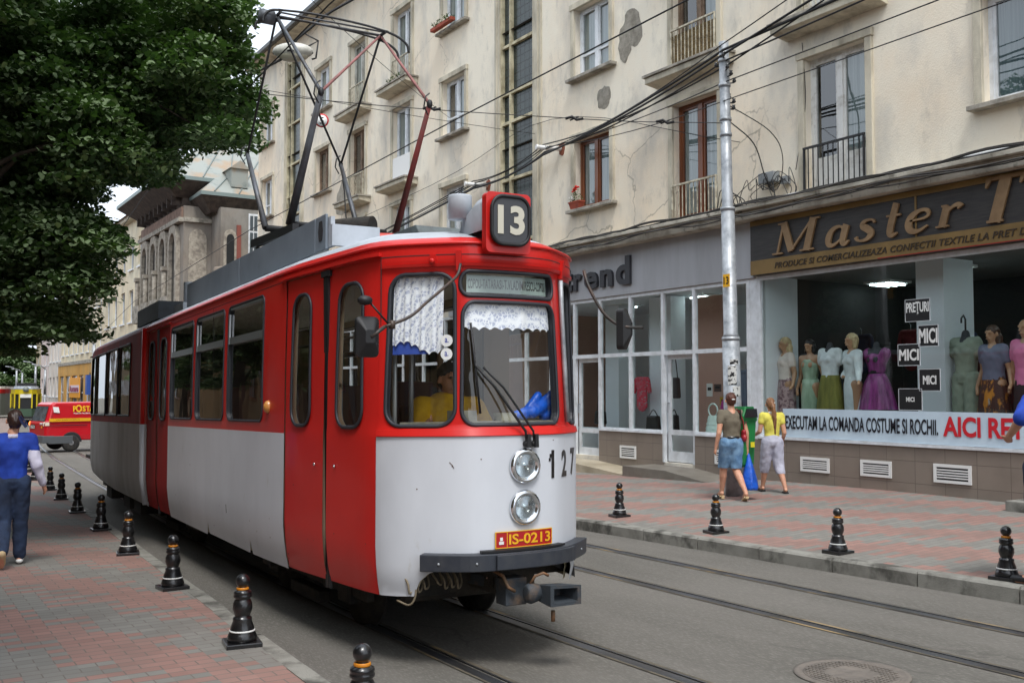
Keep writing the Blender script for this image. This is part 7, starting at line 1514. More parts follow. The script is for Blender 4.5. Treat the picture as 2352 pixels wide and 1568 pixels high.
def hand(caps, w_, h_, side, r, curl=.6, fwd=(0, 1, 0)):
    """palm, four unequal bent fingers and a thumb off the side of the palm"""
    w_ = Vector(w_); h_ = Vector(h_); d = (h_-w_).normalized(); f = Vector(fwd); q = d.cross(f).normalized()*side; f = q.cross(d).normalized()*side
    pal = w_+d*r*3.6; caps.append((w_, r*1.05, pal, r*1.15, (1, 1, 1)))
    caps.append((w_+d*r*1.8+f*r*.6, r*.8, pal+f*r*.9, r*.7)); caps.append((w_+d*r*1.8-f*r*.6, r*.8, pal-f*r*.9, r*.7))
    for i, (o, l) in enumerate(((1.35, 2.6), (.48, 3.0), (-.42, 2.8), (-1.3, 2.1))):
        b = pal+f*o*r*.95; k1 = b+(d*math.cos(curl*.5)-q*math.sin(curl*.5))*l*r*.55; k2 = k1+(d*math.cos(curl*1.4)-q*math.sin(curl*1.4))*l*r*.5
        caps.append((b, r*.40, k1, r*.36)); caps.append((k1, r*.36, k2, r*.30))
    t0 = w_+d*r*1.2+f*r*1.2; t1 = t0+(d*.7+f*.6-q*.2).normalized()*r*1.9; t2 = t1+(d*.9+f*.1-q*.4).normalized()*r*1.5
    caps.append((t0, r*.5, t1, r*.42)); caps.append((t1, r*.42, t2, r*.33))
def figure(name, label, cat, loc_, rz, H_, pose, skin=None, bare_head=True, female=True, vox=.010, group=None, fingers=True, legs=True, feet=True, arms=True):
    t = thing(name, label, cat, loc_, rz, group); J_ = {k: Vector(v)*H_ for k, v in {**DEF, **pose}.items()}; s = H_; c = []
    hd_ = J_['head']; nk = J_['neck']
    if bare_head:
        c.append((hd_+Vector((0, -.008, .012))*s, .050*s, hd_+Vector((0, -.008, .018))*s, .050*s, (.92, 1.08, 1.08)))
        c.append((hd_+Vector((0, .006, -.028))*s, .036*s, hd_+Vector((0, .014, -.045))*s, .024*s, (1, 1, 1)))
        c.append((hd_+Vector((0, .048, .0))*s, .008*s, hd_+Vector((0, .060, -.014))*s, .009*s))
        c.append((hd_+Vector((-.015, .05, -.037))*s, .006*s, hd_+Vector((.015, .05, -.037))*s, .006*s))
        c.append((hd_+Vector((-.02, .044, .016))*s, .010*s, hd_+Vector((.02, .044, .016))*s, .010*s))
        for e in (-1, 1): c.append((hd_+Vector((e*.048, -.004, .006))*s, .008*s, hd_+Vector((e*.050, -.008, -.012))*s, .007*s))
    c.append((hd_+Vector((0, -.012, -.035))*s if bare_head else nk+Vector((0, 0, .03))*s, .030*s, nk, .034*s)); c.append((nk, .036*s, nk.lerp(J_['chest'], .35), .055*s))
    c.append((J_['shL'], .036*s, J_['shR'], .036*s)); c.append((J_['shL'].lerp(J_['shR'], .25)-Vector((0, 0, .03))*s, .052*s, J_['shL'].lerp(J_['shR'], .75)-Vector((0, 0, .03))*s, .052*s))
    c.append((J_['chest'], .078*s, J_['waist'], .062*s, (1.12, .82, 1))); c.append((J_['waist'], .062*s, J_['pelvis'], .078*s, (1.12, .85, 1)))
    if female:
        for e in (-1, 1): c.append((J_['chest']+Vector((e*.035, .045, .005))*s, .030*s, J_['chest']+Vector((e*.035, .048, 0))*s, .030*s))
    for S_ in ('L', 'R'):
        e = -1 if S_ == 'L' else 1
        if arms:
            c.append((J_['sh'+S_], .032*s, J_['el'+S_], .024*s)); c.append((J_['el'+S_], .025*s, J_['wr'+S_], .015*s))
            if fingers: hand(c, J_['wr'+S_], J_['ha'+S_], e, .0125*s)
            else: c.append((J_['wr'+S_], .015*s, J_['ha'+S_], .016*s))
        if legs:
            c.append((J_['hi'+S_], .060*s, J_['kn'+S_], .037*s)); c.append((J_['kn'+S_], .036*s, J_['kn'+S_].lerp(J_['an'+S_], .35)+Vector((0, -.006, 0))*s, .036*s)); c.append((J_['kn'+S_].lerp(J_['an'+S_], .35)+Vector((0, -.006, 0))*s, .035*s, J_['an'+S_], .020*s))
            if feet: c.append((J_['an'+S_]+Vector((0, -.012, -.015))*s, .020*s, J_['to'+S_], .015*s)); c.append((J_['an'+S_], .020*s, J_['an'+S_].lerp(J_['to'+S_], .7), .019*s))
    organic('body', c, vox, skin or M_skin, t); t['H'] = H_; del t['H']
    if bare_head and name == 'person':
        m = MB()
        for e in (-1, 1): m.ball(tuple(hd_+Vector((e*.018, .047, .010))*s), .0075*s, 8)
        m.build('eyes', mat('eye', (40, 34, 30), .3), t, world=False)
    return t, J_
def garment(nm, caps, ma, t, vox=.012, sm=4, cut=None):
    o = organic(nm, caps, vox, ma, t, sm)
    if cut is not None:      # a clean hem
        bm = bmesh.new(); bm.from_mesh(o.data); bmesh.ops.bisect_plane(bm, geom=bm.verts[:]+bm.edges[:]+bm.faces[:], dist=1e-5, plane_co=(0, 0, cut), plane_no=(0, 0, -1), clear_outer=True); bm.to_mesh(o.data); bm.free(); o.data.update()
    # cloth folds: small creases pushed into the surface, deeper where the cloth hangs
    me = o.data; co_ = np.empty(len(me.vertices)*3, 'f4'); no = np.empty(len(me.vertices)*3, 'f4'); me.vertices.foreach_get('co', co_); me.vertices.foreach_get('normal', no); co_ = co_.reshape(-1, 3); no = no.reshape(-1, 3)
    x, y, z = co_.T; h = np.sin(z*46+np.sin(x*23+y*17)*2.2)*.5+np.sin(x*38+z*21+np.sin(y*31)*1.5)*.5+np.sin((x+y)*60-z*33)*.3
    co_ += no*(h*.0034)[:, None]; me.vertices.foreach_set('co', co_.ravel()); me.update(); return o
def shirt(t, J_, s, ma, sleeve=.45, hem=.56, loose=1.0, neck=True, vox=.012, nm='shirt'):
    c = [(J_['shL'], .040*s, J_['shR'], .040*s), (J_['shL'].lerp(J_['shR'], .22)-Vector((0, 0, .03))*s, .060*s, J_['shL'].lerp(J_['shR'], .78)-Vector((0, 0, .03))*s, .060*s)]
    hm = J_['waist'].lerp(J_['pelvis'], (.62-hem)/.08); hm2 = hm-Vector((0, 0, .05*s))
    c += [(J_['chest'], .088*s*loose, J_['waist'], .073*s*loose, (1.14, .86, 1)), (J_['waist'], .073*s*loose, hm2, .083*s*loose, (1.14, .88, .6))]
    for e in (-1, 1): c.append((J_['chest']+Vector((e*.035, .045, .005))*s, .036*s, J_['chest']+Vector((e*.035, .048, 0))*s, .036*s))
    if sleeve:
        for S_ in ('L', 'R'): c.append((J_['sh'+S_], .041*s, J_['sh'+S_].lerp(J_['el'+S_], sleeve), .038*s))
        if sleeve >= 1:
            for S_ in ('L', 'R'): c.append((J_['el'+S_], .036*s, J_['el'+S_].lerp(J_['wr'+S_], .95), .024*s)); c.append((J_['sh'+S_], .041*s, J_['el'+S_], .034*s))
    return garment(nm, c, ma, t, vox, cut=(hm.z if sleeve < .9 else None))
def trousers(t, J_, s, ma, to=.9, w_=1.15, vox=.012, nm='trousers'):
    c = [(J_['waist'].lerp(J_['pelvis'], .55), .076*s, J_['pelvis'], .086*s, (1.14, .92, 1))]
    for S_ in ('L', 'R'):
        if to > .5:
            c.append((J_['hi'+S_], .069*s, J_['kn'+S_], .044*s*w_)); c.append((J_['kn'+S_], .044*s*w_, J_['kn'+S_].lerp(J_['an'+S_], (to-.5)*2), .036*s*w_))
        else: c.append((J_['hi'+S_], .069*s, J_['hi'+S_].lerp(J_['kn'+S_], to*2), .056*s*w_))
    ends = [J_['hi'+S_].lerp(J_['kn'+S_], to*2) if to <= .5 else J_['kn'+S_].lerp(J_['an'+S_], (to-.5)*2) for S_ in 'LR']
    return garment(nm, c, ma, t, vox, cut=(max(e.z for e in ends)-.012*s if to < .9 else None))
def skirt(t, J_, s, ma, z1, r1, z0=.60, r0=.078, nm='skirt', pleat=0, fl=.8, sway=(0, 0)):
    m = MB(); vs = []; n = 48; k = 10; c = J_['pelvis']
    for j in range(k+1):
        q = j/k; z = (z0+(z1-z0)*q)*s; rr_ = (r0+(.098-r0)*min(1, q*3))*(1-q)+r1*q if q < 1 else r1
        for i in range(n):
            a = 2*PI*i/n; w_ = 1+pleat*q*math.sin(a*12); vs.append((c.x+sway[0]*q+math.cos(a)*rr_*s*w_*1.08, c.y+sway[1]*q+math.sin(a)*rr_*s*w_*fl, z))
    m.add(vs, [(j*n+i, j*n+(i+1) % n, (j+1)*n+(i+1) % n, (j+1)*n+i) for j in range(k) for i in range(n)], 0, True); m.f += [tuple(range(n))]; m.m += [0]; m.sm += [False]
    return m.build(nm, ma, t, world=False)
def hair(t, J_, s, ma, kind='short'):
    h = J_['head']; V = Vector; c = [(h+V((0, -.016, .020))*s, .053*s, h+V((0, -.010, .026))*s, .052*s, (.96, 1.06, 1.05)), (h+V((0, -.030, -.01))*s, .042*s, h+V((0, -.026, .02))*s, .048*s)]
    if kind == 'bun': c.append((h+V((0, -.060, .0))*s, .026*s, h+V((0, -.058, -.022))*s, .022*s))
    if kind == 'pony': c += [(h+V((0, -.058, .02))*s, .018*s, h+V((.01, -.085, -.02))*s, .020*s), (h+V((.01, -.085, -.02))*s, .022*s, h+V((.022, -.085, -.14))*s, .026*s), (h+V((.022, -.085, -.14))*s, .026*s, h+V((.03, -.078, -.31))*s, .007*s)]
    if kind == 'long': c += [(h+V((e*.03, -.035, -.02))*s, .034*s, h+V((e*.045, -.035, -.13))*s, .026*s) for e in (-1, 0, 1)]+[(h+V((e*.045, -.035, -.13))*s, .026*s, h+V((e*.05, -.02, -.19))*s, .012*s) for e in (-1, 1)]
    if kind == 'bob': c += [(h+V((e*.038, -.015, 0))*s, .026*s, h+V((e*.042, -.008, -.05))*s, .020*s) for e in (-1, 1)]+[(h+V((0, -.04, 0))*s, .03*s, h+V((0, -.04, -.045))*s, .026*s)]
    o = organic('hair', c, .008, ma, t, 2); me = o.data; co_ = np.empty(len(me.vertices)*3, 'f4'); no = co_.copy(); me.vertices.foreach_get('co', co_); me.vertices.foreach_get('normal', no); co_ = co_.reshape(-1, 3); no = no.reshape(-1, 3); x, y, z = co_.T
    co_ += no*((np.sin(x*210+np.sin(z*40)*2)*.0022+np.sin(z*55+x*60)*.002)[:, None]); me.vertices.foreach_set('co', co_.ravel()); me.update(); return o
# -- woman in the grey T-shirt, mid stride, seen from behind
wx, wy = 11.0-.22, 11.0-.12
s = 1.60; P1 = {'head': (.0, .02, .932), 'anL': (-.050, .14, .066), 'toL': (-.055, .225, .018), 'knL': (-.05, .085, .295), 'knR': (.045, .01, .285), 'anR': (.075, -.155, .085), 'toR': (.085, -.085, .018), 'elL': (-.135, -.035, .63), 'wrL': (-.155, .0, .49), 'haL': (-.158, .01, .445), 'elR': (.135, -.03, .63), 'wrR': (.150, -.01, .49), 'haR': (.153, -.005, .445)}
M_brh = mat('auburn hair', (84, 42, 26), .55, c2=(56, 28, 18), sc=40, stretch=(1, 1, .3))
W1 = (10.87, 11.07)
wm, J_ = figure('person', 'woman in grey brown T-shirt and denim shorts walking away with a red shoulder bag', 'woman', (W1[0], W1[1], padz(*W1)), R(-24), s, P1, vox=.008)
shirt(wm, J_, s, mat('grey brown jersey', (112, 104, 88), .9, c2=(98, 90, 76), sc=6, bump=.2, bsc=18), .42, .575, 1.0)
trousers(wm, J_, s, mat('light denim', (118, 152, 182), .9, c2=(84, 120, 156), sc=7, bump=.3, bsc=30), .47, 1.0, nm='denim_shorts'); hair(wm, J_, s, M_brh, 'bun')
m = MB(); m.ball(tuple(J_['head']+Vector((.0, -.085, .012))*s), .018, 8, sq=(1.8, .5, .5)); m.build('hair_clip', M_wht, wm, world=False)
m = MB(); c_ = J_['waist'].lerp(J_['pelvis'], .55)
m.lathe([(.128, -.018), (.131, -.018), (.131, .018), (.128, .018)], 28, T=lambda p: (c_.x+p[0]*1.02, c_.y+p[1]*.84, c_.z+p[2]+.02)); m.build('belt', M_blk, wm, world=False)
M_shoe = mat('beige leather', (196, 170, 130), .55)
for S_, e in (('L', -1), ('R', 1)):
    a = J_['an'+S_]; b = J_['to'+S_]; m = MB()
    m.bar((a.x, a.y-.03, max(.0, a.z-.065)-.0), (b.x, b.y, .006), .075, .02); m.bar((a.x, a.y-.035, a.z-.055), (a.x, a.y-.035, 0.002 if S_ == 'L' else .05), .045, .05, up=(0, 1, 0)); m.tube([(b.x-.038, b.y-.02, .02), (b.x, b.y-.015, .062), (b.x+.038, b.y-.02, .02)], .012, 8); m.build('sandal', M_shoe, wm, world=False, bevel=.005)
def wp(J_, k, t, o=(0, 0, 0)):      # joint to world
    p = J_[k]+Vector(o); a = t.rotation_euler[2]; return Vector((t.location.x+p.x*math.cos(a)-p.y*math.sin(a), t.location.y+p.x*math.sin(a)+p.y*math.cos(a), t.location.z+p.z))
# red shoulder bag
hb = thing('shoulder_bag', 'red leather shoulder bag hanging at the right hip of the woman in shorts', 'bag', wm.location, R(-24)); M_redl = mat('red leather', (160, 36, 44), .4, c2=(130, 28, 36), sc=9)
organic('bag_body', [((.175, -.055, 1.02), .05, (.175, .06, 1.02), .05, (.75, 1, 1)), ((.178, -.055, .93), .062, (.178, .06, .93), .062, (.7, 1, 1)), ((.178, -.03, .98), .062, (.178, .03, .98), .062, (.7, 1, 1))], .01, M_redl, hb)
m = MB(); m.bar((.222, 0, .96), (.222, 0, 1.04), .14, .012, up=(1, 0, 0)); m.build('flap', M_redl, hb, world=False, bevel=.004)
m = MB(); m.ball((.232, 0, .96), .010, 8); m.build('stud', M_chrome, hb, world=False)
m = MB(); m.tube([(.175, -.07, 1.03), (.150, -.095, 1.18), (.10, -.085, 1.32), (.075, -.02, 1.365), (.10, .06, 1.32), (.155, .075, 1.18), (.175, .07, 1.03)], .010, 6); m.build('strap', M_redl, hb, world=False)
# blue carrier bag in her right hand
cb2 = thing('carrier_bag', 'bright blue plastic carrier bag held in the right hand of the woman in shorts', 'bag', wm.location, R(-24))
m = MB(); hx, hy = J_['haR'].x+.012, J_['haR'].y-.0; vs = []; n = 24; zz_ = [(.70, .014, .014), (.62, .04, .035), (.48, .08, .07), (.32, .12, .105), (.20, .145, .125), (.16, .14, .115)]
for j, (z, a, b) in enumerate(zz_):
    for i in range(n): t_ = 2*PI*i/n; k = 1+.10*math.sin(5*t_+j*1.1)+.06*math.sin(9*t_+j); vs.append((hx+math.cos(t_)*b*k, hy-.01-.02*j*.3+math.sin(t_)*a*k, z))
m.add(vs, [(j*n+i, j*n+(i+1) % n, (j+1)*n+(i+1) % n, (j+1)*n+i) for j in range(len(zz_)-1) for i in range(n)], 0, True); m.f.append(tuple(range((len(zz_)-1)*n, len(zz_)*n))); m.m.append(0); m.sm.append(False)
m.build('bag_body', mat('blue plastic', (28, 92, 200), .35, c2=(20, 72, 168), sc=14, bump=.4, bsc=30), cb2, world=False)
# -- girl in yellow
s = 1.47; P2 = {'head': (-.01, .02, .928), 'elL': (-.13, .0, .645), 'wrL': (-.155, .11, .60), 'haL': (-.16, .15, .585), 'elR': (.125, -.03, .63), 'wrR': (.125, .06, .53), 'knL': (-.06, .06, .29), 'anL': (-.075, .125, .045), 'toL': (-.085, .225, .014), 'knR': (.065, -.01, .285), 'anR': (.10, -.14, .05), 'toR': (.115, -.05, .012), 'hiR': (.055, 0, .53)}
G1 = (11.87, 11.2)
gr, J2 = figure('person', 'girl with a long brown ponytail in yellow T-shirt and pale rolled up trousers', 'girl', (G1[0], G1[1], padz(*G1)), R(-32), s, P2, vox=.008)
shirt(gr, J2, s, mat('yellow jersey', (224, 214, 96), .85, c2=(206, 194, 80), sc=7, bump=.2, bsc=18), .38, .58, .95)
trousers(gr, J2, s, mat('pale grey cotton', (190, 190, 204), .9, c2=(164, 164, 180), sc=6, bump=.3, bsc=25), .66, 1.35, nm='rolled_trousers'); hair(gr, J2, s, mat('brown hair', (146, 104, 70), .5, c2=(104, 70, 44), sc=30, stretch=(1, 1, .2)), 'pony')
m = MB(); c_ = J2['neck']; m.lathe([(.052, -.03), (.047, .0), (.050, .018), (.056, .006), (.062, -.024)], 20, T=lambda p: (c_.x+p[0], c_.y+p[1], c_.z+p[2])); m.build('collar', M_wht, gr, world=False)
m = MB(); m.ball(tuple(J2['head']+Vector((.03, -.055, .02))*s), .014, 8); m.build('hair_clip', M_wht, gr, world=False)
for S_ in 'LR':
    a = J2['an'+S_]; b = J2['to'+S_]; m = MB(); m.bar((a.x, a.y-.04, max(.008, a.z-.062)), (b.x, b.y+.03, .006), .078, .02); m.tube([(b.x-.034, b.y-.05, .02), (b.x, b.y-.01, .045), (b.x+.034, b.y-.05, .02)], .009, 6); m.build('flip_flop', M_rub, gr, world=False, bevel=.004)
# -- woman in blue, left foreground, from behind
s = 1.60; P3 = {'head': (.012, .02, .925), 'elR': (.145, -.035, .64), 'wrR': (.185, .0, .515), 'haR': (.20, .02, .465), 'elL': (-.14, -.02, .64), 'wrL': (-.16, .06, .52), 'haL': (-.165, .08, .47), 'knR': (.055, .03, .285), 'anR': (.055, .06, .05), 'toR': (.062, .16, .016), 'knL': (-.045, -.02, .275), 'anL': (-.045, -.20, .115), 'toL': (-.045, -.155, .022)}
lw, J3 = figure('person', 'woman in blue short sleeved top over white sleeves walking away on the left pavement', 'woman', (1.16, 11.55, gz(11.55)+.14), R(-6), s, P3, vox=.008)
M_blue = mat('blue jersey', (28, 66, 168), .85, c2=(20, 50, 140), sc=5, bump=.3, bsc=14); M_ws = mat('white shirt cotton', (214, 210, 226), .85, c2=(190, 186, 206), sc=8)
shirt(lw, J3, s, M_ws, 1.0, .64, .93, nm='white_shirt')
bt = {k: v.copy() for k, v in J3.items()}; bt['shL'].x *= 1.06; bt['shR'].x *= 1.06
shirt(lw, bt, s*1.10, M_blue, .42, .53, .98, nm='blue_top')
trousers(lw, J3, s, mat('dark denim', (40, 56, 84), .9, c2=(28, 38, 58), sc=5, bump=.3, bsc=25), .97, 1.12, nm='jeans'); hair(lw, J3, s, mat('dark brown hair', (58, 36, 28), .5, c2=(38, 24, 20), sc=35, stretch=(1, 1, .4)), 'bun')
m = MB(); c_ = J3['neck']; m.lathe([(.078, -.045), (.060, -.012), (.055, .0), (.062, -.004), (.088, -.04)], 22, T=lambda p: (c_.x+p[0]*1.05, c_.y+p[1], c_.z+p[2])); m.build('collar', M_ws, lw, world=False)
h = J3['head']; m = MB(); m.bar(h+Vector((.02, -.10, .05)), h+Vector((.105, -.085, -.06)), .03, .012, up=(0, 1, 0)); m.bar(h+Vector((.05, -.095, .055)), h+Vector((.125, -.075, -.04)), .014, .012, up=(0, 1, 0)); m.build('hair_comb', mat('blue hair comb', (34, 44, 84), .35), lw, world=False)
M_sole = mat('beige sole', (192, 168, 130), .8); 
organic('shoe', [(J3['anL']+Vector((0, -.03, -.01)), .040, J3['toL']+Vector((0, .0, .03)), .038, (1.0, .8, 1))], .01, M_sole, lw)
organic('shoe', [(J3['anR']+Vector((0, -.03, -.045)), .034, J3['toR']+Vector((0, .02, .012)), .034, (1.1, 1, .8))], .01, M_wht, lw)
# -- person cut by the right edge : raised elbow in a blue sleeve
s = 1.92; P4 = {'shL': (-.105, .0, .822), 'elL': (-.215, -.02, .745), 'wrL': (-.13, .09, .665), 'haL': (-.09, .12, .64), 'shR': (.10, 0, .81)}
ep, J4 = figure('person', 'person in a blue top with raised elbow, cut off by the right picture edge', 'person', (8.52, 4.90, padz(8.5, 4.9)), R(0), s, P4, female=False, vox=.010)
shirt(ep, J4, s, M_blue, .93, .595, 1.05, nm='blue_top'); trousers(ep, J4, s, mat('dark denim', (40, 56, 84)), .97, 1.2); hair(ep, J4, s, MATS['dark brown hair'], 'short')
for S_ in 'LR': organic('shoe', [(J4['an'+S_]+Vector((0, -.03, -.04)), .04, J4['to'+S_]+Vector((0, .02, .012)), .04, (1.1, 1, .8))], .012, M_rub, ep)
# -- driver seated in the cab
s = 1.78; zb = .52
P5 = {'head': (.0, .02, .90), 'neck': (0, 0, .825), 'pelvis': (0, -.02, .545), 'hiL': (-.06, 0, .54), 'hiR': (.06, 0, .54), 'knL': (-.09, .24, .56), 'knR': (.09, .24, .56), 'anL': (-.09, .26, .36), 'anR': (.09, .26, .36), 'toL': (-.09, .34, .34), 'toR': (.09, .34, .34), 'shL': (-.13, 0, .79), 'shR': (.13, 0, .79), 'elL': (-.17, .10, .64), 'wrL': (-.12, .24, .64), 'haL': (-.08, .28, .65), 'elR': (.185, .10, .66), 'wrR': (.215, .22, .71), 'haR': (.205, .26, .73)}
dloc = HF.W((.02, 1.10, .33)); dv, J5 = figure('person', 'tram driver in a yellow T-shirt seated behind the windscreen', 'man', dloc, R(180-2.5), s, P5, skin=mat('tanned skin', (188, 136, 106), .6), female=False, vox=.010)
shirt(dv, J5, s, mat('strong yellow cotton', (226, 176, 20), .85, c2=(200, 148, 14), sc=6, bump=.3, bsc=16), .55, .54, 1.3, nm='yellow_shirt')
trousers(dv, J5, s, M_dark, .95, 1.1); hair(dv, J5, s, M_dark, 'short')
m = MB(); q = J5['chest']+Vector((-.05, .145, .02)); m.ball(tuple(q), .03, 10, sq=(1, .25, 1)); m.build('chest_print', mat('red print', (190, 60, 40), .8), dv, world=False)
m = MB(); m.tube([HF.W((-.40, .84, 1.2)), HF.W((-.40, .84, 2.62))], .017, 10); m.build('cab_pole', MATS['grey pole'], tr)
m = MB(); m.box(-.24, .26, 1.15, 1.38, .86, 1.32, T=loc); m.box(-.24, .26, 1.38, 1.46, 1.3, 1.75, T=loc); m.build('driver_seat', M_seat, tr, bevel=.03)
ob = organic('blue_bag', [(HF.W((.06, .24, 1.65)), .022, HF.W((.26, .27, 1.69)), .045), (HF.W((.20, .26, 1.66)), .035, HF.W((.34, .30, 1.80)), .03), (HF.W((.26, .26, 1.68)), .045, HF.W((.46, .33, 1.76)), .06), (HF.W((.40, .30, 1.66)), .05, HF.W((.58, .42, 1.82)), .035), (HF.W((.33, .3, 1.7)), .04, HF.W((.5, .3, 1.86)), .02)], .009, MATS['blue plastic'], None)
tag(ob, 'crumpled blue plastic bag lying on the dashboard behind the windscreen', 'bag')
# ---------------------------------------------------------------- mannequins
M_wj = mat('white cloth', (216, 222, 222), .8, c2=(196, 204, 206), sc=6); M_gs = mat('pale green satin', (168, 190, 166), .35, c2=(134, 158, 134), sc=7, stretch=(1, 1, .3)); M_ol = mat('olive cloth', (120, 118, 52), .8, c2=(92, 92, 40), sc=9, stretch=(1, 1, .2))
M_pu = mat('purple satin', (146, 60, 130), .35, c2=(104, 36, 92), sc=20, stretch=(1, 1, .1)); M_sage = mat('sage cloth', (150, 160, 142), .85, c2=(132, 142, 126), sc=5); M_gb2 = mat('grey blue cloth', (102, 108, 128), .85); M_pat = mat('patterned pink cloth', (176, 150, 150), .5, c2=(110, 76, 84), sc=18, lo=.45, hi=.55, c3=(214, 206, 200), sc3=9)
M_or = mat('brown orange print', (58, 34, 26), .7, c2=(190, 122, 34), sc=8, lo=.55, hi=.62, stretch=(1, 1, .4), c3=(150, 140, 132), sc3=6, lo3=.62, hi3=.66)
M_blond = mat('blond hair', (206, 184, 140), .5, c2=(160, 136, 96), sc=25, stretch=(1, 1, .3)); M_dh = mat('dark hair', (26, 22, 22), .4)
GM = 'mannequins in the shop window'; zf = .86; FR = R(78)
def mann(y, x, lab, H_=1.78, rz=FR, pose=None, head=True, legs=True, arms=True): return figure('mannequin', lab, 'mannequin', (x, y, zf), rz, H_, pose or {}, skin=M_mann if head else M_mdark, bare_head=head, vox=.014, group=GM, fingers=False, legs=legs, feet=False, arms=arms)
AP = {'elL': (-.14, -.02, .64), 'wrL': (-.19, .03, .52), 'haL': (-.20, .06, .49), 'elR': (.13, -.03, .64), 'wrR': (.15, .02, .50)}
t, j = mann(12.50, 13.62, 'mannequin with long blond hair in a short cream jacket, leftmost in the big shop window', 1.80, R(70), AP); s = 1.80
shirt(t, j, s, mat('cream jacket', (222, 210, 200), .8), .5, .58, 1.05, vox=.014, nm='jacket'); skirt(t, j, s, M_pat, .20, .115, .60, .08, pleat=.06); hair(t, j, s, M_blond, 'long')
t, j = mann(11.98, 13.66, 'dark haired mannequin in a shiny pale green strapless top and long satin skirt', 1.74, R(95), AP); s = 1.74
garment('top', [(j['chest'], .088*s, j['waist'], .070*s, (1.14, .86, 1)), (j['waist'], .072*s, j['pelvis'], .080*s, (1.1, .86, 1))], M_gs, t, .014); skirt(t, j, s, M_gs, .03, .085, .60, .080, fl=.85); hair(t, j, s, M_dh, 'bob')
t, j = mann(11.50, 13.60, 'headless bust in a white short sleeved jacket over an olive skirt', 1.85, R(85), None, False, False, False); s = 1.85
shirt(t, j, s, M_wj, .5, .55, 1.05, vox=.014, nm='jacket'); skirt(t, j, s, M_ol, .22, .135, .6, .085, pleat=.05)
t, j = mann(11.02, 13.58, 'mannequin with short blond hair in a white skirt suit', 1.80, R(70), {'elL': (-.15, .03, .66), 'wrL': (-.23, .08, .56), 'haL': (-.26, .1, .53), 'elR': (.14, -.03, .66), 'wrR': (.09, .05, .60), 'haR': (.05, .07, .60)}); s = 1.80
shirt(t, j, s, M_wj, 1.0, .55, 1.0, vox=.014, nm='jacket'); skirt(t, j, s, M_wj, .27, .085, .6, .078); hair(t, j, s, M_blond, 'bob')
t, j = mann(10.62, 13.68, 'headless bust in a purple pleated dress with a dark belt', 1.82, R(85), None, False, False, False); s = 1.82
garment('dress_top', [(j['chest'], .088*s, j['waist'], .070*s, (1.14, .86, 1)), (j['shL']-Vector((0, 0, .02)), .05*s, j['shL'].lerp(j['waist'], .5), .05*s), (j['shR']-Vector((0, 0, .02)), .05*s, j['shR'].lerp(j['waist'], .5), .05*s)], M_pu, t, .014); skirt(t, j, s, M_pu, .30, .17, .62, .075, pleat=.07)
m = MB(); m.lathe([(.132, 1.08), (.137, 1.10), (.137, 1.17), (.132, 1.19)], 24, T=lambda p: (p[0]*1.05, p[1]*.82, p[2])); m.build('belt', M_blk, t, world=False)
t, j = mann(9.08, 13.75, 'sage green jacket and trousers on a headless bust in front of the white pillar', 1.95, R(85), None, False, True, False); s = 1.95
shirt(t, j, s, M_sage, .5, .53, 1.05, vox=.014, nm='jacket'); trousers(t, j, s, M_sage, 1.0, 1.35, .014)
m = MB(); m.tube([(0, 0, 1.66), (0, 0, 1.92), (0, .04, 1.98), (0, .09, 1.93), (0, .09, 1.86)], .014, 8); m.build('hanger_hook', M_blk, t, world=False)
t, j = mann(8.55, 13.60, 'brown haired mannequin in a grey blue blouse and a brown and orange printed skirt', 1.80, R(80), AP); s = 1.80
shirt(t, j, s, M_gb2, .55, .56, 1.1, vox=.014, nm='blouse'); skirt(t, j, s, M_or, .08, .15, .60, .082, pleat=.05); hair(t, j, s, mat('mid brown hair', (70, 46, 34), .5), 'long')
t, j = mann(8.02, 13.55, 'mannequin in a pink top cut off by the right picture edge', 1.86, R(80), None); s = 1.86
shirt(t, j, s, mat('pink jersey', (216, 120, 160), .8), .55, .5, 1.1, vox=.014, nm='pink_top'); skirt(t, j, s, M_dark, .2, .1)
# garments hanging at the back of the shop and in the neighbour's windows
def garment_on_hanger(y, x, z, ma, lab, w_=.22, l=.7):
    t = thing('hanging_garment', lab, 'clothing', (x, y, z)); c = [((x, y-w_*.8, z-.05), .05, (x, y+w_*.8, z-.05), .05), ((x, y-w_*.45, z-.15), .09, (x, y+w_*.45, z-.15), .09, (.6, 1, 1)), ((x, y-w_*.35, z-l+.1), .10, (x, y+w_*.35, z-l+.1), .10, (.5, 1, 1)), ((x, y, z-.2), .16, (x, y, z-l+.12), .17, (.4, 1, 1)), ((x, y-w_*.9, z-.08), .05, (x, y-w_*1.15, z-.32), .045), ((x, y+w_*.9, z-.08), .05, (x, y+w_*1.15, z-.32), .045)]
    c = [tuple(Vector(q)-Vector((x, y, z)) if isinstance(q, tuple) and i in (0, 2) else q for i, q in enumerate(k)) for k in c]
    organic('garment', c, .016, ma, t); m = MB(); m.tube([(x, y, z-.02), (x, y, z+.08), (x, y+.03, z+.11)], .006, 5); m.build('hook', M_steel, t)
M_navy = mat('navy cloth', (28, 34, 60), .85); M_dred = mat('dark red cloth', (96, 20, 28), .85)
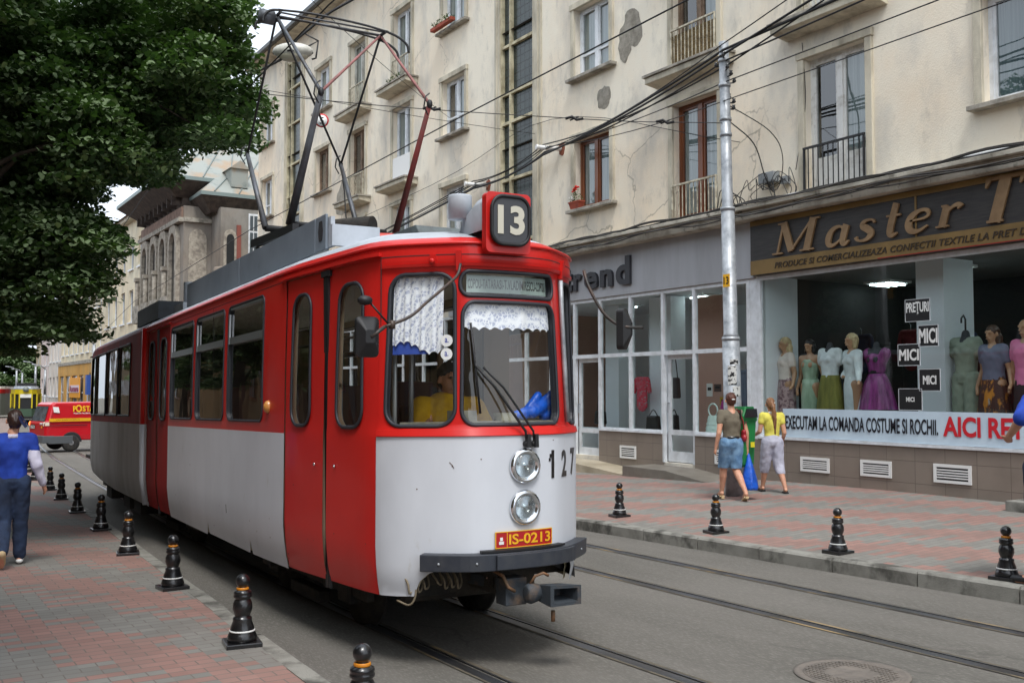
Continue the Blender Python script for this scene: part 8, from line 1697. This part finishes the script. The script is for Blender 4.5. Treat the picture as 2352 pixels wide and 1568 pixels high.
for a in ((12.2, 15.3, 2.75, M_navy, 'dark navy jacket hanging deep in the shop, behind the pale green mannequin'), (11.3, 15.5, 2.8, M_dred, 'dark red garment hanging behind the white jacket'), (10.2, 15.4, 2.7, M_navy, 'dark garment hanging left of the black price cards'), (7.9, 15.5, 2.9, M_dred, 'dark red dress at the back right of the shop'),
          (15.75+.9, 13.75, 2.0, mat('red patterned cloth', (196, 50, 72), .8, c2=(150, 140, 144), sc=30, lo=.52, hi=.6), 'red patterned blouse hanging in the middle window of the neighbouring shop'), (13.55, 13.7, 2.1, mat('blue grey stripes', (110, 124, 142), .8, c2=(80, 90, 110), sc=20, stretch=(1, 3, .1)), 'blue grey striped top hanging in the window left of the pole'), (13.85, 13.6, 1.55, mat('magenta cloth', (176, 66, 140), .8), 'magenta top on display behind the woman in the grey brown shirt')): garment_on_hanger(*a, l=.7)
t = thing('ruffled_top', 'pale mint ruffled top with round neck on the shelf left of the woman in shorts', 'clothing', (13.3, 14.0, .86)); m = MB()
for j in range(5):
    z = 1.24-.085*j; rr_ = .14+.018*j; vs = []; n = 40
    for i in range(n): a = 2*PI*i/n; k = 1+.05*math.sin(a*9+j); vs += [(13.32+math.cos(a)*rr_*.6, 14.0+math.sin(a)*rr_, z), (13.32+math.cos(a)*(rr_+.03)*.6*k, 14.0+math.sin(a)*(rr_+.03)*k, z-.09)]
    m.add(vs, [(2*i, 2*((i+1) % n), 2*((i+1) % n)+1, 2*i+1) for i in range(n)], 0, True)
m.build('ruffles', mat('mint cloth', (196, 214, 206), .85), t, recalc=False)
m = MB(); vs = []; n = 28; c_ = Vector((13.28, 14.0, 1.34))
for i in range(n):
    a = 2*PI*i/n
    for k in range(6): b = 2*PI*k/6; vs.append((c_.x+.016*math.sin(b), c_.y+math.cos(a)*(.12+.016*math.cos(b)), c_.z+math.sin(a)*(.12+.016*math.cos(b))))
m.add(vs, [(i*6+k, i*6+(k+1) % 6, ((i+1) % n)*6+(k+1) % 6, ((i+1) % n)*6+k) for i in range(n) for k in range(6)], 0, True); m.build('round_neck', MATS['mint cloth'], t)
